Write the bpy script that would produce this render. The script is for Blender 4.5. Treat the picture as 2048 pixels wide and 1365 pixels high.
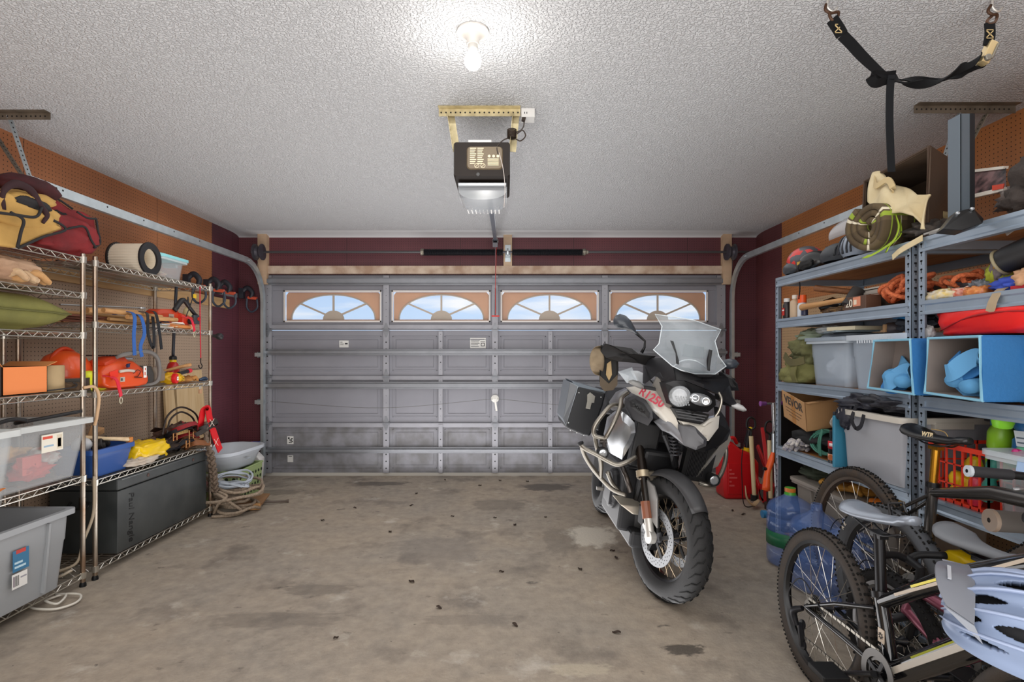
import bpy, math, random
from mathutils import Vector, Matrix, Euler, noise
PI = math.pi
S = bpy.context.scene
for o in list(bpy.data.objects): bpy.data.objects.remove(o, do_unlink=True)

# ---------------------------------------------------------------- camera
FX = 1070.0; VX, VY = 1010.0, 708.0; CZ = 1.31
cam = bpy.data.objects.new('camera', bpy.data.cameras.new('camera'))
S.collection.objects.link(cam); S.camera = cam
cam.location = (0, 0, CZ); cam.rotation_euler = (PI/2, 0, 0)
cam.data.sensor_width = 36; cam.data.lens = 36*FX/2048
cam.data.shift_x = (1024-VX)/2048; cam.data.shift_y = (VY-682.5)/2048
cam.data.clip_start = 0.02

# ---------------------------------------------------------------- sky, lights, exposure
W = bpy.data.worlds.new('sky'); S.world = W; W.use_nodes = True
nt = W.node_tree; nt.nodes.clear()
wo = nt.nodes.new('ShaderNodeOutputWorld'); bg = nt.nodes.new('ShaderNodeBackground')
tc = nt.nodes.new('ShaderNodeTexCoord'); sp = nt.nodes.new('ShaderNodeSeparateXYZ')
rp = nt.nodes.new('ShaderNodeValToRGB')
rp.color_ramp.elements[0].position = 0.0; rp.color_ramp.elements[0].color = (0.62, 0.80, 1.0, 1)
rp.color_ramp.elements[1].position = 0.35; rp.color_ramp.elements[1].color = (0.14, 0.36, 0.88, 1)
mp = nt.nodes.new('ShaderNodeMapping'); mp.inputs['Scale'].default_value = (3, 3, 22)
nz = nt.nodes.new('ShaderNodeTexNoise'); nz.inputs['Scale'].default_value = 1.6; nz.inputs['Detail'].default_value = 5
r2 = nt.nodes.new('ShaderNodeValToRGB'); r2.color_ramp.elements[0].position = .46; r2.color_ramp.elements[1].position = .68
mx = nt.nodes.new('ShaderNodeMixRGB'); mx.inputs[2].default_value = (.95, .97, 1, 1)
L = nt.links.new
L(tc.outputs['Generated'], sp.inputs[0]); L(sp.outputs['Z'], rp.inputs[0])
L(tc.outputs['Generated'], mp.inputs[0]); L(mp.outputs[0], nz.inputs['Vector']); L(nz.outputs[0], r2.inputs[0])
L(r2.outputs[0], mx.inputs[0]); L(rp.outputs[0], mx.inputs[1]); L(mx.outputs[0], bg.inputs[0])
bg.inputs[1].default_value = 1.0; L(bg.outputs[0], wo.inputs[0])
S.view_settings.view_transform = 'Standard'; S.view_settings.look = 'None'
S.view_settings.exposure = 0.0; S.view_settings.gamma = 1.0; S.view_settings.use_curve_mapping = False

def light(name, kind, loc, energy, rot=(0,0,0), size=1, size_y=None, color=(1,1,1)):
    d = bpy.data.lights.new(name, kind); o = bpy.data.objects.new(name, d); S.collection.objects.link(o)
    o.location = loc; o.rotation_euler = rot; d.energy = energy; d.color = color
    if kind == 'AREA':
        d.size = size
        if size_y: d.shape = 'RECTANGLE'; d.size_y = size_y
    elif kind == 'SUN': d.angle = size
    else: d.shadow_soft_size = size
    return o
# added fill lamps standing in for soft room light, then the bare bulb
light('light_rear_fill', 'AREA', (0, -0.72, 1.45), 92, (PI/2, 0, 0), 4.2, 2.2, (1, .99, .98))  # added fill from behind the camera; the back wall has no opening
light('light_near_fill', 'AREA', (0, 0.5, 0.5), 20, (PI, 0, 0), 3.6, 1.4, (1, 1, 1))  # added upward fill just ahead of the camera, brightens the near ceiling
light('light_floor_fill', 'AREA', (-.3, 3.9, .04), 66, (PI, 0, 0), 2.4, 3.4, (1, .99, 1))  # added upward lamp imitating floor bounce, brightens the far ceiling
light('light_overhead_fill', 'AREA', (-.1, 3.3, 2.52), 40, (0, 0, 0), 4.2, 3.6, (1, 1, 1))  # added downward fill, no fixture at this spot
light('light_bulb', 'POINT', (-.127, 2.12, 2.37), 4.5, size=.034, color=(1, .97, .93))

# ---------------------------------------------------------------- materials
def lin(c):
    if isinstance(c, str):
        c = tuple(int(c[i:i+2], 16) for i in (0, 2, 4))
    return tuple(((v/255)/12.92 if v/255 <= .04045 else ((v/255+.055)/1.055)**2.4) for v in c)
_mc = {}
def m(col, rough=.5, metal=0, var=0, vs=20, bump=0, bs=60, alpha=1, emit=0, spec=.5, col2=None, coat=0):
    """procedural principled material; var = mottling towards col2 (or darker), vs its scale; bump with scale bs"""
    key = (col, rough, metal, var, vs, bump, bs, alpha, emit, spec, col2, coat)
    if key in _mc: return _mc[key]
    M = bpy.data.materials.new('mat_%03d' % len(_mc)); M.use_nodes = True; _mc[key] = M
    n = M.node_tree; b = n.nodes['Principled BSDF']; c = lin(col)
    b.inputs['Base Color'].default_value = (*c, 1); b.inputs['Roughness'].default_value = rough
    b.inputs['Metallic'].default_value = metal; b.inputs['Specular IOR Level'].default_value = spec
    if coat: b.inputs['Coat Weight'].default_value = coat; b.inputs['Coat Roughness'].default_value = .08
    if alpha < 1: b.inputs['Alpha'].default_value = alpha
    if emit: b.inputs['Emission Color'].default_value = (*c, 1); b.inputs['Emission Strength'].default_value = emit
    if var or bump:
        t = n.nodes.new('ShaderNodeTexCoord')
    if var:
        z = n.nodes.new('ShaderNodeTexNoise'); z.inputs['Scale'].default_value = vs; z.inputs['Detail'].default_value = 5
        r = n.nodes.new('ShaderNodeValToRGB'); r.color_ramp.elements[0].position = .35; r.color_ramp.elements[1].position = .65
        r.color_ramp.elements[0].color = (*c, 1)
        c2 = lin(col2) if col2 else tuple(v*.45 for v in c)
        r.color_ramp.elements[1].color = (*[c[i]*(1-var)+c2[i]*var for i in range(3)], 1)
        n.links.new(t.outputs['Object'], z.inputs['Vector']); n.links.new(z.outputs[0], r.inputs[0])
        n.links.new(r.outputs[0], b.inputs['Base Color'])
    if bump:
        z = n.nodes.new('ShaderNodeTexNoise'); z.inputs['Scale'].default_value = bs; z.inputs['Detail'].default_value = 3
        q = n.nodes.new('ShaderNodeBump'); q.inputs['Strength'].default_value = bump; q.inputs['Distance'].default_value = .01
        n.links.new(t.outputs['Object'], z.inputs['Vector']); n.links.new(z.outputs[0], q.inputs['Height'])
        n.links.new(q.outputs[0], b.inputs['Normal'])
    return M
def wood(col, col2, axis=0, sc=14, rough=.6):
    key = ('wood', col, col2, axis, sc)
    if key in _mc: return _mc[key]
    M = bpy.data.materials.new('wood_%03d' % len(_mc)); M.use_nodes = True; _mc[key] = M
    n = M.node_tree; b = n.nodes['Principled BSDF']; b.inputs['Roughness'].default_value = rough
    t = n.nodes.new('ShaderNodeTexCoord'); p = n.nodes.new('ShaderNodeMapping')
    s = [sc*1.0]*3; s[axis] = sc*.08; p.inputs['Scale'].default_value = s
    z = n.nodes.new('ShaderNodeTexNoise'); z.inputs['Scale'].default_value = 3; z.inputs['Detail'].default_value = 6; z.inputs['Distortion'].default_value = .6
    r = n.nodes.new('ShaderNodeValToRGB'); r.color_ramp.elements[0].position = .3; r.color_ramp.elements[1].position = .7
    r.color_ramp.elements[0].color = (*lin(col), 1); r.color_ramp.elements[1].color = (*lin(col2), 1)
    n.links.new(t.outputs['Object'], p.inputs[0]); n.links.new(p.outputs[0], z.inputs['Vector'])
    n.links.new(z.outputs[0], r.inputs[0]); n.links.new(r.outputs[0], b.inputs['Base Color'])
    return M

CHROME = m('c9c6c0', .28, 1, .35, 9, col2='8a7a66')
BLACK = m('131315', .5, spec=.3); RUBBER = m('191819', .8, 0, .3, 30, .2, 200, spec=.25); STEEL = m('a9abac', .35, .9)
DARK = m('0b0b0c', .6); WHITE = m('e8e8e6', .45); GALV = m('c3ccd0', .38, .75, .3, 12, col2='8f979b')

# ---------------------------------------------------------------- geometry helpers (world coordinates in, meshes out)
V = Vector
def aty(px, py, y): return V(((px-VX)*y/FX, y, CZ-(py-VY)*y/FX))
def atx(px, py, X): y = FX*X/(px-VX); return V((X, y, CZ-(py-VY)*y/FX))
def atz(px, py, z): y = FX*(CZ-z)/(py-VY); return V(((px-VX)*y/FX, y, z))
def basis(d, up=(0, 0, 1)):
    d = V(d).normalized(); u = V(up)
    if abs(d.dot(u)) > .98: u = V((0, 1, 0)) if abs(d.y) < .9 else V((1, 0, 0))
    a = d.cross(u).normalized(); return a, a.cross(d).normalized(), d
def rotm(r, c=(0, 0, 0), s=1): return Matrix.Translation(V(c)) @ Euler([math.radians(a) for a in r]).to_matrix().to_4x4() @ Matrix.Scale(s, 4)
def smoothpath(pts, n=6, closed=False):
    P = [V(p) for p in pts]; N = len(P); out = []
    if N < 3: return P
    rng = range(N) if closed else range(N-1)
    for i in rng:
        a = P[(i-1) % N] if closed or i > 0 else P[0]*2-P[1]
        b = P[i]; c = P[(i+1) % N]
        d = P[(i+2) % N] if closed or i+2 < N else P[-1]*2-P[-2]
        for k in range(n):
            t = k/n; out.append(.5*((2*b)+(c-a)*t+(2*a-5*b+4*c-d)*t*t+(3*b-a-3*c+d)*t**3))
    if not closed: out.append(P[-1])
    return out
class MB:
    def __init__(s): s.v = []; s.f = []; s.mi = []; s.mats = []; s.cur = 0; s.T = None
    def mat(s, M):
        if M not in s.mats: s.mats.append(M)
        s.cur = s.mats.index(M); return s
    def add(s, vs, fs):
        b = len(s.v)
        s.v += [tuple(s.T @ V(p)) if s.T else tuple(p) for p in vs]
        s.f += [tuple(b+i for i in f) for f in fs]; s.mi += [s.cur]*len(fs); return s
    def box(s, c, d, rot=(0, 0, 0), tp=1.0):
        R = Euler([math.radians(a) for a in rot]).to_matrix(); c = V(c); vs = []
        for z in (-.5, .5):
            k = tp if z > 0 else 1
            for x, y in ((-.5, -.5), (.5, -.5), (.5, .5), (-.5, .5)): vs.append(c+R@V((x*d[0]*k, y*d[1]*k, z*d[2])))
        return s.add(vs, [(3, 2, 1, 0), (4, 5, 6, 7), (0, 1, 5, 4), (1, 2, 6, 5), (2, 3, 7, 6), (3, 0, 4, 7)])
    def bb(s, a, b): return s.box([(a[i]+b[i])/2 for i in range(3)], [abs(b[i]-a[i]) for i in range(3)])
    def bar(s, a, b, w, h, up=(0, 0, 1)):
        A, U, D = basis(V(b)-V(a), up); vs = []
        for p in (V(a), V(b)):
            for i, j in ((-1, -1), (1, -1), (1, 1), (-1, 1)): vs.append(p+A*i*w/2+U*j*h/2)
        return s.add(vs, [(0, 1, 2, 3), (7, 6, 5, 4), (0, 4, 5, 1), (1, 5, 6, 2), (2, 6, 7, 3), (3, 7, 4, 0)])
    def tube(s, pts, r, n=8, closed=False, cap=True, sm=0, flat=1, up=None):
        P = smoothpath(pts, sm, closed) if sm else [V(p) for p in pts]; N = len(P)
        rr = r if isinstance(r, (list, tuple)) else None
        vs = []; fs = []; prev = V(up) if up else None
        for i, p in enumerate(P):
            a = P[(i-1) % N] if closed or i else P[0]; b = P[(i+1) % N] if closed or i < N-1 else P[-1]
            d = (b-a)
            if d.length < 1e-9: d = V((0, 0, 1))
            d.normalize()
            if prev is None: prev = basis(d)[1]
            u = prev-d*prev.dot(d)
            if u.length < 1e-5: u = basis(d)[1]
            u.normalize()
            if not up: prev = u
            w = d.cross(u)
            if rr:
                t = i/(N-1)*(len(rr)-1); k = min(int(t), len(rr)-2); q = rr[k]+(rr[k+1]-rr[k])*(t-k)
            else: q = r
            for j in range(n):
                th = 2*PI*j/n; vs.append(p+(u*math.cos(th)*flat+w*math.sin(th))*q)
        for i in range(N if closed else N-1):
            for j in range(n):
                a = i*n+j; b = i*n+(j+1) % n; c = ((i+1) % N)*n+(j+1) % n; d = ((i+1) % N)*n+j
                fs.append((a, b, c, d))
        if cap and not closed: fs += [tuple(range(n-1, -1, -1)), tuple((N-1)*n+j for j in range(n))]
        return s.add(vs, fs)
    def cyl(s, a, b, r, n=16, r2=None): return s.tube([a, b], [r, r if r2 is None else r2], n)
    def ribbon(s, pts, w, t=.003, sm=6, up=(0, 0, 1)):
        """flat strap: width along 'up' cross direction"""
        P = smoothpath(pts, sm) if sm else [V(p) for p in pts]; vs = []; fs = []; N = len(P)
        for i, p in enumerate(P):
            d = (P[min(i+1, N-1)]-P[max(i-1, 0)]).normalized(); u = V(up(i/(N-1)) if callable(up) else up)
            a = (u-d*u.dot(d)); a = a.normalized() if a.length > 1e-4 else basis(d)[0]; nn = d.cross(a)
            for i2, j in ((-1, -1), (1, -1), (1, 1), (-1, 1)): vs.append(p+a*i2*w/2+nn*j*t/2)
        for i in range(N-1):
            for j in range(4): fs.append((i*4+j, i*4+(j+1) % 4, i*4+4+(j+1) % 4, i*4+4+j))
        fs += [(3, 2, 1, 0), tuple((N-1)*4+j for j in range(4))]
        return s.add(vs, fs)
    def lathe(s, prof, c=(0, 0, 0), n=24, ax=(0, 0, 1), arc=1.0):
        A, U, D = basis(ax); c = V(c); vs = []; fs = []; k = len(prof); N = n if arc >= 1 else n+1
        for i in range(N):
            th = 2*PI*arc*i/n
            for r, z in prof: vs.append(c+(A*math.cos(th)+U*math.sin(th))*r+D*z)
        for i in range(n):
            for j in range(k-1):
                a = i*k+j; b = ((i+1) % N)*k+j; fs.append((a, b, b+1, a+1))
        return s.add(vs, fs)
    def prism(s, o, dv):
        """extrude 3d outline o along dv"""
        o = [V(p) for p in o]; n = len(o); dv = V(dv)
        return s.add(o+[p+dv for p in o], [tuple(range(n-1, -1, -1)), tuple(range(n, 2*n))]+[(i, (i+1) % n, n+(i+1) % n, n+i) for i in range(n)])
    def loft(s, rings, cap=True, closed=False):
        n = len(rings[0]); vs = [V(p) for r in rings for p in r]; fs = []; N = len(rings)
        for i in range(N if closed else N-1):
            for j in range(n): fs.append((i*n+j, i*n+(j+1) % n, ((i+1) % N)*n+(j+1) % n, ((i+1) % N)*n+j))
        if cap and not closed: fs += [tuple(range(n-1, -1, -1)), tuple((N-1)*n+j for j in range(n))]
        return s.add(vs, fs)
    def blob(s, c, r, seed=0, amp=.15, fr=3, nu=28, nv=16, p=1.0, rot=(0, 0, 0), flat=None, fold=0, fd=(1, 0, 0)):
        R = Euler([math.radians(a) for a in rot]).to_matrix(); c = V(c); vs = []; fs = []; off = V((seed*7.3, seed*3.1, seed*1.7))
        sg = lambda x, e: math.copysign(abs(x)**e, x)
        for i in range(nv+1):
            ph = PI*i/nv-PI/2
            for j in range(nu):
                th = 2*PI*j/nu
                d = V((sg(math.cos(ph), p)*sg(math.cos(th), p), sg(math.cos(ph), p)*sg(math.sin(th), p), sg(math.sin(ph), p)))
                k = 1+amp*noise.noise(d*fr+off)+amp*.5*noise.noise(d*fr*2.3+off)
                if fold: k += fold*math.sin(d.dot(V(fd))*14+3*noise.noise(d*1.5+off))
                q = R@V((d.x*r[0]*k, d.y*r[1]*k, d.z*r[2]*k))
                if flat is not None and q.z < -flat: q.z = -flat
                vs.append(c+q)
        for i in range(nv):
            for j in range(nu): fs.append((i*nu+j, i*nu+(j+1) % nu, (i+1)*nu+(j+1) % nu, (i+1)*nu+j))
        return s.add(vs, fs)
    def sheet(s, fn, nu, nv, t=.003):
        """parametric sheet with thickness"""
        P = [[V(fn(i/nu, j/nv)) for j in range(nv+1)] for i in range(nu+1)]; vs = []; vb = []; K = nv+1
        for i in range(nu+1):
            for j in range(nv+1):
                a = P[min(i+1, nu)][j]-P[max(i-1, 0)][j]; b = P[i][min(j+1, nv)]-P[i][max(j-1, 0)]
                q = a.cross(b); q = q.normalized() if q.length > 1e-12 else V((0, 0, 1))
                vs.append(P[i][j]+q*t/2); vb.append(P[i][j]-q*t/2)
        n = len(vs); fs = []
        for i in range(nu):
            for j in range(nv):
                a = i*K+j; fs.append((a, a+K, a+K+1, a+1)); fs.append((n+a+1, n+a+K+1, n+a+K, n+a))
        for i in range(nu):
            a = i*K; fs.append((a, n+a, n+a+K, a+K)); a += nv; fs.append((a+K, n+a+K, n+a, a))
        for j in range(nv):
            a = j; fs.append((a+1, n+a+1, n+a, a)); a = nu*K+j; fs.append((a, n+a, n+a+1, a+1))
        return s.add(vs+vb, fs)
    def build(s, name, M=None, parent=None, smooth=False, bevel=0, sub=0, origin=None, solid=0):
        me = bpy.data.meshes.new(name); o = bpy.data.objects.new(name, me)
        pl = wloc(parent) if parent is not None else V((0, 0, 0))
        if parent is None:
            if origin is None:
                xs = [min(p[i] for p in s.v) for i in range(3)]; xe = [max(p[i] for p in s.v) for i in range(3)]
                origin = ((xs[0]+xe[0])/2, (xs[1]+xe[1])/2, xs[2])
            pl = V(origin); o.location = pl
        me.from_pydata([(p[0]-pl.x, p[1]-pl.y, p[2]-pl.z) for p in s.v], [], s.f)
        if M is not None and not s.mats: s.mats = [M]
        for q in s.mats: me.materials.append(q)
        for i, p in enumerate(me.polygons): p.material_index = s.mi[i] if s.mi[i] < max(1, len(s.mats)) else 0
        if smooth:
            me.shade_smooth()
            if smooth is not True: me.set_sharp_from_angle(angle=math.radians(smooth))
        me.update(); S.collection.objects.link(o)
        if parent is not None: o.parent = parent
        if bevel:
            b = o.modifiers.new('bevel', 'BEVEL'); b.width = bevel; b.segments = 2; b.limit_method = 'ANGLE'; b.angle_limit = .6
        if sub:
            b = o.modifiers.new('sub', 'SUBSURF'); b.levels = sub; b.render_levels = sub
        return o
def wloc(o):
    p = V(o.location)
    while o.parent: o = o.parent; p = p+V(o.location)
    return p
def tag(o, label=None, cat=None, group=None, kind=None):
    if label: o['label'] = label
    if cat: o['category'] = cat
    if group: o['group'] = group
    if kind: o['kind'] = kind
    return o
def thing(name, label, cat, loc, group=None, kind=None):
    o = bpy.data.objects.new(name, None); S.collection.objects.link(o); o.location = loc; o.empty_display_size = .1
    return tag(o, label, cat, group, kind)
def text(name, body, size, M4, mat, parent=None, ext=.0006, align='CENTER', shear=0, bold=0):
    cu = bpy.data.curves.new(name, 'FONT'); cu.body = body; cu.size = size; cu.extrude = ext; cu.align_x = align; cu.align_y = 'CENTER'; cu.shear = shear; cu.offset = bold
    t = bpy.data.objects.new('tmp', cu); S.collection.objects.link(t)
    me = bpy.data.meshes.new_from_object(t.evaluated_get(bpy.context.evaluated_depsgraph_get()))
    bpy.data.objects.remove(t); me.name = name; me.transform(M4)
    pl = wloc(parent) if parent is not None else V((0, 0, 0))
    me.transform(Matrix.Translation(-pl)); me.materials.clear(); me.materials.append(mat)
    o = bpy.data.objects.new(name, me); S.collection.objects.link(o)
    if parent is not None: o.parent = parent
    return o
def frame(c, xdir, ydir):
    """matrix putting text x along xdir, y along ydir at c"""
    x = V(xdir).normalized(); z = x.cross(V(ydir)).normalized(); y = z.cross(x)
    M = Matrix((x, y, z)).transposed().to_4x4(); M.translation = V(c); return M
def struct(name, mb, M=None, **k): return tag(mb.build(name, M, **k), kind='structure')
# ================================================================ the room
CEIL = 2.59; XL, XR, YD, YB = -2.86, 2.70, 5.75, -.85
def pegmat(name, c1, c2, axis, seam=1.22, holes=True, off=0.0, low=None, zlow=1.8):
    M = bpy.data.materials.new(name); M.use_nodes = True; n = M.node_tree; b = n.nodes['Principled BSDF']; b.inputs['Roughness'].default_value = .55
    g = n.nodes.new('ShaderNodeNewGeometry'); s = n.nodes.new('ShaderNodeSeparateXYZ'); n.links.new(g.outputs['Position'], s.inputs[0])
    def mth(op, a, b_=None, c_=None):
        q = n.nodes.new('ShaderNodeMath'); q.operation = op
        for i, v in enumerate((a, b_, c_)):
            if v is None: continue
            if isinstance(v, (int, float)): q.inputs[i].default_value = v
            else: n.links.new(v, q.inputs[i])
        return q.outputs[0]
    h = s.outputs[axis]; z = s.outputs[2]
    fx = mth('SUBTRACT', mth('FRACT', mth('DIVIDE', mth('ADD', h, 20+off), .0254)), .5); fz = mth('SUBTRACT', mth('FRACT', mth('DIVIDE', mth('ADD', z, 20), .0254)), .5)
    d = mth('SQRT', mth('ADD', mth('MULTIPLY', fx, fx), mth('MULTIPLY', fz, fz)))
    hole = mth('LESS_THAN', d, .125)
    if not holes: hole = mth('MULTIPLY', hole, 0)
    sx = mth('ABSOLUTE', mth('SUBTRACT', mth('FRACT', mth('DIVIDE', mth('ADD', h, 20+off), seam)), .5))
    sm = mth('GREATER_THAN', sx, .4985)
    zn = n.nodes.new('ShaderNodeTexNoise'); zn.inputs['Scale'].default_value = 1.7; zn.inputs['Detail'].default_value = 6
    n.links.new(g.outputs['Position'], zn.inputs['Vector'])
    r = n.nodes.new('ShaderNodeValToRGB'); r.color_ramp.elements[0].position = .3; r.color_ramp.elements[1].position = .7
    r.color_ramp.elements[0].color = (*lin(c1), 1); r.color_ramp.elements[1].color = (*lin(c2), 1); n.links.new(zn.outputs[0], r.inputs[0])
    base = r.outputs[0]
    if low:                                  # lower part tinted paler, putting the mixed light there into the board colour
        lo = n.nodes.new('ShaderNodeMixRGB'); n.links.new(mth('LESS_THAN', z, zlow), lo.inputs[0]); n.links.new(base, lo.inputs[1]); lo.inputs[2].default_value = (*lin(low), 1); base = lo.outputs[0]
    mixn = n.nodes.new('ShaderNodeMixRGB'); n.links.new(mth('MAXIMUM', hole, sm), mixn.inputs[0]); n.links.new(base, mixn.inputs[1]); mixn.inputs[2].default_value = (.008, .005, .004, 1)
    n.links.new(mixn.outputs[0], b.inputs['Base Color']); return M
def floor_mat():
    M = bpy.data.materials.new('concrete'); M.use_nodes = True; n = M.node_tree; b = n.nodes['Principled BSDF']
    g = n.nodes.new('ShaderNodeNewGeometry')
    def nz(scale, det=8, lo=.35, hi=.65, ca=(0, 0, 0), cb=(1, 1, 1), dist=0, mp=None):
        z = n.nodes.new('ShaderNodeTexNoise'); z.inputs['Scale'].default_value = scale; z.inputs['Detail'].default_value = det; z.inputs['Distortion'].default_value = dist; z.inputs['Roughness'].default_value = .62
        if mp:
            q = n.nodes.new('ShaderNodeMapping'); q.inputs['Scale'].default_value = mp[0]; q.inputs['Location'].default_value = mp[1]; n.links.new(g.outputs['Position'], q.inputs[0]); n.links.new(q.outputs[0], z.inputs['Vector'])
        else: n.links.new(g.outputs['Position'], z.inputs['Vector'])
        r = n.nodes.new('ShaderNodeValToRGB'); r.color_ramp.elements[0].position = lo; r.color_ramp.elements[1].position = hi
        r.color_ramp.elements[0].color = (*ca, 1); r.color_ramp.elements[1].color = (*cb, 1); n.links.new(z.outputs[0], r.inputs[0]); return r.outputs[0]
    def mix(f, a, c, mode='MIX'):
        q = n.nodes.new('ShaderNodeMixRGB'); q.blend_type = mode
        for i, v in enumerate((f, a, c)):
            if isinstance(v, (int, float)): q.inputs[i].default_value = v
            elif isinstance(v, tuple): q.inputs[i].default_value = (*v, 1)
            else: n.links.new(v, q.inputs[i])
        return q.outputs[0]
    c = nz(1.1, 9, .36, .62, lin('ac9c88'), lin('928a80'), .3)
    c = mix(.5, c, nz(14, 8, .3, .7, lin('b5a897'), lin('80776c')), 'MIX')
    c = mix(nz(2.4, 8, .54, .68, cb=(.75, .75, .75)), c, lin('6d655d'))
    c = mix(nz(6.5, 5, .64, .72, cb=(.8, .8, .8), mp=((1, 1.6, 1), (3, 1, 0))), c, lin('554e48'))
    c = mix(nz(26, 3, .70, .74, cb=(.75, .75, .75)), c, lin('4d4741'))
    c = mix(nz(3.1, 8, .60, .70, cb=(.55, .55, .55), mp=((1, 1, 1), (9, 4, 0))), c, lin('cfc7bb'))
    def spot(x, y, rx, ry, col, k, soft=.35):      # stains with a shape of their own
        q = n.nodes.new('ShaderNodeMapping'); q.inputs['Location'].default_value = (-x/rx, -y/ry, 0); q.inputs['Scale'].default_value = (1/rx, 1/ry, 0)
        n.links.new(g.outputs['Position'], q.inputs[0])
        zz = n.nodes.new('ShaderNodeTexNoise'); zz.inputs['Scale'].default_value = 1.7; zz.inputs['Detail'].default_value = 9; zz.inputs['Roughness'].default_value = .68; n.links.new(q.outputs[0], zz.inputs['Vector'])
        av = n.nodes.new('ShaderNodeVectorMath'); av.operation = 'SCALE'; av.inputs['Scale'].default_value = 2.4
        sb = n.nodes.new('ShaderNodeVectorMath'); sb.operation = 'SUBTRACT'; sb.inputs[1].default_value = (.5, .5, .5)
        n.links.new(zz.outputs['Color'], sb.inputs[0]); n.links.new(sb.outputs[0], av.inputs[0])
        ad = n.nodes.new('ShaderNodeVectorMath'); n.links.new(q.outputs[0], ad.inputs[0]); n.links.new(av.outputs[0], ad.inputs[1])
        fl = n.nodes.new('ShaderNodeVectorMath'); fl.operation = 'MULTIPLY'; fl.inputs[1].default_value = (1, 1, 0); n.links.new(ad.outputs[0], fl.inputs[0])
        ln = n.nodes.new('ShaderNodeVectorMath'); ln.operation = 'LENGTH'; n.links.new(fl.outputs[0], ln.inputs[0])
        r = n.nodes.new('ShaderNodeValToRGB'); r.color_ramp.elements[0].position = 1-soft; r.color_ramp.elements[1].position = 1
        r.color_ramp.elements[0].color = (k, k, k, 1); r.color_ramp.elements[1].color = (0, 0, 0, 1); n.links.new(ln.outputs['Value'], r.inputs[0])
        nonlocal c; c = mix(r.outputs[0], c, col)
    for px, py, rx, ry, col, k in ((1185, 1072, .22, .24, 'd6cebf', .85), (1095, 975, .3, .16, '4d4844', .75), (760, 968, .34, .1, '4a4540', .7), (1370, 1300, .11, .05, '3a342f', .8),
                                   (1000, 1010, .3, .2, '6b645c', .5), (880, 1100, .35, .3, '77706a', .4), (640, 1180, .25, .08, '5a534c', .45), (1230, 1000, .25, .2, '5a544e', .6), (1120, 1080, .15, .3, '69625b', .4),
                                   (560, 985, .25, .12, '57514b', .5), (1160, 1340, .16, .05, 'c9bda6', .45), (560, 1240, .4, .09, '625b54', .4), (940, 1240, .3, .06, '6b635b', .35)):
        p = atz(px, py, 0); spot(p.x, p.y, rx, ry, lin(col), k)
    n.links.new(c, b.inputs['Base Color']); b.inputs['Roughness'].default_value = .72
    q = n.nodes.new('ShaderNodeBump'); q.inputs['Strength'].default_value = .35; q.inputs['Distance'].default_value = .004
    n.links.new(nz(60, 6), q.inputs['Height']); n.links.new(q.outputs[0], b.inputs['Normal']); return M
def ceil_mat():
    M = bpy.data.materials.new('stipple_plaster'); M.use_nodes = True; n = M.node_tree; b = n.nodes['Principled BSDF']; b.inputs['Roughness'].default_value = .9
    b.inputs['Base Color'].default_value = (*lin('cfd0d2'), 1)
    g = n.nodes.new('ShaderNodeNewGeometry'); v = n.nodes.new('ShaderNodeTexNoise'); v.inputs['Scale'].default_value = 88; v.inputs['Detail'].default_value = 2; v.inputs['Distortion'].default_value = .15
    r = n.nodes.new('ShaderNodeValToRGB'); r.color_ramp.elements[0].position = .42; r.color_ramp.elements[1].position = .6
    q = n.nodes.new('ShaderNodeBump'); q.inputs['Strength'].default_value = 1.0; q.inputs['Distance'].default_value = .007
    n.links.new(g.outputs['Position'], v.inputs['Vector']); n.links.new(v.outputs[0], r.inputs[0]); n.links.new(r.outputs[0], q.inputs['Height']); n.links.new(q.outputs[0], b.inputs['Normal'])
    return M
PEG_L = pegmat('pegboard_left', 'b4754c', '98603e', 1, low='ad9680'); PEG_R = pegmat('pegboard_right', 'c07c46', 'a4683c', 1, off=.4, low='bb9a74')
PEG_F = pegmat('pegboard_front', '66343a', '542a32', 0)
MAROON = m('50282a', .5, 0, .4, 3, col2='3c1c20')
struct('floor', MB().bb((XL-.3, YB-.2, -.1), (XR+.3, YD+.35, 0)), floor_mat())
struct('ceiling', MB().bb((XL-.3, YB-.2, CEIL), (XR+.3, YD+.35, CEIL+.12)), ceil_mat())
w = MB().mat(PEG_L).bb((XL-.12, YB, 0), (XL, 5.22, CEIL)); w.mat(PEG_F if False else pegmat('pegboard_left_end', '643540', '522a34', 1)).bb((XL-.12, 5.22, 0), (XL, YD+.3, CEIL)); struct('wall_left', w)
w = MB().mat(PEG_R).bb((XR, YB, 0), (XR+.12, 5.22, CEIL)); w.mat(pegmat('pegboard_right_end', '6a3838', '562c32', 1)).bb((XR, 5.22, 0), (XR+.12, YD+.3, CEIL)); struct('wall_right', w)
struct('wall_back', MB().bb((XL-.12, YB-.12, 0), (XR+.12, YB, CEIL)), m('cfcac2', .8))
DL, DR, DT = -2.60, 2.375, 2.16
w = MB().mat(PEG_F); w.bb((XL, YD, 0), (DL, YD+.12, CEIL)); w.bb((DR, YD, 0), (XR, YD+.12, CEIL)); w.bb((DL, YD, DT), (DR, YD+.12, CEIL)); struct('wall_front', w)
PW = m('cbb8a4', .7, 0, .7, 7, .2, 30, col2='8f6a50')
struct('trim_1', MB().bb((DL+.02, YD-.035, 2.165), (DR-.02, YD-.001, 2.25)), PW)          # header board above the door
struct('trim_2', MB().bb((-2.628, YD-.07, 2.05), (-2.533, YD-.001, 2.585)), m('c9ab8d', .7, 0, .4, 8))
struct('trim_3', MB().bb((2.318, YD-.07, 2.05), (2.408, YD-.001, 2.585)), m('c9ab8d', .7, 0, .4, 8))
struct('trim_4', MB().bb((-.016, YD-.05, 2.25), (.075, YD-.001, 2.585)), m('cdb295', .7, 0, .4, 8))
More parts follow.
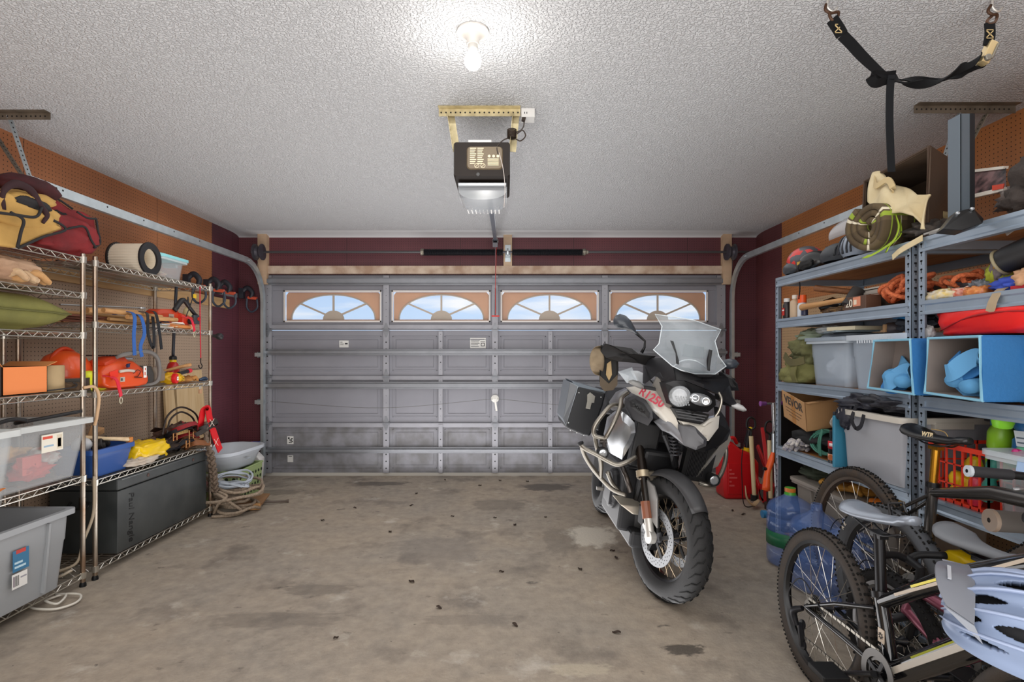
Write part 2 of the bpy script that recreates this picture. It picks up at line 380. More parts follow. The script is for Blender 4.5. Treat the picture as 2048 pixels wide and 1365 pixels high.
# coved plaster edge where ceiling meets the front wall
cv = MB(); cv.mat(m('cfd0d2', .9))
for x0, x1 in ((XL, XR),):
    pr = [V((x0, YD-.2+.2*math.sin(a), CEIL-.03*(1-math.cos(a)))) for a in [PI/2*i/5 for i in range(6)]]+[V((x0, YD, CEIL+.001)), V((x0, YD-.2, CEIL+.001))]
    cv.prism(pr, (x1-x0, 0, 0))
struct('trim_5', cv, smooth=40)

# ---------------------------------------------------------------- sectional door
D = thing('door_1', 'grey four section overhead garage door with four sunburst windows', 'garage door', (-.11, YD, 0)); D['kind'] = 'structure'
GD = m('84848b', .5, 0, .3, 3, col2='727178'); GDB = m('84848a', .55, 0, .6, 7, col2='56534f'); GD2 = m('97979d', .45, .2, .3, 6, col2='75757b'); GDS = m('85878c', .4, .5, .2, 9)
ZS = [.012, .563, 1.063, 1.563, 2.16]
zw0, zw1 = CZ-(645-VY)/186.1, CZ-(581-VY)/186.1
WX = [((a-VX)/186.1, (b-VX)/186.1) for a, b in ((567, 763), (783, 981), (1001, 1198), (1218, 1416))]
for i in range(4):
    q = MB(); z0, z1 = ZS[i]+.003, ZS[i+1]-.003
    if i < 3:
        q.bb((DL, YD+.01, z0), (DR, YD+.05, z1))
        cols = [(-2.50, -1.33), (-1.21, -.73), (-.65, -.165), (-.05, .44), (.53, 1.015), (1.13, 2.27)]
        for a, b in cols:                    # pressed panels: raised bead around a shallow field
            for k, (g, h) in enumerate(((0, .012), (.035, .006))):
                A0, A1, B0, B1 = a+g, b-g, z0+.06+g, z1-.06-g
                for c0, c1 in (((A0, B0), (A1, B0+h)), ((A0, B1-h), (A1, B1)), ((A0, B0), (A0+h, B1)), ((A1-h, B0), (A1, B1))):
                    q.bb((c0[0], YD+.004, c0[1]), (c1[0], YD+.011, c1[1]))
    else:
        xs = [DL]+[v for ab in WX for v in ab]+[DR]
        q.bb((DL, YD+.01, z0), (DR, YD+.05, zw0)); q.bb((DL, YD+.01, zw1), (DR, YD+.05, z1))
        for k in range(0, 10, 2): q.bb((xs[k], YD+.01, zw0), (xs[k+1], YD+.05, zw1))
    q.build('door_section', GD if i else GDB, D, bevel=.003)
INS = m('c08a5c', .6, 0, .35, 5, col2='9a643e'); GLS = m('f2f8ff', .05, alpha=.06, spec=.3)
MUL = m('a89680', .55)
for a, b in WX:
    f = MB()
    for c0, c1 in (((a, zw0), (b, zw0+.018)), ((a, zw1-.018), (b, zw1)), ((a, zw0), (a+.018, zw1)), ((b-.018, zw0), (b, zw1))):
        f.bb((c0[0], YD-.004, c0[1]), (c1[0], YD+.012, c1[1]))
    fr = f.build('window_frame', m('cfc9c4', .45), D, bevel=.002)
    MB().bb((a+.018, YD+.02, zw0+.018), (b-.018, YD+.024, zw1-.018)).build('pane', GLS, fr)
    s = MB().mat(INS); cx = (a+b)/2; zb = zw0+.03; hw = (b-a)/2-.075; hh = zw1-zw0-.075; N = 28; yy = YD+.034
    arch = [V((cx+hw*math.cos(PI*k/N), yy, zb+hh*math.sin(PI*k/N)**.9)) for k in range(N+1)]
    top = []
    for k in range(N+1):                     # outer edge of the insert walked in step with the arch
        t = k/N
        if t < .2: top.append(V((b-.018, yy, zb+(zw1-.018-zb)*t/.2)))
        elif t > .8: top.append(V((a+.018, yy, zb+(zw1-.018-zb)*(1-t)/.2)))
        else: top.append(V((b-.018+(a-b+.036)*(t-.2)/.6, yy, zw1-.018)))
    for k in range(N): s.prism([arch[k], arch[k+1], top[k+1], top[k]], (0, .014, 0))
    s.bb((a+.018, yy, zw0+.018), (b-.018, yy+.014, zb+.002))
    s.mat(MUL)
    s.tube(arch, .008, 6)
    hr = .115; hub = [V((cx+hr*math.cos(PI*k/12), yy-.004, zb+hr*.86*math.sin(PI*k/12))) for k in range(13)]
    s.prism(hub, (0, .016, 0))
    for an in (38, 90, 142):
        c = math.cos(math.radians(an)); d = math.sin(math.radians(an))
        s.bar((cx+hr*.9*c, yy+.002, zb+hr*.75*d), (cx+hw*c, yy+.002, zb+hh*abs(d)**.9), .018, .02, (0, 1, 0))
    s.build('sunburst_insert', None, fr)
# stiles with punched holes, hinges, struts
SX = [(-2.545, .09), (-1.273, .062), (-.107, .062), (1.069, .062), (2.315, .09)]
for k, (x, wd) in enumerate(SX):
    q = MB().mat(GD2)
    for i in range(4):
        q.bb((x-wd/2, YD-.022, ZS[i]+.02), (x+wd/2, YD+.009, ZS[i+1]-.012))
        q.mat(DARK)
        for z in [ZS[i]+.07+.075*j for j in range(7)]:
            if z < ZS[i+1]-.05: q.cyl((x, YD-.0232, z), (x, YD-.0215, z), .008 if round(z*40) % 3 == 0 else .0035, 8)
        q.mat(GD2)
    q.build('stile', None, D)
    for z in ZS[1:4]:
        h = MB(); h.bb((x-wd/2-.006, YD-.032, z-.013), (x+wd/2+.006, YD-.022, z+.013)); h.cyl((x-wd/2, YD-.036, z), (x+wd/2, YD-.036, z), .008, 8)
        for sg in (1, -1): h.prism([V((x-.028, YD-.027, z+sg*.012)), V((x+.028, YD-.027, z+sg*.012)), V((x+.009, YD-.027, z+sg*.075)), V((x-.009, YD-.027, z+sg*.075))], (0, .005, 0)); h.cyl((x, YD-.032, z+sg*.05), (x, YD-.02, z+sg*.05), .008, 6)
        h.build('hinge', GDS, D)
for x in (-.69, .485):
    for i in range(3):
        q = MB().mat(GD2); q.bb((x-.022, YD-.02, ZS[i]+.02), (x+.022, YD+.009, ZS[i+1]-.012)); q.mat(DARK)
        for j in range(6): q.cyl((x, YD-.0212, ZS[i]+.08+.075*j), (x, YD-.0195, ZS[i]+.08+.075*j), .006 if j % 3 == 1 else .003, 8)
        q.build('stile', None, D)
for z, t in ((.278, .03), (.972, .04), (1.326, .03), (2.085, .045)):
    q = MB(); q.bb((DL+.01, YD-.066, z+t/2-.004), (DR-.01, YD-.021, z+t/2)); q.bb((DL+.01, YD-.066, z-t/2), (DR-.01, YD-.021, z-t/2+.004)); q.bb((DL+.01, YD-.066, z-t/2), (DR-.01, YD-.062, z+t/2)); q.bb((DL+.01, YD-.03, z-t/2-.018), (DR-.01, YD-.021, z+t/2+.018))
    q.build('strut', GDS, D, bevel=.002)
for z in (.545, 1.05, 1.60): MB().bb((DL+.01, YD-.014, z-.022), (DR-.01, YD+.009, z+.022)).build('rail_edge', GD2, D, bevel=.004)
MB().bb((DL, YD-.005, 0.0), (DR, YD+.05, .03)).build('bottom_seal', m('b8b4ac', .6), D)
lk = MB().mat(m('d8d6d0', .4)); lk.lathe([(0, 0), (.042, 0), (.042, .006), (.02, .02), (0, .022)], (-.107, YD-.03, .83), 16, (0, -1, 0)); lk.bar((-.107, YD-.05, .83), (-.09, YD-.05, .70), .02, .012, (0, 1, 0)); lk.build('lock_handle', None, D, smooth=40)
for sx in (-2.5, 2.28): MB().tube([(-.107, YD-.045, .83), (-.107+(sx+.107)*.5, YD-.07, .735), (sx, YD-.05, .80)], .0022, 5, sm=8).build('lock_cable', m('5a5854', .6), D)
def sticker(x, z, w_, h_, marks, par=D, y=None):
    y = YD+.009 if y is None else y
    q = MB().mat(m('d9d8d4', .6)); q.bb((x-w_/2, y-.002, z-h_/2), (x+w_/2, y, z+h_/2)); q.mat(m('2a2a2c', .6))
    for a, b, c, d in marks: q.bb((x-w_/2+a*w_, y-.0028, z-h_/2+b*h_), (x-w_/2+c*w_, y-.0019, z-h_/2+d*h_))
    return q.build('sticker', None, par)
sticker(-1.733, 1.415, .1, .075, [(.1, .72, .35, .8), (.1, .5, .5, .55), (.1, .35, .45, .4), (.6, .45, .9, .65)])
sticker(-.29, 1.425, .17, .11, [(.05, .85, .9, .9), (.05, .72, .6, .76), (.05, .6, .55, .64), (.05, .45, .6, .5), (.05, .3, .5, .35), (.05, .15, .55, .2), (.68, .2, .92, .25), (.68, .45, .92, .5), (.68, .2, .72, .5), (.88, .2, .92, .5), (.65, .6, .95, .65)])
sticker(-2.31, .38, .068, .085, [(.12, .62, .4, .85), (.3, .45, .75, .58), (.6, .6, .9, .75), (.55, .12, .7, .45), (.25, .15, .5, .28), (.75, .25, .9, .4)])
sticker(-2.31, .285, .062, .03, [(0, 0, 1, 1)]); sticker(-2.31, .18, .06, .075, [(.2, .8, .8, .86)])

# ---------------------------------------------------------------- outside ground seen through nothing but keeps the sky honest

# ---------------------------------------------------------------- door tracks
def perf_angle(mb, a, b, w=.035, up=(0, 0, 1), M=None, hole=.0045, pitch=.025, angle=True):
    """perforated steel angle or strap from a to b"""
    a, b = V(a), V(b); A, U, Dd = basis(b-a, up)
    mb.mat(M or GALV).bar(a, b, .003, w, up)
    if angle: mb.bar(a+A*w/2+U*w/2, b+A*w/2+U*w/2, w, .003, up)
    mb.mat(DARK); n = int((b-a).length/pitch)
    for k in range(n):
        p = a+Dd*(k+.5)*pitch; mb.cyl(p-A*.0022, p+A*.0022, hole, 8)
RUSTY = m('8a8072', .5, .6, .5, 14, col2='4e463b')
def track(x, zt, yend, side, label):
    t = thing('door_track', label, 'track', (x, 5.66, 0), 'garage door tracks')
    r = .38; path = [V((x, 5.66, .02)), V((x, 5.66, zt-r))]+[V((x, 5.66-r+r*math.cos(a), zt-r+r*math.sin(a))) for a in [PI/2*i/8 for i in range(1, 9)]]+[V((x, yend, zt))]
    def rail(ps, nm):
        q = MB(); rings = []
        for i, p in enumerate(ps):
            d = (ps[min(i+1, len(ps)-1)]-ps[max(i-1, 0)]).normalized(); nrm = V((0, d.z, -d.y)).normalized(); sx = V((-side, 0, 0))
            prof = [(-.028, .03), (-.028, .0), (.028, .0), (.028, .03), (.024, .03), (.024, .004), (-.024, .004), (-.024, .03)]
            rings.append([p+nrm*a+sx*(-b) for a, b in prof])
        q.mat(GALV).loft(rings)
        if nm == 'horizontal_rail':
            q.mat(DARK)
            for k in range(9):
                yy_ = yend+.03+k*.045+(k > 4)*.3*(k-4); q.cyl((x+side*.0005, yy_, zt+.01), (x-side*.001, yy_, zt+.01), .006, 8)
        q.build(nm, None, t, smooth=35)
    rail(path[:2], 'vertical_rail'); rail(path[1:10], 'curved_rail'); rail(path[9:], 'horizontal_rail')
    for z in (.35, .8, 1.3): MB().bb((x, 5.63, z-.02), (x+side*.09, 5.70, z+.02)).bb((x+side*.06, 5.64, z-.03), (x+side*.065, YD, z+.03)).build('wall_bracket', GALV, t)
    b = MB(); b.bar((x, 5.3, zt), (x+side*.12, 5.72, zt+.02), .03, .004); b.build('flag_bracket', GALV, t)
    return t
tL = track(-2.545, 2.24, 2.87, -1, 'galvanised left door track running above the wire shelves')
tR = track(2.387, 2.28, 2.756, 1, 'galvanised right door track running above the blue-grey shelving')
q = MB(); perf_angle(q, (-2.70, 2.837, 2.57), (-2.41, 2.837, 2.57), .036, M=RUSTY); q.build('ceiling_angle', None, tL)
q = MB(); perf_angle(q, aty(18, 232, 2.85), aty(62, 362, 2.88), .032, (0, -1, 0), angle=False); q.build('hanger_strap', None, tL)
q = MB(); perf_angle(q, atx(-14, 262, -2.80), aty(54, 366, 2.89), .036, (0, -1, 0), M=RUSTY, angle=False); q.build('hanger_strap', None, tL)
q = MB(); perf_angle(q, (2.107, 2.756, 2.57), (2.63, 2.756, 2.57), .04, M=RUSTY); q.build('ceiling_angle', None, tR)
q = MB(); perf_angle(q, aty(1916, 228, 2.76), aty(1888, 318, 2.76), .03, (0, -1, 0), angle=False); q.build('hanger_strap', None, tR)
q = MB(); perf_angle(q, aty(1972, 228, 2.775), aty(1915, 335, 2.775), .034, (0, -1, 0), M=m('a49c8c', .5, .5, .4, 12), angle=False); q.build('hanger_strap', None, tR)

# ---------------------------------------------------------------- torsion spring shaft
t = thing('torsion_spring', 'black torsion spring on a steel shaft above the garage door', 'door spring', (-.1, 5.6, 2.37))
MB().cyl((-2.66, 5.6, 2.375), (2.55, 5.6, 2.375), .0127, 10).build('shaft', m('5c5a5c', .4, .7), t, smooth=40)
for x0, x1 in ((-.86, -.02), (.075, .83)):
    q = MB().mat(m('15161c', .35, .4)); n = int((x1-x0)/.011)
    q.lathe([(.03, 0), (.03, x1-x0)], (x0, 5.6, 2.372), 14, (1, 0, 0))
    for k in range(n): q.lathe([(.031, k*.011), (.0355, k*.011+.0045), (.031, k*.011+.009)], (x0, 5.6, 2.372), 12, (1, 0, 0))
    s_ = q.build('spring', None, t, smooth=50)
    e = x0 if x0 < -.5 else x1
    MB().lathe([(0, -.02), (.035, -.02), (.035, .01), (.022, .02), (.022, .04), (0, .04)], (e, 5.6, 2.375), 14, (1, 0, 0)).build('spring_cone', m('8a8478', .4, .7), s_, smooth=30)
for x in (-2.575, 2.362): MB().lathe([(0, -.045), (.085, -.045), (.085, -.03), (.062, -.025), (.055, .0), (.062, .02), (.085, .03), (.085, .04), (.05, .045), (0, .05)], (x, 5.6, 2.375), 22, (1, 0, 0)).build('cable_drum', m('55525a', .5, .5, .3), t, smooth=30)
for x in (-2.575, 2.362): MB().tube([(x, 5.545, 2.33), (x+.02, 5.66, 1.9), (x+.02, 5.66, .1)], .002, 5).build('lift_cable', m('6e6a64', .5, .6), t)
q = MB(); q.lathe([(.014, -.008), (.04, -.008), (.04, .008), (.014, .008)], (.028, 5.6, 2.375), 16, (1, 0, 0)); q.bb((.01, 5.6, 2.33), (.05, YD-.05, 2.345)); q.bb((.0, YD-.056, 2.29), (.06, YD-.05, 2.47)); q.build('center_bearing', GALV, t)

# ---------------------------------------------------------------- ceiling lamp
t = thing('ceiling_lamp', 'white porcelain lampholder with a bare glowing bulb on the ceiling', 'ceiling lamp', (-.127, 2.12, CEIL))
MB().lathe([(0, 0), (.062, 0), (.063, -.008), (.05, -.014), (.036, -.022), (.026, -.034), (.024, -.055), (0, -.055)], (-.127, 2.12, CEIL), 32).build('lampholder', m('dedbd6', .25), t, smooth=40)
MB().lathe([(.0, 0), (.019, 0), (.019, -.03), (.02, -.034), (.0, -.034)], (-.127, 2.12, CEIL-.05), 24).build('bulb_collar', m('cfcdc8', .4), t, smooth=40)
bl = MB().lathe([(.018, 0)]+[(.034*math.sin(a), -.04-.034*math.cos(PI-a)*-1) for a in [PI*.25+PI*.75*i/10 for i in range(11)]], (-.127, 2.12, CEIL-.082), 24)
bl = MB().lathe([(.017, .0), (.022, -.012), (.031, -.028), (.034, -.042), (.031, -.057), (.022, -.069), (.010, -.075), (0, -.076)], (-.127, 2.12, CEIL-.078), 24).build('bulb', m('fff6ea', .4, emit=14), t, smooth=True)
bl.visible_shadow = True

# ---------------------------------------------------------------- garage door opener
t = thing('garage_door_opener', 'black garage door opener with a clear lamp cover hung from perforated angle', 'door opener', (-.14, 2.95, 2.2))
PALE = m('d4c7a0', .45, .5, .45, 20, col2='7c6c4c')
q = MB(); perf_angle(q, (-.345, 2.79, 2.568), (.08, 2.79, 2.568), .038, M=PALE); q.build('ceiling_angle', None, t)
for x0, x1, u in ((-.30, -.268, 0), (.04, .022, 0)):
    q = MB(); perf_angle(q, (x0, 2.79, 2.56), (x1, 2.76, 2.36), .032, (1, 0, 0) if False else (0, -1, 0), M=PALE, angle=False)
    q.mat(PALE).bar((x0+.018, 2.81, 2.56), (x1+.018, 2.78, 2.36), .003, .034, (1, 0, 0)); q.build('hanger_strap', None, t)
OB = m('241d19', .6, 0, .25, 5, spec=.25); 
q = MB().mat(OB)
def rrect(x0, x1, z0, z1, y, r=.03, n=4):
    out = []
    for cx_, cz_, a0 in ((x1-r, z1-r, 0), (x0+r, z1-r, 90), (x0+r, z0+r, 180), (x1-r, z0+r, 270)):
        for k in range(n+1): a = math.radians(a0+90*k/n); out.append(V((cx_+r*math.cos(a), y, cz_+r*math.sin(a))))
    return out
q.loft([rrect(-.258, .022, 2.215, 2.385, 2.72, .012), rrect(-.262, .026, 2.208, 2.392, 2.735, .014), rrect(-.262, .026, 2.208, 2.392, 3.08, .014)])
hs = q.build('housing', None, t, smooth=35)
q = MB().mat(m('6b5d48', .5)); q.loft([rrect(-.196, -.01, 2.245, 2.365, 2.722, .02), rrect(-.19, -.016, 2.25, 2.36, 2.712, .018)]); q.mat(m('e2d5b4', .6))
for k in range(9):
    for c0, c1 in ((-.178, -.146), (-.14, -.108)): q.bb((c0, 2.7105, 2.35-k*.0095), (c1-(k % 3)*.004, 2.7118, 2.354-k*.0095))
for k in range(6): q.bb((-.088, 2.7105, 2.298-k*.0065), (-.032, 2.7118, 2.301-k*.0065))
for k in range(3): q.cyl((-.08+k*.022, 2.7100, 2.312), (-.08+k*.022, 2.7118, 2.312), .0075, 8)
for cx_ in (-.143, -.112): q.lathe([(.010, 0), (.012, 0), (.012, .001), (.010, .001), (.010, 0)], (cx_, 2.7115, 2.264), 16, (0, -1, 0)); q.bar((cx_-.007, 2.711, 2.257), (cx_+.007, 2.711, 2.271), .002, .001, (0, 1, 0))
q.build('control_label', None, hs)
MB().mat(m('0a0a0a', .4)).cyl((-.137, 2.716, 2.222), (-.137, 2.722, 2.222), .009, 12).build('button', None, hs)
MB().bb((-.19, 2.76, 2.392), (-.07, 3.0, 2.415)).build('top_plate', m('d9d7d0', .4, .3), t, bevel=.002)
MB().box((-.118, 2.86, 2.196), (.25, .2, .018), (6, 0, 0)).build('chassis', m('9ea1a4', .4, .9), t, bevel=.003)
# ribbed clear lamp cover bulging under the case
q = MB(); rings = []
for i in range(12):
    u = i/11; yy = 2.80+.40*u; k = math.sin(PI*min(1, .22+u*.78))**.5; hw = .128*(1-.35*max(0, u-.55)/.45)
    rings.append([V((-.118+hw*math.cos(a), yy, 2.185-(.085*k)*math.sin(a)**.6 if math.sin(a) > 0 else 2.185)) for a in [PI*j/14 for j in range(15)]])
q.loft(rings); lens = q.build('lamp_cover', m('b9bec2', .22, alpha=.5, spec=.8), t, smooth=50)
q = MB()
for k in range(9): q.bar((-.205+k*.0215, 2.95, 2.103), (-.205+k*.0215, 3.06, 2.112), .006, .003)
q.build('cover_slot', m('f8f8f6', .4), lens)
# rail, trolley, arm
q = MB(); q.bar((-.086, 3.08, 2.20), (-.1, 5.58, 2.49), .032, .03); q.build('rail', m('6e7a88', .35, .7), t, bevel=.003)
q = MB(); q.bar((-.1, 5.52, 2.47), (-.1, 5.70, 2.50), .05, .06); q.cyl((-.13, 5.55, 2.48), (-.07, 5.55, 2.48), .02, 10); q.build('header_bracket', STEEL, t, bevel=.003)
q = MB(); q.bar((-.1, 5.45, 2.46), (-.1, 5.48, 2.42), .05, .08); q.bar((-.1, 5.47, 2.44), (-.1, 5.66, 1.98), .022, .006, (1, 0, 0)); q.bar((-.1, 5.66, 2.0), (-.105, 5.70, 1.72), .028, .012, (1, 0, 0)); q.build('door_arm', m('4a484c', .4, .6), t)
q = MB(); q.tube([(-.09, 5.5, 2.44), (-.1, 5.52, 1.95), (-.098, 5.54, 1.72)], .003, 6); q.mat(m('c02a22', .5)).box((-.098, 5.54, 1.70), (.08, .014, .014)); q.build('release_cord', m('5a2422', .6), t)
WR = m('2a1e14', .5)
q = MB()
for k in range(6): q.lathe([(.022, -.0035+k*.0075), (.0255, k*.0075), (.022, .0035+k*.0075)], (.035, 2.755, 2.425), 14)
q.tube([(.06, 2.75, 2.44), (.09, 2.74, 2.455), (.105, 2.75, 2.43), (.08, 2.75, 2.405), (.055, 2.75, 2.415)], .0035, 6, sm=6)
q.tube([(.06, 2.75, 2.45), (.085, 2.77, 2.47), (.098, 2.785, 2.50), (.10, 2.80, 2.535)], .0035, 6, sm=6)
q.tube([(.02, 2.75, 2.42), (-.01, 2.73, 2.40), (-.04, 2.715, 2.36), (-.035, 2.71, 2.32)], .003, 6, sm=6); q.box((.10, 2.80, 2.545), (.018, .022, .035), (0, 18, 0))
q.build('power_cord', WR, t, smooth=50)
q = MB().tube([(-.03, 2.712, 2.33), (-.01, 2.71, 2.25), (.0, 2.72, 2.15), (-.005, 2.74, 2.06)], .0015, 5, sm=6); q.build('antenna_wire', m('cfc6c0', .5), t)
q = MB().mat(m('dad9d6', .5)); q.bb((.085, 2.785, CEIL-.045), (.155, 2.86, CEIL)); q.mat(DARK); q.bb((.10, 2.7835, CEIL-.03), (.104, 2.7852, CEIL-.02)); q.bb((.112, 2.7835, CEIL-.03), (.116, 2.7852, CEIL-.02))
tag(q.build('ceiling_outlet', None, bevel=.002), 'white power outlet box on the ceiling beside the opener bracket', 'outlet')
# ================================================================ wire shelving on the left
WIRE = m('cfccc4', .3, .9, .3, 6, col2='a49a88'); POST = m('b9b2a6', .3, .95, .6, 5, col2='8c5c2c')
def wire_shelf(z, x0, x1, y0, y1, par):
    q = MB()
    for zz in (z, z-.028):
        q.tube([(x0, y0, zz), (x1, y0, zz), (x1, y1, zz), (x0, y1, zz)], .0035, 6, closed=True)
    def zig(a, b, st=.035):
        a, b = V(a), V(b); n = max(2, int((b-a).length/st)); pts = []
        for i in range(n+1): pts.append(a.lerp(b, i/n)-V((0, 0, .028*(i % 2))))
        q.tube(pts, .0025, 4)
    zig((x1, y0, z), (x1, y1, z)); zig((x0, y0, z), (x0, y1, z)); zig((x0, y0, z), (x1, y0, z)); zig((x0, y1, z), (x1, y1, z))
    n = int((y1-y0)/.028)
    for i in range(1, n): y = y0+(y1-y0)*i/n; q.tube([(x0, y, z+.002), (x1, y, z+.002)], .0017, 4)
    for i in (1, 2, 3): x = x0+(x1-x0)*i/4; q.tube([(x, y0, z-.003), (x, y1, z-.003)], .003, 4)
    for x in (x0, x1):
        for y in (y0, y1): q.lathe([(.013, 0), (.0185, 0), (.0165, -.036), (.013, -.036)], (x, y, z+.006), 12)
    return q.build('wire_shelf', WIRE, par)
def wire_rack(x0, x1, y0, y1, zs, label):
    t = thing('wire_shelving_rack', label, 'shelving', ((x0+x1)/2, (y0+y1)/2, 0), 'chrome wire shelving racks')
    for x in (x0, x1):
        for y in (y0, y1):
            p = MB(); p.lathe([(0, .02), (.0127, .02), (.0127, 1.872), (.009, 1.876), (0, 1.876)], (x, y, 0), 12)
            for k in range(1, 17): p.lathe([(.0127, .1+k*.1), (.0136, .1+k*.1+.001), (.0127, .1+k*.1+.002)], (x, y, 0), 10)
            o = p.build('post', POST, t, smooth=40)
            MB().lathe([(0, 0), (.017, 0), (.017, .012), (.011, .03), (0, .03)], (x, y, 0), 12).build('foot', BLACK, o, smooth=40)
    for z in zs: wire_shelf(z, x0, x1, y0, y1, t)
    return t
U2 = [1.845, 1.49, 1.085, .575, .075]; U1 = [1.85, 1.65, 1.425, 1.10, .62, .075]
wire_rack(-2.82, -2.375, 3.10, 4.31, U2, 'five shelf chrome wire rack holding the chainsaws and the black trunk')
wire_rack(-2.82, -2.375, 1.80, 3.01, U1, 'six shelf chrome wire rack at the left edge with the orange box')

# ================================================================ boltless steel shelving on the right
RB = m('a2b0bf', .32, .5, .25, 8, col2='7c8894'); KH = m('0d0f12', .7); PB = wood('c48a52', 'a87040', 1, 10)
def metal_rack(x0, x1, y0, y1, zs, label, H=1.83):
    t = thing('steel_shelving_rack', label, 'shelving', ((x0+x1)/2, (y0+y1)/2, 0), 'blue-grey steel shelving racks')
    for x, sx in ((x0, 1), (x1, -1)):
        for y, sy in ((y0, 1), (y1, -1)):
            p = MB().mat(RB); a = .038
            p.bb((x, y, .01), (x+sx*a, y+sy*.0022, H)); p.bb((x, y, .01), (x+sx*.0022, y+sy*a, H)); p.mat(KH)
            if sx == 1:
                z = .05
                while z < H-.03:
                    X = x-.0004; Y = y+sy*a*.5
                    p.bb((X, Y-.0045, z), (X+.0003, Y+.0045, z+.009)); p.bb((X, Y-.0022, z-.012), (X+.0003, Y+.0022, z))
                    p.bb((X, Y-.0065, z+.002), (X+.0003, Y+.0065, z+.007))
                    if sy == 1: p.bb((x+a*.35, y-.0004, z), (x+a*.35+.012, y, z+.009)); p.bb((x+a*.5, y-.0004, z-.012), (x+a*.5+.004, y, z))
                    z += .038
            o = p.build('post', None, t)
            MB().bb((x-sx*.002, y-sy*.002, 0), (x+sx*.042, y+sy*.042, .012)).build('foot', BLACK, o)
    for z in zs:
        s = MB().mat(RB)
        for X, sx in ((x0, 1), (x1, -1)):
            pr = [(0, 0), (0, -.016), (.006, -.022), (.006, -.045), (-.001, -.052), (-.001, -.062), (.03, -.062), (.03, -.058), (.010, -.058), (.010, -.004), (.03, -.004), (.03, 0)]
            s.prism([V((X+sx*(a-.003), y0+.012, z+b)) for a, b in pr], (0, y1-y0-.024, 0))
        for Y in (y0+.012, y1-.042): s.bb((x0+.01, Y, z-.055), (x1-.01, Y+.03, z-.004))
        s.mat(PB).bb((x0+.03, y0+.016, z-.016), (x1-.03, y1-.016, z-.004)); s.build('shelf', None, t)
    return t
RX0, RX1 = 1.87, 2.46
RZ = [1.83, 1.547, 1.12, .68, .09]
metal_rack(RX0, RX1, 2.462, 3.70, RZ, 'blue-grey steel shelving rack nearer the garage door holding helmets and bins')
metal_rack(RX0, RX1, 1.16, 2.422, RZ, 'blue-grey steel shelving rack at the right edge with the red bag')
# ================================================================ reusable item builders
def T_(rz=0, c=(0, 0, 0), rx=0, ry=0): return Matrix.Translation(V(c)) @ Euler((math.radians(rx), math.radians(ry), math.radians(rz))).to_matrix().to_4x4()
def rr2(w, d, r, z, n=3):
    out = []
    for cx_, cy_, a0 in ((w/2-r, d/2-r, 0), (-w/2+r, d/2-r, 90), (-w/2+r, -d/2+r, 180), (w/2-r, -d/2+r, 270)):
        for k in range(n+1): a = math.radians(a0+90*k/n); out.append(V((cx_+r*math.cos(a), cy_+r*math.sin(a), z)))
    return out
def tote(name, label, cat, c, w, d, h, M, tp=.86, rim=.02, wall=.004, rz=0, group=None, rimM=None, lid=None, ribs=True, r=.03, handles=True, lidh=.03):
    """open plastic bin: w along x, d along y at the rim; base narrower by tp"""
    t = thing(name, label, cat, c, group); q = MB(); q.T = T_(rz, c)
    L0 = lambda k, z, e=0: rr2(w*k-2*e, d*k-2*e, r, z)
    zz = [0, .004, h*.6, h*.62, h-.03, h]; kk = [tp-.02, tp, tp+(1-tp)*.6, tp+(1-tp)*.6+.012, .985, .99]
    rings = [L0(k, z) for k, z in zip(kk, zz)]+[L0(.99, h, wall)]+[L0(k, z, wall) for k, z in ((.985, h-.03), (tp+(1-tp)*.6, h*.6), (tp, wall+.004), (tp-.05, wall+.003))]
    q.loft(rings)
    if ribs:
        for sx in (-1, 1):
            for fy in (-.3, .3):
                a = V((sx*(w*tp/2+.002), fy*d*tp, .02)); b = V((sx*(w*.975/2), fy*d*.95, h-.04)); q.bar(a, b, .012, .03, (sx, 0, 0))
    o = q.build('body', M, t, smooth=40)
    q = MB(); q.T = T_(rz, c)
    q.loft([L0(1.0, h-.028), [p+V((rim*(1 if p.x > 0 else -1), rim*(1 if p.y > 0 else -1), 0)) for p in L0(1.0, h-.028)], [p+V((rim*(1 if p.x > 0 else -1), rim*(1 if p.y > 0 else -1), 0)) for p in L0(1.0, h)], L0(1.0, h+.002, 0), L0(.985, h+.001)], cap=False)
    if handles:
        for s in (-1, 1): q.box((0, s*(d/2+rim*.6), h-.035), (w*.4, rim*1.4, .03))
    q.build('rim', rimM or M, t, smooth=40)
    if lid:
        q = MB(); q.T = T_(rz, c); e = rim+.006
        q.loft([[p+V((math.copysign(e, p.x), math.copysign(e, p.y), 0)) for p in L0(1, h-.012)], [p+V((math.copysign(e, p.x), math.copysign(e, p.y), 0)) for p in L0(1, h+.008)], L0(1, h+.01, .01), L0(1, h+.004, .03), L0(1, h+lidh, .05), L0(1, h+lidh+.003, .07)])
        q.build('lid', lid, t, smooth=40)
    return t
def coil(mb, c, R, r, n, ax=(0, 0, 1), sp=.012, wob=.1, seed=1, flat=1.0, nn=6, el=1.0):
    A, U, D = basis(ax); rnd = random.Random(seed); pts = []; K = 22
    for i in range(n*K+1):
        th = 2*PI*i/K; t = i/K; q = 1+wob*noise.noise(V((t*1.3, seed*5.1, math.cos(th)*.8)))*1.6
        pts.append(V(c)+(A*math.cos(th)*el+U*math.sin(th)*flat)*R*q+D*(sp*(t-n/2)*.5+R*wob*noise.noise(V((math.sin(th)*1.2, t*1.9, seed)))))
    return mb.tube(pts, r, nn)
def rope_mat(c, c2): return m(c, .85, 0, .7, 90, .5, 160, col2=c2)
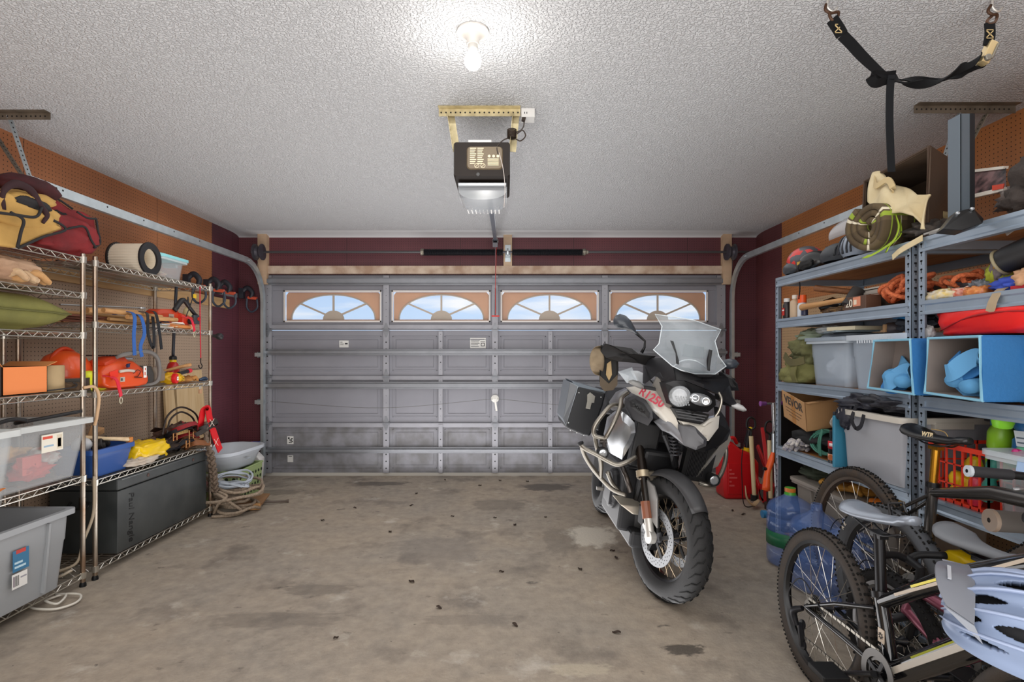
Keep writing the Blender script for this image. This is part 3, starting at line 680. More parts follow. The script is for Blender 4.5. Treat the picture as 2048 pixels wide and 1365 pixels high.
def lbl(c, size, xd, yd, bg, fg, lines, par, name='label', t=.001):
    """printed paper label: a thin card with printed bars; lines are (x0,y0,x1,y1,colour) fractions"""
    x = V(xd).normalized(); y = V(yd).normalized(); n = x.cross(y).normalized(); q = MB().mat(m(bg, .5))
    def quad(a, b, e, f, th): q.prism([V(c)+x*(i-.5)*size[0]+y*(j-.5)*size[1]+n*0 for i, j in ((a, b), (e, b), (e, f), (a, f))], n*th)
    quad(0, 0, 1, 1, t)
    for a, b, e, f, col in lines: q.mat(m(col, .5)); quad(a, b, e, f, t*1.6)
    return q.build(name, None, par)
CLEAR = m('dfe6ea', .22, alpha=.2, spec=.6); CLEAR2 = m('d9dee0', .3, alpha=.22, spec=.5); FROST = m('cfdcea', .35, alpha=.36)
WOODH = wood('c99a63', 'b58250', 1, 30); WOODX = wood('c99a63', 'b58250', 0, 30); PALEW = wood('d8bd92', 'c7a678', 2, 8)

# ================================================================ left side things
# tool rail, batten, hooks
q = MB().bb((XL, 3.0, 1.775), (XL+.02, 5.52, 1.87)); tag(q.build('wooden_batten', wood('c9a577', 'b08a5c', 1, 9), bevel=.003), 'long pale wooden batten screwed to the left pegboard wall', 'board')
q = MB(); q.bb((XL+.02, 4.2, 1.90), (XL+.05, 5.62, 1.945)); q.bb((XL, 4.3, 1.90), (XL+.022, 4.34, 1.945)); q.bb((XL, 5.5, 1.90), (XL+.022, 5.54, 1.945)); tag(q.build('tool_rail', GALV, bevel=.003), 'pale metal tool rail above the wooden batten on the left wall', 'rail')
HK = ['black tool hook on the wall rail, nearest the white filter bin', 'black tool hook on the wall rail, second from the white filter', 'black tool hook on the wall rail above the batten end', 'black tool hook on the wall rail nearest the garage door']
for i, y in enumerate((4.68, 5.0, 5.2, 5.66)):
    t = thing('tool_hook', HK[i], 'hook', (XL+.05, y, 1.9), 'tool hooks on the wall rail')
    q = MB(); q.box((XL+.075, y, 1.95), (.05, .04, .11)); q.tube([(XL+.08, y, 1.97), (XL+.13, y+.01, 2.01), (XL+.18, y+.01, 1.96), (XL+.17, y, 1.90)], [.022, .026, .024, .018], 10, sm=5); q.build('bracket', m('23242c', .5), t, smooth=50)
    MB().tube([(XL+.13, y, 1.90), (XL+.12, y+.02, 1.80), (XL+.17, y+.02, 1.755), (XL+.24, y, 1.80), (XL+.235, y, 1.89)], .010, 8, sm=6).build('hook_arm', m('3b4350', .5), t, smooth=True)
    MB().tube([(XL+.14, y, 1.905), (XL+.235, y, 1.895)], [.014, .017], 8).build('grip_tip', m('c8563c', .5), t, smooth=50)

# paper filter
t = thing('cartridge_filter', 'round pleated cream paper filter with black rims on the top wire shelf', 'filter', (-2.57, 3.71, 1.85)); c0 = (-2.69, 3.71, 1.967)
q = MB(); n = 72
rings = [[V((c0[0]+x, c0[1]+(.106-(.004 if j % 2 else 0))*math.cos(2*PI*j/n), c0[2]+(.106-(.004 if j % 2 else 0))*math.sin(2*PI*j/n))) for j in range(n)] for x in (.01, .225)]
q.loft(rings, cap=False); rings2 = [[V((p.x, c0[1]+(p.y-c0[1])*.72, c0[2]+(p.z-c0[2])*.72)) for p in r] for r in rings]; q.loft(rings2, cap=False); q.build('paper', m('efe3cd', .8), t)
for x in (0, .222): MB().lathe([(.07, 0), (.114, 0), (.116, .006), (.114, .014), (.07, .014), (.07, 0)], (c0[0]+x, c0[1], c0[2]), 40, (1, 0, 0)).build('end_ring', m('1d1d20', .5), t, smooth=40)
# clear box, turquoise lid
t = tote('storage_box', 'small clear box with turquoise lid on the top wire shelf', 'storage box', (-2.585, 3.98, 1.852), .24, .28, .17, CLEAR, lid=m('8fd3d8', .4), ribs=False, rimM=m('dfe8ea', .4, alpha=.6))
MB().blob((-2.585, 3.93, 1.895), (.08, .06, .03), 3, .3).build('contents', m('e7cf9a', .7, 0, .6, 20, col2='b0506a'), t, smooth=True)
# black grate and white sheet on top shelf
q = MB()
for i in range(17): q.bar((-2.78, 3.17+i*.03, 1.856), (-2.5, 3.17+i*.03, 1.856), .012, .006)
for x in (-2.78, -2.64, -2.5): q.bar((x, 3.15, 1.861), (x, 3.67, 1.861), .014, .008)
tag(q.build('cooking_grate', m('191614', .5)), 'black slatted grate lying on the top wire shelf beside the filter', 'grate')
tag(MB().bb((-2.8, 3.95, 1.8505), (-2.46, 3.83, 1.8545)).build('foam_sheet', m('d9d6d0', .7)), 'thin white sheet lying on the top wire shelf beyond the clear box', 'sheet')

# aprons / vests on unit 1
def cloth(name, label, cat, parts, group=None):
    """parts: (child name or None, mesh builder, material)"""
    t = thing(name, label, cat, parts[0][1], group)
    for nm, _, mb, M in parts: mb.build(nm, M, t, smooth=60)
    return t
TAN = m('c39a55', .9, 0, .5, 6, .3, 40, col2='8f6c34'); MAR = m('8a1f22', .85, 0, .6, 5, .3, 40, col2='420f14'); PIPE = m('171314', .7)
t = thing('leather_apron', 'folded tan canvas vest with black piping on the left rack top', 'vest', (-2.5, 2.7, 1.855))
a = [atx(-40, 452, -2.36), atx(0, 440, -2.36), atx(40, 430, -2.36), atx(85, 430, -2.34), atx(130, 458, -2.32), atx(85, 474, -2.32), atx(35, 496, -2.31), atx(-20, 488, -2.33)]
MB().prism([p+V((0, 0, 0)) for p in a], (-.05, 0, 0)).build('front_flap', TAN, t, bevel=.012, smooth=60)
q = MB(); q.blob((-2.47, 2.62, 2.0), (.15, .26, .10), 4, .12, 2.2, 40, 24, .7, flat=.13, fold=.02, fd=(0, .3, 1)); q.blob((-2.45, 2.68, 2.08), (.13, .2, .05), 9, .12, 2, 40, 20, rot=(12, 0, 8), fold=.02, fd=(0, 0, 1)); q.build('folded_body', TAN, t, smooth=True)
for pts in ([a[3], a[4], a[5], a[6]], [atx(20, 425, -2.30), atx(45, 440, -2.30), atx(40, 465, -2.30), atx(33, 495, -2.30)], [atx(-10, 425, -2.31), atx(30, 430, -2.30), atx(70, 434, -2.30), atx(82, 415, -2.31)]):
    MB().tube([V(p)+V((.004, 0, 0)) for p in pts], .007, 6, sm=6).build('piping', PIPE, t, smooth=True)
for cc, rr_, yz in (((-2.325, 2.64, 2.05), (.01, .1, .028), 0), ((-2.335, 2.63, 1.99), (.012, .11, .022), 0)): MB().blob(cc, rr_, 6, .2).build('arm_opening', PIPE, t, smooth=True)
t = thing('vest', 'folded maroon vest with black piping lying behind the tan one', 'vest', (-2.5, 2.95, 1.855))
a = [atx(78, 462, -2.38), atx(95, 400, -2.40), atx(112, 398, -2.42), atx(143, 418, -2.40), atx(170, 424, -2.38), atx(190, 437, -2.38), atx(198, 486, -2.37), atx(186, 496, -2.36), atx(150, 487, -2.35), atx(112, 492, -2.35), atx(80, 488, -2.36)]
a = [V((p.x, p.y, p.z)) for p in a]
MB().prism(a, (-.07, .02, 0)).build('side_panel', MAR, t, bevel=.015, smooth=60)
q = MB(); q.blob((-2.5, 2.92, 1.97), (.16, .24, .11), 12, .15, 2, 48, 28, .7, flat=.11, fold=.018, fd=(0, 1, .6)); q.build('folded_body', MAR, t, smooth=True)
q = MB(); q.blob((-2.44, 2.74, 2.16), (.10, .16, .055), 15, .12, 2, 40, 20, fold=.015); q.build('collar', m('4a1218', .85, 0, .6, 8, col2='120708'), t, smooth=True)
for pts in ([a[1], a[2], a[3]], [atx(122, 462, -2.36), atx(145, 455, -2.34), atx(168, 455, -2.34), atx(180, 480, -2.34), atx(190, 496, -2.34)], [a[5], atx(194, 462, -2.36), a[6], a[7]], [atx(152, 424, -2.36), atx(172, 436, -2.35), atx(190, 438, -2.36)]):
    MB().tube([V(p)+V((.006, 0, 0)) for p in pts], .006, 6, sm=6).build('piping', PIPE, t, smooth=True)
# dark folds between
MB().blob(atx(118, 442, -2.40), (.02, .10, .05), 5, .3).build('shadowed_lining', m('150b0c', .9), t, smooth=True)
MB().tube([atx(8, 420, -2.33), atx(6, 385, -2.34), atx(30, 368, -2.34), atx(60, 380, -2.33), atx(80, 410, -2.32), atx(93, 430, -2.31), atx(86, 446, -2.31)], [.008, .012, .02, .018, .014, .014, .008], 8, sm=6).build('strap', m('2c0f14', .8), t, smooth=True)

# tan leather gloves on second shelf
def glove(mb, c, rz=0, s=1.0, tilt=0, seed=1, curl=.3):
    mb.T = T_(rz, c, tilt) @ Matrix.Scale(s, 4); rnd = random.Random(seed)
    mb.blob((0, 0, .018), (.05, .045, .018), seed, .15, 3, 20, 12, .8)
    mb.tube([(-.05, 0, .018), (-.09, 0, .02), (-.12, .0, .018)], [.036, .034, .042], 12, flat=.42, up=(0, 0, 1))
    for k in range(4):
        y = -.034+.022*k; L_ = (.07, .082, .078, .06)[k]; z2 = .03+.02*rnd.random()
        mb.tube([(.03, y, .02), (.03+L_*.5, y*1.15, z2), (.03+L_*.85, y*1.25, .014), (.03+L_, y*1.25, .008)], [.0135, .0135, .0115, .008], 8, sm=4)
    mb.tube([(-.02, .035, .018), (.01, .07, .022), (.04, .082, .014)], [.015, .013, .009], 8, sm=4); mb.T = None
    return mb
for i, (c, rz, tl, lb) in enumerate(((atx(22, 540, -2.42), 60, 20, 'crumpled tan leather work glove drooping off the second left shelf'), (atx(0, 545, -2.45), 20, 5, 'pale leather work glove at the far left edge of the second shelf'))):
    q = glove(MB(), (c.x, c.y, 1.66), rz, 1.35, 0, 3+i); tag(q.build('work_glove', m('c99c68' if i == 0 else 'd9bc98', .9, 0, .5, 18, .3, 60, col2='8f6238'), smooth=60), lb, 'glove')
tag(MB().blob((-2.52, 2.6, 1.72), (.16, .22, .075), 21, .2, 2.6, 48, 28, .8, flat=.07, fold=.02, fd=(0, 1, 1)).build('cloth_bag', m('c2a083', .9, 0, .6, 9, .3, 50, col2='7f5a40'), smooth=True), 'crumpled beige cloth bag on the second left shelf', 'bag')
# olive pillow
t = thing('pillow', 'olive green stuffed pillow on the third left shelf', 'pillow', (-2.55, 2.66, 1.43)); OL = m('7d7a3c', .8, 0, .5, 5, .25, 30, col2='55542a')
q = MB(); N = 26
def pil(u, v, s):
    x = (u-.5)*2; y = (v-.5)*2; k = (1-abs(x)**2.6)*(1-abs(y)**2.6); k = max(0, k)**.5
    return V((-2.56+.2*x*(1-.06*y*y), 2.62+.33*y*(1-.08*x*x), 1.525+s*.095*k+.006*noise.noise(V((x*3, y*3, s)))))
for s in (1, -1): q.sheet(lambda u, v: pil(u, v, s), N, N, .002)
q.build('cushion', OL, t, smooth=True)
MB().tube([pil(u, v, 1)+V((0, 0, 0)) for u, v in [(i/10, 0) for i in range(10)]+[(1, i/10) for i in range(10)]+[(1-i/10, 1) for i in range(10)]+[(0, 1-i/10) for i in range(10)]], .005, 6, closed=True).build('seam_piping', m('5b5a2a', .8), t, smooth=True)

# wooden dowels
DW = ['b98d58', 'a87c4c', 'c7a06c', '93683e', '6b3d24']; rnd = random.Random(5)
for i in range(16):
    row = i//6; x = -2.70+.042*(i % 6)+.02*(row % 2); z = 1.506+.022*row; y0 = 2.98+.2*rnd.random() if x < -2.55 else 3.14+.2*rnd.random(); y1 = 3.72+.25*rnd.random()
    q = MB().cyl((x, y0, z), (x+.06*(rnd.random()-.3), y1, z+.004), .0105+.002*(i % 3 == 0), 10)
    tag(q.build('wooden_dowel', wood(DW[i % 5], DW[(i+1) % 5], 1, 30), smooth=50), 'wooden dowel in the far rack bundle, %s layer, %s from the wall' % (('bottom', 'middle', 'top')[row], ('first', 'second', 'third', 'fourth', 'fifth', 'sixth')[i % 6]), 'dowel', 'wooden dowels on the wire shelf')
for i, (a, b, r, lb) in enumerate((((-2.50, 3.2, 1.57), (-2.46, 3.57, 1.585), .017, 'thick pale broom handle on top of the dowels with its end towards us'), ((-2.44, 3.25, 1.575), (-2.39, 3.72, 1.565), .015, 'brown tool handle with rounded tip crossing the dowels'), ((-2.40, 3.4, 1.545), (-2.37, 3.86, 1.555), .015, 'brown tool handle with rounded tip by the blue strap'))):
    q = MB().mat(WOODH).cyl(a, b, r, 14); q.mat(m('5d4228', .7)).cyl(V(b), V(b)+V((0, .001, 0)), r*.6, 10); tag(q.build('broomstick', None, smooth=50), lb, 'handle')
t = thing('wrench', 'long steel wrench lying across the top of the wooden dowels', 'wrench', (-2.6, 3.4, 1.6))
q = MB(); q.bar((-2.62, 3.15, 1.60), (-2.45, 3.60, 1.618), .016, .008); q.lathe([(.008, -.006), (.022, -.006), (.022, .006), (.008, .006), (.008, -.006)], (-2.45, 3.61, 1.618), 14); q.build('shank', STEEL, t, bevel=.002)
# red brown stack of slats on unit 1/2 join
for i in range(3):
    tag(MB().box((-2.60+.03*i, 3.06+.06*i, 1.505+.014*i), (.12, .42, .011), (0, 0, -14+8*i)).build('wooden_lath', wood('6e3a22', '54291a', 1, 20)), ['reddish brown wooden slat under the olive pillow end, lowest', 'reddish brown wooden slat by the olive pillow, middle of three', 'reddish brown wooden slat by the olive pillow, topmost of three'][i], 'slat', 'red brown slats on the wire shelf')
# straps
def strap_thing(name, label, cat, paths, M, w=.03, extra=None, **k):
    t = thing(name, label, cat, paths[0][0], **k)
    for p in paths: MB().ribbon(p, w, .0035, 6, (0, 1, 0)).build('webbing', M, t, smooth=50)
    return t
BLU = m('2f62ae', .7, 0, .3, 30, .2, 200)
strap_thing('webbing_strap', 'blue webbing strap hanging over the second wire shelf edge', 'strap', [[(-2.5, 3.42, 1.56), (-2.42, 3.42, 1.58), (-2.355, 3.40, 1.55), (-2.352, 3.39, 1.42), (-2.35, 3.395, 1.30)], [(-2.45, 3.47, 1.55), (-2.37, 3.47, 1.56), (-2.345, 3.48, 1.45), (-2.35, 3.45, 1.36), (-2.348, 3.46, 1.29)]], BLU)
strap_thing('webbing_strap', 'black looped strap hanging beside the blue one on the wire shelf', 'strap', [[(-2.42, 3.55, 1.59), (-2.36, 3.53, 1.57), (-2.348, 3.52, 1.44), (-2.335, 3.55, 1.35), (-2.348, 3.58, 1.44), (-2.37, 3.6, 1.56)], [(-2.4, 3.6, 1.6), (-2.35, 3.6, 1.58), (-2.35, 3.64, 1.45), (-2.35, 3.66, 1.34)]], m('16171b', .6), .026)
# papers and blue rag
rag = m('2b4a86', .9, 0, .6, 30, .4, 60, col2='142344')
tag(MB().blob((-2.52, 3.85, 1.535), (.09, .14, .03), 8, .5, 4).build('rag', rag, smooth=True), 'blue crumpled rag on the second wire shelf by the small saw', 'rag')
for i in range(5): tag(MB().box((-2.44+.012*i, 3.72+.05*i, 1.50+.008*i), (.07, .24, .006), (0, 2, -20+12*i)).build('paint_stick', m(['e8e2d6', 'd9c9a8', 'cfd6dc', 'c99c78', 'eeeae2'][i], .6)), ['flat white stick lowest in the little stack near the small saw', 'cream flat stick in the little stack near the small saw', 'pale blue flat stick in the stack near the small saw', 'orange-brown flat stick in the stack near the small saw', 'flat white stick topmost in the stack near the small saw'][i], 'stick', 'flat sticks on the wire shelf')
ORG = m('e2501a', .35, coat=.3); ORG2 = m('c8401a', .45); CHB = m('1f1e20', .45); GRYP = m('6c6864', .5)
# top-handle saw (in its orange case) on shelf 2, placed by world points
t = thing('pruning_saw', 'small orange top-handle chainsaw with black grip on the second shelf', 'chainsaw', (-2.42, 4.0, 1.495))
q = MB().mat(ORG2); q.loft([[V((-2.5+a*.065*s, y, 1.575+b*.07*s2)) for a, b in ((-1, -1), (1, -1), (1.05, .5), (.7, 1), (-.7, 1), (-1, .5))] for y, s, s2 in ((3.78, .8, .55), (3.82, .95, .8), (3.97, 1, .95), (4.02, .9, .9))]); q.build('body', None, t, bevel=.006, smooth=40)
q = MB().mat(m('d23b22', .4)); q.loft([[V((-2.46+a*.06, y, 1.56+b*.06*s)) for a, b in ((-1, -1), (1, -1), (1.05, .6), (.5, 1), (-.8, 1))] for y, s in ((3.99, .95), (4.10, .75), (4.16, .5))]); q.build('engine_cover', None, t, bevel=.008, smooth=40)
MB().tube([(-2.44, 3.95, 1.63), (-2.44, 4.02, 1.70), (-2.43, 4.05, 1.715), (-2.43, 4.10, 1.68), (-2.42, 4.17, 1.62), (-2.42, 4.22, 1.59)], [.018, .02, .017, .014, .014, .02], 10, sm=5).build('top_handle', CHB, t, smooth=True)
q = MB(); q.box((-2.40, 4.16, 1.575), (.03, .09, .07)); q.build('guard', m('3a4246', .5), t, bevel=.008); q = MB(); q.lathe([(0, 0), (.022, 0), (.022, .02), (0, .02)], (-2.39, 4.05, 1.555), 16, (1, 0, 0)); q.build('cap', CHB, t, smooth=40)
MB().lathe([(0, 0), (.014, 0), (.012, .012), (0, .012)], (-2.383, 4.16, 1.58), 12, (1, 0, 0)).build('fuel_button', m('d9301c', .4), t)
lbl((-2.432, 3.90, 1.575), (.06, .05), (0, 1, 0), (0, 0, 1), 'b09a88', '', [(.1, .2, .8, .3, '3a2e28'), (.1, .5, .8, .6, '3a2e28')], t)
t = thing('oil_bottle', 'pale yellow oil bottle with black cap behind the small saw', 'bottle', (-2.52, 4.32-.12, 1.495))
MB().lathe([(0, 0), (.036, 0), (.038, .01), (.038, .13), (.03, .16), (.016, .175), (.016, .19)], (-2.50, 4.22, 1.50), 20).build('body', m('e5d3a0', .4), t, smooth=50); MB().lathe([(0, .19), (.02, .19), (.02, .205), (.008, .21), (.004, .26), (0, .26)], (-2.50, 4.22, 1.50), 14).build('cap', CHB, t, smooth=40)
t = thing('mallet', 'orange and tan roller lying at the front of the second shelf', 'roller', (-2.4, 3.95, 1.495))
MB().cyl((-2.392, 3.80, 1.512), (-2.392, 4.06, 1.512), .014, 12).build('body', m('d98a4a', .5), t, smooth=40); MB().cyl((-2.392, 4.06, 1.512), (-2.392, 4.085, 1.512), .019, 14).build('end_cap', m('e9cfae', .5), t, smooth=40)
def tagstrap(y, ztop, zbot, x, lb):
    t = thing('wrist_strap', lb, 'strap', (x, y, ztop))
    MB().ribbon([(x-.06, y-.04, ztop+.02), (x, y-.02, ztop), (x+.01, y, (ztop+zbot)/2), (x+.005, y+.02, zbot+.02)], .024, .004, 6, (0, 1, 0)).build('webbing', m('d9223a', .5), t, smooth=50)
    MB().lathe([(.017, 0), (.0205, .003), (.024, 0), (.0205, -.003), (.017, 0)], (x+.005, y+.02, zbot-.004), 18, (1, .3, 0)).build('ring', m('d8cfb4', .35, .5), t, smooth=True)
tagstrap(4.02, 1.57, 1.46, -2.35, 'small red strap with a pale ring hanging off the second shelf')
tagstrap(3.24, 1.16, 1.03, -2.345, 'large red strap with cream ring hanging below the big chainsaw')
t = thing('bungee_cord', 'red bungee cord with dark hook hanging from the top shelf corner', 'cord', (-2.38, 4.17, 1.84))
MB().tube([(-2.36, 4.14, 1.83), (-2.36, 4.14, 1.6), (-2.36, 4.15, 1.27)], .004, 6).build('cord', m('c81e34', .6), t, smooth=True); MB().tube([(-2.36, 4.15, 1.28), (-2.36, 4.15, 1.24), (-2.36, 4.17, 1.215), (-2.36, 4.15, 1.195), (-2.36, 4.125, 1.21), (-2.36, 4.125, 1.225)], .004, 6, sm=5).build('hook', m('2c2624', .4, .6), t, smooth=True)
t = thing('gear_tag', 'thin black cord with yellow tag hanging under the top wire shelf', 'cord', (-2.38, 4.08, 1.82))
MB().tube([(-2.37, 4.1, 1.83), (-2.38, 4.06, 1.70), (-2.40, 4.02, 1.58)], .0035, 6).build('cord', CHB, t); MB().box((-2.372, 4.09, 1.75), (.003, .04, .03)).build('tag', m('d8b020', .5), t)

# orange helmet with ear muffs
t = thing('safety_helmet', 'orange forestry helmet with yellow ear muffs beside the big chainsaw', 'helmet', (-2.58, 3.2, 1.09))
hc = V((-2.60, 3.16, 1.20))
MB().lathe([(.128, -.03), (.13, 0), (.122, .05), (.095, .095), (.05, .122), (0, .13)], hc, 28).build('shell', m('e25420', .35, coat=.3), t, smooth=50)
MB().lathe([(.10, -.026), (.15, -.028), (.152, -.034), (.10, -.034)], hc+V((0, -.01, 0)), 28).build('brim', m('c94a1a', .4), t, smooth=50)
MB().tube([hc+V((-.0, -.12, .0)), hc+V((0, -.08, .1)), hc+V((0, 0, .142)), hc+V((0, .08, .1)), hc+V((0, .12, 0))], .012, 8, sm=6).build('ridge', ORG2, t, smooth=True)
for s in (-1, 1):
    q = MB().mat(m('dfe22a', .4)); q.blob(hc+V((.13, .05*s+.06, -.05)), (.035, .05, .06), 3, .03, p=.7); q.mat(CHB); q.blob(hc+V((.11, .05*s+.06, -.05)), (.03, .044, .052), 3, .03, p=.7); q.build('ear_muff', None, t, smooth=True)
q = MB(); q.sheet(lambda u, v: hc+V((.02+.15*math.cos((u-.5)*1.9), -.02+.15*math.sin((u-.5)*1.9)-.05, -.03-.08*v)), 12, 5, .003); q.build('visor', m('3a332c', .6), t, smooth=True)
t = thing('leather_bag', 'crumpled brown leather pouch under the orange helmet', 'pouch', (-2.6, 3.0, 1.09))
MB().blob((-2.50, 3.02, 1.125), (.08, .07, .035), 33, .4, 3, flat=.03).build('body', m('6d5338', .8, 0, .6, 14, .3, 50, col2='33251a'), t, smooth=True)

# big chainsaw
t = thing('chainsaw', 'large orange chainsaw with black wrap handle on the third wire shelf', 'chainsaw', (-2.44, 3.5, 1.09))
def sec(y, zb, zt, xa, xb, ch=.2):
    h = zt-zb; w = xb-xa; pr = [(0, 0), (1, 0), (1.0, .55), (1-ch, 1), (ch, 1), (0, .6)]; return [V((xa+w*a, y, zb+h*b)) for a, b in pr]
q = MB(); q.loft([sec(3.20, 1.12, 1.20, -2.52, -2.40), sec(3.24, 1.10, 1.235, -2.56, -2.385), sec(3.34, 1.098, 1.275, -2.58, -2.38), sec(3.48, 1.098, 1.265, -2.58, -2.38), sec(3.56, 1.105, 1.225, -2.57, -2.385), sec(3.60, 1.12, 1.19, -2.55, -2.40)]); q.build('engine_housing', ORG, t, bevel=.012, smooth=45)
q = MB(); q.loft([sec(3.24, 1.235, 1.265, -2.54, -2.42), sec(3.30, 1.25, 1.29, -2.55, -2.42), sec(3.42, 1.25, 1.30, -2.55, -2.42), sec(3.46, 1.25, 1.27, -2.54, -2.43)]); q.build('air_filter_cover', ORG2, t, bevel=.006, smooth=45)
q = MB()
for k in range(7): q.bb((-2.548, 3.25+k*.026, 1.295), (-2.43, 3.258+k*.026, 1.303))
q.build('vent_slats', CHB, t)
MB().tube([(-2.40, 3.30, 1.285), (-2.37, 3.33, 1.305), (-2.36, 3.52, 1.325), (-2.36, 3.62, 1.29), (-2.365, 3.66, 1.22), (-2.37, 3.66, 1.14), (-2.39, 3.62, 1.105), (-2.42, 3.5, 1.10)], [.010, .014, .015, .014, .013, .012, .011, .010], 10, sm=6).build('wrap_handle', GRYP, t, smooth=True)
q = MB(); q.loft([sec(3.60, 1.105, 1.23, -2.55, -2.42), sec(3.72, 1.115, 1.225, -2.54, -2.43)]); q.build('inertia_guard', m('4a4744', .5), t, bevel=.01, smooth=45)
q = MB(); q.loft([sec(3.70, 1.11, 1.22, -2.50, -2.41), sec(3.80, 1.12, 1.215, -2.50, -2.41)]); q.build('bar_scabbard', m('7c6e60', .5), t, bevel=.01)
q = MB(); q.tube([(-2.378, 3.30, 1.20), (-2.37, 3.36, 1.205), (-2.372, 3.42, 1.20)], .009, 8, sm=4); q.build('starter_grip', m('c9bcae', .5), t, smooth=True)
q = MB(); q.box((-2.45, 3.455, 1.283), (.05, .07, .014), (0, 8, 0)); q.build('chrome_plate', m('c6cbd0', .2, .9), t, bevel=.003)
q = MB(); q.tube([(-2.374, 3.42, 1.185), (-2.372, 3.45, 1.205), (-2.372, 3.48, 1.195), (-2.374, 3.46, 1.165), (-2.374, 3.43, 1.16), (-2.376, 3.5, 1.155)], .003, 5, sm=4); q.tube([(-2.376, 3.35, 1.235), (-2.374, 3.39, 1.25), (-2.376, 3.36, 1.22)], .0025, 5, sm=4); q.build('moulded_line', m('5c1c0a', .5), t)
MB().lathe([(0, 0), (.012, 0), (.012, .01), (0, .01)], (-2.38, 3.37, 1.235), 12, (1, 0, 0)).build('fuel_cap', m('202a52', .4), t)
lbl((-2.3785, 3.535, 1.19), (.03, .075), (0, 1, 0), (0, 0, 1), 'efece6', '', [(.3, .2, .6, .5, 'c84a2a'), (.4, .65, .7, .85, 'c84a2a')], t, 'decal')
lbl((-2.3805, 3.33, 1.15), (.04, .028), (0, 1, 0), (0, 0, 1), 'b4aca0', '', [(.1, .2, .5, .8, '4a443c')], t)
q = MB(); q.prism([V((-2.372, 3.20, 1.20)), V((-2.372, 3.27, 1.215)), V((-2.372, 3.275, 1.17)), V((-2.372, 3.22, 1.15))], (.008, 0, 0)); q.build('brake_lever', m('e03018', .45), t, bevel=.003)

# shelf three small things
t = thing('fuel_bottle', 'red bottle with yellow collar and long black spout on the third shelf', 'bottle', (-2.6, 4.2, 1.09))
b0 = (-2.60, 4.19, 1.095)
MB().lathe([(0, 0), (.042, 0), (.045, .01), (.045, .10), (.036, .135), (.022, .15)], b0, 24).build('body', m('c02020', .35, coat=.3), t, smooth=50); MB().lathe([(.022, .148), (.024, .15), (.024, .168), (.02, .17)], b0, 20).build('collar', m('e8c018', .4), t, smooth=40)
MB().lathe([(0, .168), (.027, .168), (.027, .19), (.018, .2), (0, .2)], b0, 16).build('cap', CHB, t, smooth=40); MB().tube([V(b0)+V((0, 0, .19)), V(b0)+V((.01, .0, .45)), V(b0)+V((.02, .01, .74))], .0115, 10, sm=4).build('spout', m('2b2e36', .5), t, smooth=True)
YEL = m('e8b414', .45, 0, .3, 20, .3, 40)
t = thing('leather_pouch', 'yellow and orange crumpled pouch on the third wire shelf', 'pouch', (-2.45, 3.93, 1.09)); MB().blob((-2.45, 3.92, 1.13), (.07, .09, .04), 22, .35, 3, flat=.038).build('body', YEL, t, smooth=True)
lbl((-2.378, 3.95, 1.125), (.03, .03), (0, 1, 0), (0, 0, 1), 'e8b414', '', [(.1, .1, .7, .3, '1c1a14'), (.3, .4, .9, .6, '1c1a14'), (.1, .7, .6, .85, '1c1a14')], t)
t = thing('tape_measure', 'round red cap with white label on the third wire shelf', 'cap', (-2.39, 3.87, 1.09)); MB().lathe([(0, 0), (.036, 0), (.038, .005), (.036, .025), (0, .027)], (-2.40, 3.87, 1.131), 24, (1, .2, 0)).build('body', m('d81c20', .4), t, smooth=40); lbl((-2.371, 3.876, 1.131), (.03, .026), (-.2, 1, 0), (0, 0, 1), 'f0e8e0', '', [(.2, .4, .8, .55, 'c83a3a')], t)
t = thing('hammer', 'small hammer with a tan wooden handle beside the red bottle', 'hammer', (-2.5, 4.1, 1.13)); MB().tube([(-2.56, 3.98, 1.175), (-2.46, 4.10, 1.215), (-2.44, 4.15, 1.225)], [.010, .013, .014], 10).build('handle', WOODH, t, smooth=40); MB().box((-2.57, 3.97, 1.165), (.10, .025, .03)).build('head', STEEL, t, bevel=.004)
t = thing('flashlight', 'black flashlight with a red cap on the third wire shelf', 'flashlight', (-2.42, 4.07, 1.15)); MB().cyl((-2.43, 3.98, 1.162), (-2.42, 4.08, 1.176), .014, 12).build('body', CHB, t, smooth=40); MB().cyl((-2.42, 4.08, 1.176), (-2.42, 4.115, 1.181), .017, 12).build('cap', m('d02a3c', .4), t, smooth=40)
tag(glove(MB(), (-2.43, 4.07, 1.095), 95, 1.0, 0, 4).build('work_glove', m('bb8344', .9, 0, .5, 20, .3, 60, col2='8a5a28'), smooth=60), 'orange-tan leather glove on the third wire shelf by the flashlight', 'glove')
tag(MB().tube([(-2.4, 4.2, 1.105), (-2.38, 4.24, 1.12), (-2.385, 4.28, 1.105), (-2.41, 4.25, 1.10)], .009, 8, closed=True, sm=5).build('carabiner', m('3a4a60', .35, .6), smooth=True), 'dark blue carabiner at the far end of the third wire shelf', 'carabiner')
t = thing('padlock', 'small tan padlock hanging below the third wire shelf', 'padlock', (-2.37, 4.13, 1.03)); MB().bb((-2.38, 4.15, 1.00), (-2.365, 4.18, 1.035)).build('body', m('b58a68', .5), t, bevel=.003); MB().tube([(-2.372, 4.157, 1.035), (-2.372, 4.157, 1.06), (-2.372, 4.165, 1.066), (-2.372, 4.173, 1.06), (-2.372, 4.173, 1.035)], .002, 6).build('shackle', STEEL, t)
tag(MB().lathe([(0, 0), (.012, 0), (.014, .02), (.026, .035), (.028, .06), (.018, .075), (0, .078)], (-2.365, 4.33, 1.455), 18, (1, .2, -.1)).build('rubber_stopper', CHB, smooth=50), 'round black knob sticking out at the far end of the second shelf', 'knob')

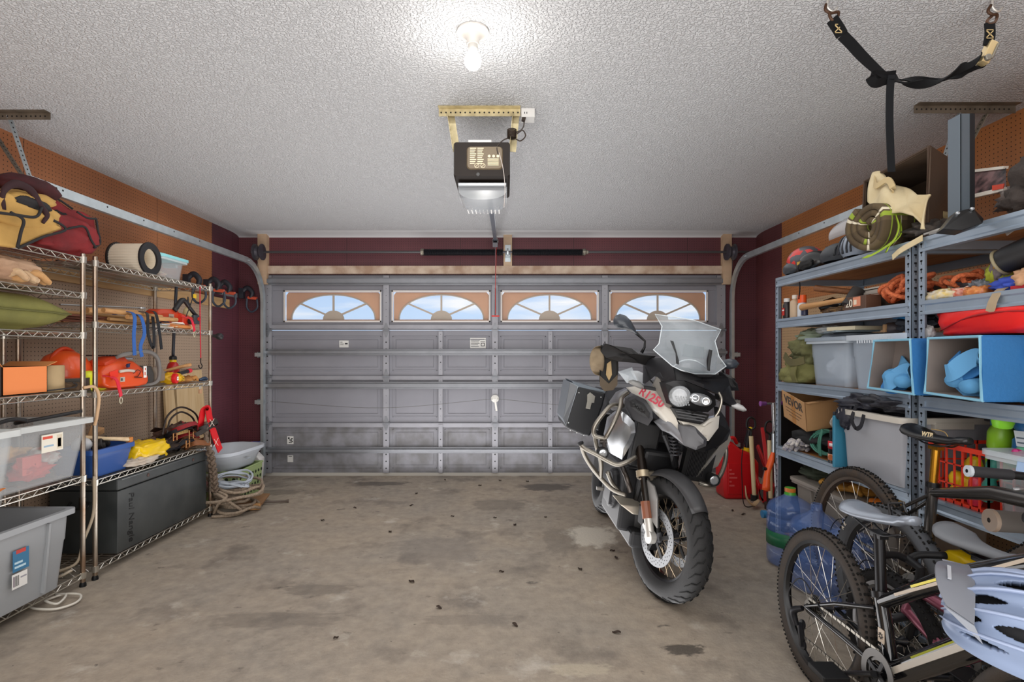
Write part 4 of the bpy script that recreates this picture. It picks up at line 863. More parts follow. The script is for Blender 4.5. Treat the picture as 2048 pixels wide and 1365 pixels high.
# leaning boards
for i, (y0, y1, xt, lb) in enumerate(((4.44, 4.585, -2.80, 'narrow pale plywood board leaning on the left wall behind the rack'), (4.595, 5.02, -2.80, 'wide pale plywood board leaning on the left wall behind the rack'))):
    q = MB().prism([V((XL+.012, y0, 1.16)), V((XL+.012, y1-.03, 1.16)), V((XL+.075, y1+.02, 0)), V((XL+.075, y0, 0))], (.018, 0, 0)); tag(q.build('plywood_board', PALEW), lb, 'board', 'plywood boards leaning on the left wall')

# shelf-4 things of the near rack: orange box, dark box, roll
t = thing('cardboard_box', 'open bright orange cardboard box on the fourth left shelf', 'box', (-2.5, 2.63, 1.105))
q = MB().mat(m('e8874a', .6)); x0, x1, y0, y1, z0, z1 = -2.66, -2.40, 2.555, 2.805, 1.108, 1.245
q.bb((x1-.003, y0, z0), (x1, y1, z1)); q.mat(m('4a2c1c', .8)); q.bb((x0, y0, z0), (x1, y0+.003, z1)); q.bb((x0, y0, z0), (x0+.003, y1, z1)); q.bb((x0, y1-.003, z0), (x1, y1, z1)); q.bb((x0, y0, z0), (x1, y1, z0+.003)); q.build('carton', None, t)
MB().prism([V((x0, y0, z1)), V((x1, y0, z1)), V((x1-.02, y0-.02, z1+.05)), V((x0+.02, y0-.02, z1+.05))], (0, .003, 0)).build('flap', m('c67f48', .7), t); q = MB(); q.prism([V((x0+.02, y1, z1)), V((x1, y1, z1)), V((x1+.01, y1+.05, z1+.022)), V((x0+.02, y1+.05, z1+.022))], (0, 0, .003)); q.build('flap', m('c67f48', .7), t)
t = thing('cardboard_box', 'dark brown box left of the orange box, mostly out of frame', 'box', (-2.5, 2.4, 1.105)); MB().bb((-2.68, 2.28, 1.107), (-2.39, 2.54, 1.25)).build('carton', m('2a201c', .7), t, bevel=.003)
t = thing('paper_roll', 'thick beige paper roll beside the orange box', 'roll', (-2.5, 2.9, 1.105)); MB().lathe([(.02, 0), (.085, 0), (.088, .004), (.088, .135), (.085, .139), (.02, .139), (.02, 0)], (-2.50, 2.90, 1.108), 36).build('roll', m('b79d74', .7, 0, .3, 8), t, smooth=40)
MB().tube([(-2.42, 2.80, 1.115), (-2.40, 2.88, 1.118), (-2.39, 2.97, 1.125), (-2.39, 2.985, 1.14), (-2.39, 2.96, 1.15)], .004, 6, sm=5).build('wire_handle', CHB, t, smooth=True)
tag(MB().tube([(-2.36, 2.995, 1.12), (-2.34, 3.05, 1.12), (-2.33, 3.07, 1.06), (-2.335, 3.06, .95), (-2.34, 3.05, .9)], .0085, 8, sm=8).build('garden_hose', m('c6a27c', .6), smooth=True), 'tan rubber hose bending down from the fourth shelf beside the post', 'hose')
tag(MB().tube([(-2.345, 3.055, .61), (-2.35, 3.055, .4), (-2.38, 3.02, .25), (-2.40, 3.0, .14), (-2.46, 2.95, .11), (-2.5, 2.9, .105)], .008, 8, sm=8).build('garden_hose', m('a99a84', .6), smooth=True), 'tan rubber hose hanging beside the post down to the bottom shelf', 'hose')
# clear bins
t = tote('storage_bin', 'large clear plastic bin full of tools on the fifth left shelf', 'storage bin', (-2.545, 2.57, .64), .45, .84, .315, CLEAR2, tp=.86, ribs=False, rimM=m('dfe2e0', .35, alpha=.7))
for c, r, col, c2, sd in (((-2.45, 2.75, .71), (.07, .10, .05), 'e0403a', 'c03028', 3), ((-2.47, 2.45, .72), (.10, .14, .07), '6a4226', '2a1a10', 4), ((-2.50, 2.62, .80), (.05, .17, .04), 'd9a860', 'a87838', 5), ((-2.6, 2.5, .78), (.12, .25, .11), '5e4a3a', '2a2420', 6), ((-2.46, 2.85, .76), (.05, .08, .05), 'cfd3cc', 'b05040', 7), ((-2.6, 2.8, .72), (.12, .13, .07), '9a2e26', '3a1a18', 8)):
    MB().blob(c, r, sd, .5, 3, flat=r[2]).build('contents', m(col, .7, 0, .8, 16, col2=c2), t, smooth=True)
MB().bb((-2.43, 2.66, .70), (-2.40, 2.77, .79)).build('contents', m('e8564a', .5), t)
lbl((-2.318, 2.74, .855), (.13, .09), (0, 1, 0), (0, 0, 1), 'ebe4d4', '', [(.05, .75, .5, .9, 'd8503c'), (.7, .1, .95, .9, 'd8ccb4'), (.74, .2, .9, .7, '8a8478'), (.1, .3, .55, .4, '9ab4c8')], t)
tag(MB().tube([(-2.36, 2.35, .95), (-2.42, 2.6, .985), (-2.40, 2.68, .975), (-2.5, 2.75, .955), (-2.36, 2.98, .99)], .010, 8, sm=6).build('rubber_hose', CHB, smooth=True), 'black rubber hose lying over the rim of the large clear bin', 'hose')
t = tote('storage_bin', 'small clear bin cut off by the left frame edge', 'storage bin', (-2.33, 2.21, .64), .28, .38, .33, CLEAR2, tp=.84, ribs=False, rimM=m('dfe2e0', .35, alpha=.7))
for c, r, col, sd in (((-2.3, 2.25, .70), (.09, .13, .06), 'd87a2a', 3), ((-2.33, 2.25, .80), (.09, .13, .07), '4a6a70', 4), ((-2.3, 2.3, .74), (.06, .06, .05), 'e0d0a0', 5)): MB().blob(c, r, sd, .5, 3).build('contents', m(col, .7, 0, .7, 14, col2='5a3a28'), t, smooth=True)
t = thing('jar', 'green capped jar standing in the small clear bin', 'jar', (-2.42, 2.55, .9)); MB().lathe([(0, 0), (.035, 0), (.035, .1), (0, .1)], (-2.40, 2.36, .90), 18).build('body', m('a8302a', .5), t); MB().lathe([(0, .0), (.038, 0), (.038, .03), (0, .031)], (-2.40, 2.36, 1.0), 18).build('cap', m('3f9a3c', .4), t, smooth=40)

# blue bin with tools
BB_ = m('2c559c', .4)
t = tote('plastic_tray', 'blue plastic bin of tools on the fourth wire shelf', 'bin', (-2.52, 3.265, .582), .28, .34, .165, BB_, tp=.84, rim=.01, ribs=False, handles=False)
tag(MB().blob((-2.50, 3.16, .77), (.05, .05, .045), 5, .05).build('plastic_ball', m('d8dadc', .4), smooth=True), 'white plastic ball in the blue bin', 'ball')
t = thing('hand_saw', 'tool with pale wooden handle resting across the blue bin', 'tool', (-2.45, 3.3, .76)); MB().tube([(-2.52, 3.16, .82), (-2.45, 3.28, .79), (-2.39, 3.40, .765)], [.010, .011, .015], 10).build('handle', wood('e0c8a4', 'cbb088', 1, 20), t, smooth=40); MB().box((-2.39, 3.405, .763), (.025, .03, .03)).build('tip', m('c77a30', .6), t)
for i, (c, r) in enumerate((((-2.47, 3.24, .755), (.035, .045, .04)), ((-2.50, 3.32, .76), (.035, .035, .035)))):
    tag(MB().lathe([(r[0]*.6, -.03), (r[0], -.02), (r[0]*1.05, 0), (r[0], .03), (r[0]*.7, .035), (r[0]*.6, .02)], c, 18, (1, .4, .3)).build('pipe_clamp', m('2a2624', .5), smooth=40), ['dark round fitting in the blue bin near the ball', 'dark round fitting in the blue bin at its far end'][i], 'fitting')
tag(MB().prism([V((-2.62, 3.34, .76)), V((-2.58, 3.44, .80)), V((-2.55, 3.40, .84)), V((-2.60, 3.36, .86))], (.004, 0, 0)).build('cardboard_scrap', m('c79a6c', .8)), 'torn cardboard scrap behind the blue bin', 'scrap')
# yellow pack, white bag
t = thing('plastic_package', 'shiny yellow plastic package on the fourth wire shelf', 'package', (-2.45, 3.66, .58)); q = MB(); q.blob((-2.46, 3.62, .65), (.10, .17, .065), 41, .25, 3.5, 36, 20, .55, flat=.06, fold=.02); q.build('wrapper', m('f0c60c', .25, coat=.4, bump=.3, bs=14), t, smooth=True)
tag(MB().blob((-2.40, 3.52, .61), (.06, .13, .028), 45, .35, 3, p=.8, flat=.025).build('plastic_bag', m('cfc8bc', .5, 0, .4, 16, col2='b28a60'), smooth=True), 'crumpled white bag in front of the yellow package', 'bag')
tag(MB().tube([(-2.39, 3.60, .60), (-2.38, 3.67, .60), (-2.375, 3.72, .603)], [.012, .017, .015], 10).build('tool_grip', CHB, smooth=40), 'short black tool grip at the shelf edge before the yellow package', 'grip')
tag(MB().blob((-2.52, 3.55, .60), (.08, .09, .018), 46, .3).build('rag', m('38308a', .8), smooth=True), 'dark purple rag under the yellow package', 'rag')
# harness pile
LEA = m('4a2e20', .6, 0, .6, 20, .3, 60, col2='1a1210'); LEB = m('8a5632', .55, 0, .4, 20)
t = thing('climbing_harness', 'heap of brown and black climbing harness straps with buckles', 'harness', (-2.5, 4.0, .58)); rnd = random.Random(11)
for i in range(16):
    c = V((-2.52+.12*rnd.random(), 3.82+.44*rnd.random(), .60+.16*rnd.random())); a = rnd.random()*6
    pts = [c+V((.08*math.cos(a+k*1.3), .13*math.sin(a+k*1.3), .035*math.sin(k*2+a))) for k in range(5)]
    MB().ribbon(pts, .034 if i % 3 else .045, .006, 6, lambda t_, a=a: (math.cos(a+t_), math.sin(a), 1.0)).build('strap', [LEA, m('15141a', .5), LEB, m('8c1a22', .6), m('2c2420', .6)][i % 5], t, smooth=50)
MB().blob((-2.54, 3.92, .64), (.12, .2, .06), 51, .5, 4, flat=.055).build('padding', m('1c1818', .8, 0, .6, 18, .3, 50, col2='4a3424'), t, smooth=True)
for c, s_ in (((-2.375, 4.05, .70), 1.0), ((-2.36, 3.98, .64), .8), ((-2.38, 3.86, .71), .8)):
    q = MB(); a, b = .026*s_, .032*s_; q.tube([V(c)+V((0, -a, -b)), V(c)+V((0, a, -b)), V(c)+V((0, a, b)), V(c)+V((0, -a, b))], .005, 6, closed=True); q.tube([V(c)+V((0, -a, 0)), V(c)+V((0, a, 0))], .0035, 6); q.build('buckle', m('a8784c', .35, .7), t)
q = MB(); q.bb((-2.40, 3.90, .715), (-2.392, 4.04, .745)); q.mat(m('c9a86a', .4, .5))
for y in (3.95, 3.98): q.lathe([(.004, 0), (.009, 0), (.009, .003), (.004, .003)], (-2.392, y, .73), 12, (1, 0, 0))
q.mats[0] = q.mats[0]; q.build('belt', None, t)
for r in (.30, .23): tag(MB().tube([(-2.45, 4.05-r*.75, .73), (-2.46, 4.05-r*.5, .73+r*.42), (-2.46, 4.06, .745+r*.53), (-2.45, 4.05+r*.6, .73+r*.36), (-2.44, 4.05+r*.8, .72)], .007, 8, sm=8).build('rubber_cable', m('2c211c', .5), smooth=True), 'black cable arching over the harness heap, %s loop' % ('outer' if r > .25 else 'inner'), 'cable', 'cable loops over the harness')
t = thing('safety_lanyard', 'bright red webbing lanyard standing on the harness heap', 'lanyard', (-2.36, 4.2, .6))
q = MB(); q.ribbon([(-2.38, 4.18, .73), (-2.365, 4.17, .80), (-2.362, 4.19, .865), (-2.345, 4.22, .88), (-2.335, 4.23, .80), (-2.325, 4.26, .70), (-2.32, 4.31, .60), (-2.31, 4.34, .525)], .075, .006, 8, (0, 1, 0)); q.build('webbing', m('d4121c', .5), t, smooth=50)
q = MB()
for y, z in ((4.225, .765), (4.285, .60)):
    for s in (-1, 1): q.bar((-2.317, y-.025, z-.03*s), (-2.313, y+.03, z+.03*s), .003, .002, (1, 0, 0))
q.build('stitching', m('f0e0d0', .6), t)
RP = rope_mat('7c6a5a', '3c3028')
t = thing('braided_rope', 'brown braided rope hanging from the shelf down to the floor coils', 'rope', (-2.33, 4.25, .4))
ctr = [aty(402, 845, 4.2), aty(412, 880, 4.2), aty(420, 905, 4.22), aty(425, 935, 4.25), aty(428, 960, 4.27), aty(430, 985, 4.3)]
ctr = [V((max(p.x, -2.345), p.y, p.z)) for p in ctr]
P = smoothpath(ctr, 10)
for s in range(3): MB().tube([p+V((.016*math.sin(i*.55+s*2.09), .022*math.sin(i*1.1+s*2.09*2), 0))*(1 if i > 18 else .35) for i, p in enumerate(P)], .013, 8).build('strand', RP, t, smooth=True)

# black trunk
t = thing('storage_chest', 'black painted wooden trunk with handwriting on the bottom shelf', 'trunk', (-2.59, 3.77, .085))
TB = m('2f3334', .42, 0, .5, 5, .05, 20, col2='4c4f4e'); 
q = MB().bb((-2.795, 3.28, .083), (-2.375, 4.255, .465)); q.build('body', TB, t, bevel=.004)
q = MB().bb((-2.80, 3.272, .47), (-2.368, 4.262, .54)); q.build('lid', TB, t, bevel=.008)
q = MB().bar((-2.3665, 3.30, .532), (-2.3665, 4.0, .532), .004, .005); q.build('trim_strip', m('6e7072', .3, .8), t)
for y in (3.55, 4.06): MB().lathe([(0, 0), (.012, 0), (.012, .003), (.006, .004), (0, .004)], (-2.368, y, .505), 12, (1, 0, 0)).build('rivet', m('5e4a44', .4, .6), t)
text('handwriting', 'Paul Nangle', .066, frame((-2.3735, 3.40, .275), (0, 0, -1), (0, 1, 0)), m('08080a', .5), t, shear=.15)
q = MB(); q.bar((-2.60, 3.278, .40), (-2.56, 3.265, .40), .02, .06, (0, 0, 1)); q.tube([(-2.66, 3.276, .40), (-2.65, 3.25, .37), (-2.55, 3.25, .37), (-2.54, 3.276, .40)], .007, 8, sm=4); q.build('handle', m('141414', .4), t)
# grey tote
t = tote('storage_tote', 'large open grey plastic tote on the bottom left shelf', 'tote', (-2.535, 2.52, .085), .45, .66, .405, m('9c9fa2', .42), tp=.88, rim=.02, wall=.005)
lbl((-2.3075, 2.55, .33), (.085, .10), (0, 1, 0), (0, 0, 1), '2c6f96', '', [(.2, .82, .8, 1, 'c43a30'), (.1, .35, .6, .45, 'b8d4e0'), (.1, .15, .8, .25, 'b8d4e0')], t)
lbl((-2.309, 2.545, .235), (.08, .07), (0, 1, 0), (0, 0, 1), 'e4e2de', '', [(.08, .15, .16, .85, '6a5a6a'), (.2, .15, .24, .85, '4a4a4a'), (.28, .15, .34, .85, '5a5a5a'), (.4, .15, .44, .85, '4a4a4a'), (.55, .6, .95, .7, '9a98a0')], t)
tag(MB().tube([(-2.45, 2.50, .20), (-2.44, 2.5, .45), (-2.43, 2.52, .53), (-2.5, 2.62, .56)], .008, 8, sm=6).build('cable', m('c9c4bc', .5), smooth=True), 'grey cable standing up inside the open grey tote', 'cable')
t = thing('cable_coil', 'loose white cable loop on the floor beside the grey tote', 'cable', (-2.35, 2.85, 0)); q = MB(); q.tube([(-2.45, 2.75, .012), (-2.38, 2.72, .012), (-2.28, 2.72, .012), (-2.235, 2.79, .013), (-2.27, 2.86, .02), (-2.36, 2.87, .02), (-2.41, 2.83, .012), (-2.38, 2.77, .03), (-2.30, 2.75, .024), (-2.33, 2.84, .03), (-2.42, 2.88, .014)], .006, 8, sm=8); q.build('cable', m('d8d2c6', .5), t, smooth=True)
tag(MB().tube([(-2.5, 2.93, .095), (-2.42, 2.9, .10), (-2.38, 2.93, .12), (-2.42, 2.97, .10), (-2.5, 2.98, .1)], .007, 8, sm=6).build('cable', m('b9ac98', .5), smooth=True), 'tan cable end lying on the bottom wire shelf behind the tote', 'cable')

# far left corner: basket, tub, jug, coils
GR = m('9cb078', .5)
t = thing('plastic_basket', 'light green perforated basket on the floor in the left corner', 'basket', (-2.6, 4.86, 0))
q = MB(); bx0, bx1, by0, by1, bh = -2.74, -2.36, 4.70, 5.16, .27; tp = .9
def bwall(a, b, nrm):
    a, b = V(a), V(b); q.mat(GR); mid = (a+b)/2
    q.prism([a, b, b+V((0, 0, bh))+nrm*.015, a+V((0, 0, bh))+nrm*.015], nrm*.004)
    q.mat(m('1f2a18', .8)); L_ = (b-a).length; n = int(L_/.055)
    for i in range(n):
        for j in range(4):
            c = a.lerp(b, (i+.5+.25*(j % 2))/n)+V((0, 0, .04+.055*j))+nrm*(.0045+.015*(.04+.055*j)/bh); q.cyl(c, c+nrm*.0012, .015, 10)
bwall((bx1, by0, 0), (bx1, by1, 0), V((1, 0, 0))); bwall((bx0, by0, 0), (bx1, by0, 0), V((0, -1, 0))); bwall((bx0, by1, 0), (bx1, by1, 0), V((0, 1, 0))); bwall((bx0, by0, 0), (bx0, by1, 0), V((-1, 0, 0))); q.mat(GR).bb((bx0, by0, 0), (bx1, by1, .006)); q.build('body', None, t)
MB().tube([(bx0-.015, by0-.015, bh), (bx1+.015, by0-.015, bh), (bx1+.015, by1+.015, bh), (bx0-.015, by1+.015, bh)], .009, 8, closed=True).build('rim', GR, t)
MB().blob((-2.58, 4.8, .17), (.15, .18, .08), 61, .4, 3).build('contents', m('c9d4cc', .5, 0, .9, 9, col2='7a3a34'), t, smooth=True)
t = tote('wash_tub', 'pale grey oval plastic tub stacked on the green basket', 'tub', (-2.55, 4.92, .275), .42, .66, .17, m('c4cad2', .4), tp=.78, rim=.012, ribs=False, r=.15, rz=-6, handles=False)
q = MB(); q.tube([(-2.335, 4.84, .36), (-2.333, 4.9, .36)], .006, 6); q.build('handle', m('aab0b8', .5), t)
t = thing('detergent_jug', 'white printed jug with blue spray top in the left corner', 'jug', (-2.55, 5.36, 0))
MB().prism([V((-2.62, 5.33, 0)), V((-2.46, 5.33, .0)), V((-2.44, 5.33, .26)), V((-2.50, 5.33, .32)), V((-2.56, 5.33, .33)), V((-2.60, 5.33, .25))], (0, .11, 0)).build('body', m('e4e2e0', .4), t, bevel=.012, smooth=50)
lbl((-2.52, 5.328, .15), (.10, .16), (1, 0, 0), (0, 0, 1), 'd8d8dc', '', [(.1, .1, .9, .2, '3a3a44'), (.1, .3, .7, .38, '3a3a44'), (.1, .5, .9, .58, '54545e'), (.1, .72, .6, .8, '3a3a44')], t)
q = MB(); q.cyl((-2.54, 5.38, .32), (-2.54, 5.38, .38), .022, 12); q.box((-2.51, 5.37, .41), (.09, .035, .035)); q.build('spray_top', m('1e3a9a', .4), t, bevel=.004)
MB().lathe([(0, 0), (.022, 0), (.022, .01), (0, .012)], (-2.53, 5.352, .41), 14, (0, -1, 0)).build('badge', m('c8323a', .4), t)
t = thing('spray_can', 'small white can with blue base beside the printed jug', 'can', (-2.47, 5.28, 0)); MB().lathe([(0, 0), (.028, 0), (.028, .15), (.016, .17), (.016, .19), (0, .19)], (-2.50, 5.20, .0), 18).build('body', m('c9c2c8', .4, 0, .8, 10, col2='5a5a9a'), t, smooth=40)
GRC = m('aeb6c0', .45); RPE = rope_mat('a89682', '6e5f50')
t = thing('cable_coil', 'coil of pale grey cable on top of the rope pile', 'cable', (-2.28, 4.42, .22))
q = MB(); coil(q, (-2.28, 4.46, .26), .11, .008, 5, (.3, -.3, 1), .016, .22, 7, .9, 7, 1.3); coil(q, (-2.27, 4.42, .235), .10, .008, 3, (.1, .2, 1), .016, .3, 3, .9, 7, 1.5); q.build('cable', GRC, t, smooth=True)
t = thing('rope_coil', 'pile of thick brownish rope coils on the floor by the trunk', 'rope', (-2.25, 4.45, 0))
q = MB()
for k in range(9): coil(q, (-2.26+.02*math.sin(k*2), 4.46+.03*math.cos(k*3), .03+.024*k), .15+.03*math.sin(k*1.7), .0125, 1, (.12*math.sin(k), .1*math.cos(k*2), 1), .01, .25, 20+k, .95, 8, 1.15)
q.tube([(-2.34, 4.30, .19), (-2.25, 4.26, .17), (-2.17, 4.28, .10), (-2.13, 4.33, .03), (-2.20, 4.28, .014), (-2.33, 4.25, .014)], .012, 8, sm=8); q.tube([(-2.33, 4.28, .03), (-2.27, 4.24, .12), (-2.22, 4.27, .17), (-2.3, 4.3, .2)], .011, 8, sm=8); q.build('rope', RPE, t, smooth=True)
q = MB(); q.prism([V((-2.36, 4.66, .014)), V((-2.16, 4.38, .014)), V((-2.06, 4.50, .016)), V((-2.1, 4.78, .05)), V((-2.3, 4.86, .03))], (0, 0, .012)); tag(q.build('cardboard_piece', m('96704e', .8)), 'flattened brown cardboard piece on the floor by the rope coils', 'cardboard')
tag(MB().box((-2.09, 4.48, .03), (.08, .05, .045), (0, 0, 20)).build('wood_block', WOODX, bevel=.003), 'small wooden block on the floor at the cardboard edge', 'block')
tag(MB().tube([(-2.15, 4.60, .03), (-2.0, 4.66, .02), (-1.93, 4.69, .016), (-1.90, 4.70, .016)], [.008, .009, .009, .014], 8).build('metal_rod', m('5c5048', .6, .3), smooth=40), 'thin dark rod lying on the floor pointing away from the ropes', 'rod')
# ================================================================ right side things
def one(mb, name, M, label, cat, group=None, **k): return tag(mb.build(name, M, **k), label, cat, group)
# ratchet strap hanging from the ceiling
t = thing('ratchet_strap', 'black ratchet strap slung between two ceiling hooks with a hanging tail', 'strap', (1.4, 1.93, 2.3)); Ys = 1.93; a2 = lambda px, py, d=0: aty(px, py, Ys+d)
SB = m('0d0d0f', .85, spec=.2)
for sx, px in ((0, 1655), (1, 1985)):
    e = a2(px, 6); MB().tube([V((e.x, e.y, CEIL)), V((e.x, e.y, CEIL-.03)), V((e.x+.02, e.y, CEIL-.045)), V((e.x+.035, e.y, CEIL-.03))], .0045, 6, sm=4).build('ceiling_hook', m('d8d5cf', .35, .6), t, smooth=True)
MB().tube([a2(1652, 8), a2(1651, 20), a2(1662, 26), a2(1676, 24), a2(1676, 32), a2(1668, 40), a2(1661, 36), a2(1658, 24)], .005, 8, sm=5).build('s_hook', m('4e3423', .5, .4), t, smooth=True)
MB().tube([a2(1982, 10), a2(1976, 22), a2(1984, 29), a2(1994, 30), a2(1990, 44), a2(1978, 48), a2(1974, 42), a2(1984, 32)], .005, 8, sm=5).build('s_hook', m('4e3423', .5, .4), t, smooth=True)
UPV = lambda t_: (1, 0, .4)
MB().ribbon([a2(1664, 38), a2(1676, 56), a2(1684, 70)], .038, .006, 3, (.8, -.5, -.4)).build('hook_loop', SB, t)
MB().ribbon([a2(1684, 70), a2(1702, 88), a2(1722, 110), a2(1745, 132), a2(1768, 150), a2(1786, 154)], .034, .004, 6, lambda k: (.6, -.7*(1-abs(k-.15)*2), .6)).build('webbing', SB, t, smooth=50)
MB().ribbon([a2(1786, 154), a2(1800, 163), a2(1820, 168), a2(1850, 168), a2(1880, 160), a2(1905, 148), a2(1925, 135), a2(1942, 128), a2(1955, 116), a2(1962, 112)], .03, .004, 6, lambda k: (.2, math.sin(k*9), math.cos(k*9)+.3)).build('webbing', SB, t, smooth=50)
MB().ribbon([a2(1790, 162, .02), a2(1830, 160, .02), a2(1870, 164, .02), a2(1910, 154, .02), a2(1935, 140, .02), a2(1955, 138, .02), a2(1966, 126, .02)], .028, .004, 6, lambda k: (.2, math.cos(k*8), math.sin(k*8))).build('webbing', SB, t, smooth=50)
MB().ribbon([a2(1790, 150), a2(1770, 152), a2(1745, 150), a2(1742, 158), a2(1752, 167), a2(1775, 160)], .03, .004, 6, (.3, -.6, 1)).build('knot_tail', SB, t, smooth=50)
MB().ribbon([a2(1783, 150, -.01), a2(1780, 180), a2(1779, 240), a2(1781, 300), a2(1783, 344)], .026, .004, 5, (1, 0, 0)).build('hanging_tail', m('15171a', .85, spec=.2), t, smooth=50)
MB().ribbon([a2(1979, 46), a2(1980, 70), a2(1976, 92)], .034, .008, 3, (1, 0, 0)).build('hook_loop', SB, t)
q = MB()
for c in (a2(1677, 57, -.006), a2(1980, 68, -.008)):
    for s in (-1, 1): q.bar(c+V((-.012, 0, -.012*s)), c+V((.012, 0, .012*s)), .003, .002, (0, 1, 0)); q.bar(c+V((-.012, 0, .015*s)), c+V((.012, 0, .015*s)), .002, .002, (0, 1, 0))
q.build('stitching', m('b8a070', .6), t)
q = MB().mat(m('c9b284', .35, .6)); c = a2(1972, 104); q.box(c+V((.004, 0, -.005)), (.028, .03, .085), (0, 25, 0)); q.mat(m('8a857a', .35, .7)); q.cyl(c+V((-.01, -.025, -.03)), c+V((-.01, .025, -.03)), .012, 10); q.box(c+V((.018, 0, -.005)), (.008, .04, .06), (0, 25, 0)); q.build('ratchet_buckle', None, t, bevel=.003)

# steel post with foot plate on the near rack top
t = thing('steel_post', 'upright square dark steel post with a foot plate on the right rack top', 'post', (1.9, 2.17, 1.84))
q = MB().mat(m('5f6972', .5, .3)); q.bb((1.85, 2.17, 1.862), (1.855, 2.235, 2.285)); q.bb((1.85, 2.17, 1.862), (1.885, 2.174, 2.285)); q.mat(m('16181c', .5)); q.bb((1.885, 2.169, 1.862), (1.905, 2.235, 2.285)); q.bb((1.855, 2.175, 1.862), (1.886, 2.235, 2.285)); q.build('tube', None, t)
q = MB().mat(m('0e0f11', .35)); o = [aty(1885, 458, 2.05), aty(1912, 424, 2.1), aty(1946, 415, 2.1), aty(1968, 438, 2.05), aty(1966, 446, 2.02), aty(1925, 461, 2.02)]; q.prism(o, (.02, .06, -.006)); f = q.build('foot_plate', None, t, bevel=.003)
for px, py in ((1915, 428), (1944, 419)): MB().lathe([(0, 0), (.008, 0), (.007, .006), (0, .007)], aty(px, py, 2.088), 8, (-.3, -.8, .5)).build('bolt', m('c8ccd0', .25, .9), t)
# open brown fabric box with canvas spilling out
t = thing('fabric_storage_box', 'large brown fabric box open on its side with cream canvas spilling out', 'fabric box', (2.1, 2.7, 1.84)); BRN = m('5b4a3c', .85, 0, .35, 4, .2, 60, col2='463629')
c = [V((1.95, 2.46, 2.262)), V((1.935, 2.46, 1.845)), V((1.965, 2.95, 1.845)), V((1.985, 2.95, 2.262))]; dv = V((.33, .235, 0))
def slab(mb, a, b, c_, d, t_): n = (V(b)-V(a)).cross(V(d)-V(a)).normalized()*t_; mb.prism([a, b, c_, d], n)
q = MB(); slab(q, c[0], c[1], c[1]+dv, c[0]+dv, .008); slab(q, c[3], c[2], c[2]+dv, c[3]+dv, .008); slab(q, c[0], c[3], c[3]+dv, c[0]+dv, .008); slab(q, c[1], c[2], c[2]+dv, c[1]+dv, .008); slab(q, c[0]+dv, c[1]+dv, c[2]+dv, c[3]+dv, .008); q.build('shell', BRN, t)
MB().tube([c[0], c[1], c[2], c[3]], .008, 6, closed=True).build('edge_binding', m('4a382b', .8), t); MB().tube([c[0], c[0]+dv, c[1]+dv], .007, 6).build('edge_binding', m('4a382b', .8), t)
CAN = m('d8c8a2', .85, 0, .4, 7, .3, 40, col2='b39a6a')
cp = lambda px, py, X: atx(px, py, X)
q = MB(); g = [[cp(1745, 350, 1.98), cp(1738, 400, 1.94), cp(1737, 420, 1.9)], [cp(1758, 345, 1.97), cp(1760, 385, 1.92), cp(1765, 425, 1.88)], [cp(1778, 362, 1.97), cp(1782, 398, 1.90), cp(1795, 428, 1.86)], [cp(1800, 375, 1.98), cp(1815, 404, 1.92), cp(1830, 432, 1.86)], [cp(1840, 392, 1.95), cp(1842, 410, 1.90), cp(1845, 455, 1.86)], [cp(1856, 385, 1.92), cp(1856, 405, 1.89), cp(1850, 462, 1.855)]]
def gs(u, v):
    x = u*(len(g)-1); i = min(int(x), len(g)-2); f = x-i; y = v*2; j = min(int(y), 1); h = y-j
    p = g[i][j].lerp(g[i+1][j], f).lerp(g[i][j+1].lerp(g[i+1][j+1], f), h); return p+V((-.012*math.sin(u*17+v*5), 0, .008*math.sin(u*11+v*9)))
q.sheet(gs, 40, 14, .006); q.build('canvas_flap', CAN, t, smooth=True)
MB().ribbon([cp(1748, 352, 1.97), cp(1752, 372, 1.93), cp(1775, 360, 1.93), cp(1786, 378, 1.92), cp(1780, 392, 1.93)], .03, .006, 6, (.2, .2, 1)).build('canvas_fold', m('c7b184', .85), t, smooth=60)
MB().blob((2.12, 2.72, 1.93), (.12, .2, .08), 4, .4, 3, flat=.075).build('canvas_bundle', m('a8946c', .85, 0, .5, 8), t, smooth=True)
one(MB().blob((2.0, 2.50, 1.885), (.10, .10, .045), 71, .5, 4, flat=.04, fold=.05), 'gear_bag', m('1c1a1a', .6, 0, .7, 20, col2='6a6058'), 'black crumpled straps and bag below the canvas on the rack top', 'bag', smooth=True)
one(MB().ribbon([atx(1785, 515, 1.85), atx(1800, 502, 1.85), atx(1820, 490, 1.852), atx(1845, 476, 1.855)], .03, .003, 6, (.2, .1, 1)), 'canvas_strap', CAN, 'flat cream strap trailing along the top shelf edge below the blanket roll', 'strap', smooth=60)
# plaid rolled blanket
PL = bpy.data.materials.new('plaid'); PL.use_nodes = True; n_ = PL.node_tree; b_ = n_.nodes['Principled BSDF']; b_.inputs['Roughness'].default_value = .95
uvn = n_.nodes.new('ShaderNodeTexCoord'); sx_ = n_.nodes.new('ShaderNodeSeparateXYZ'); n_.links.new(uvn.outputs['UV'], sx_.inputs[0])
def stripes(out, freq, th, off=0):
    a = n_.nodes.new('ShaderNodeMath'); a.operation = 'MULTIPLY_ADD'; a.inputs[1].default_value = freq; a.inputs[2].default_value = off; n_.links.new(out, a.inputs[0])
    f = n_.nodes.new('ShaderNodeMath'); f.operation = 'FRACT'; n_.links.new(a.outputs[0], f.inputs[0]); l = n_.nodes.new('ShaderNodeMath'); l.operation = 'LESS_THAN'; l.inputs[1].default_value = th; n_.links.new(f.outputs[0], l.inputs[0]); return l.outputs[0]
cur = None
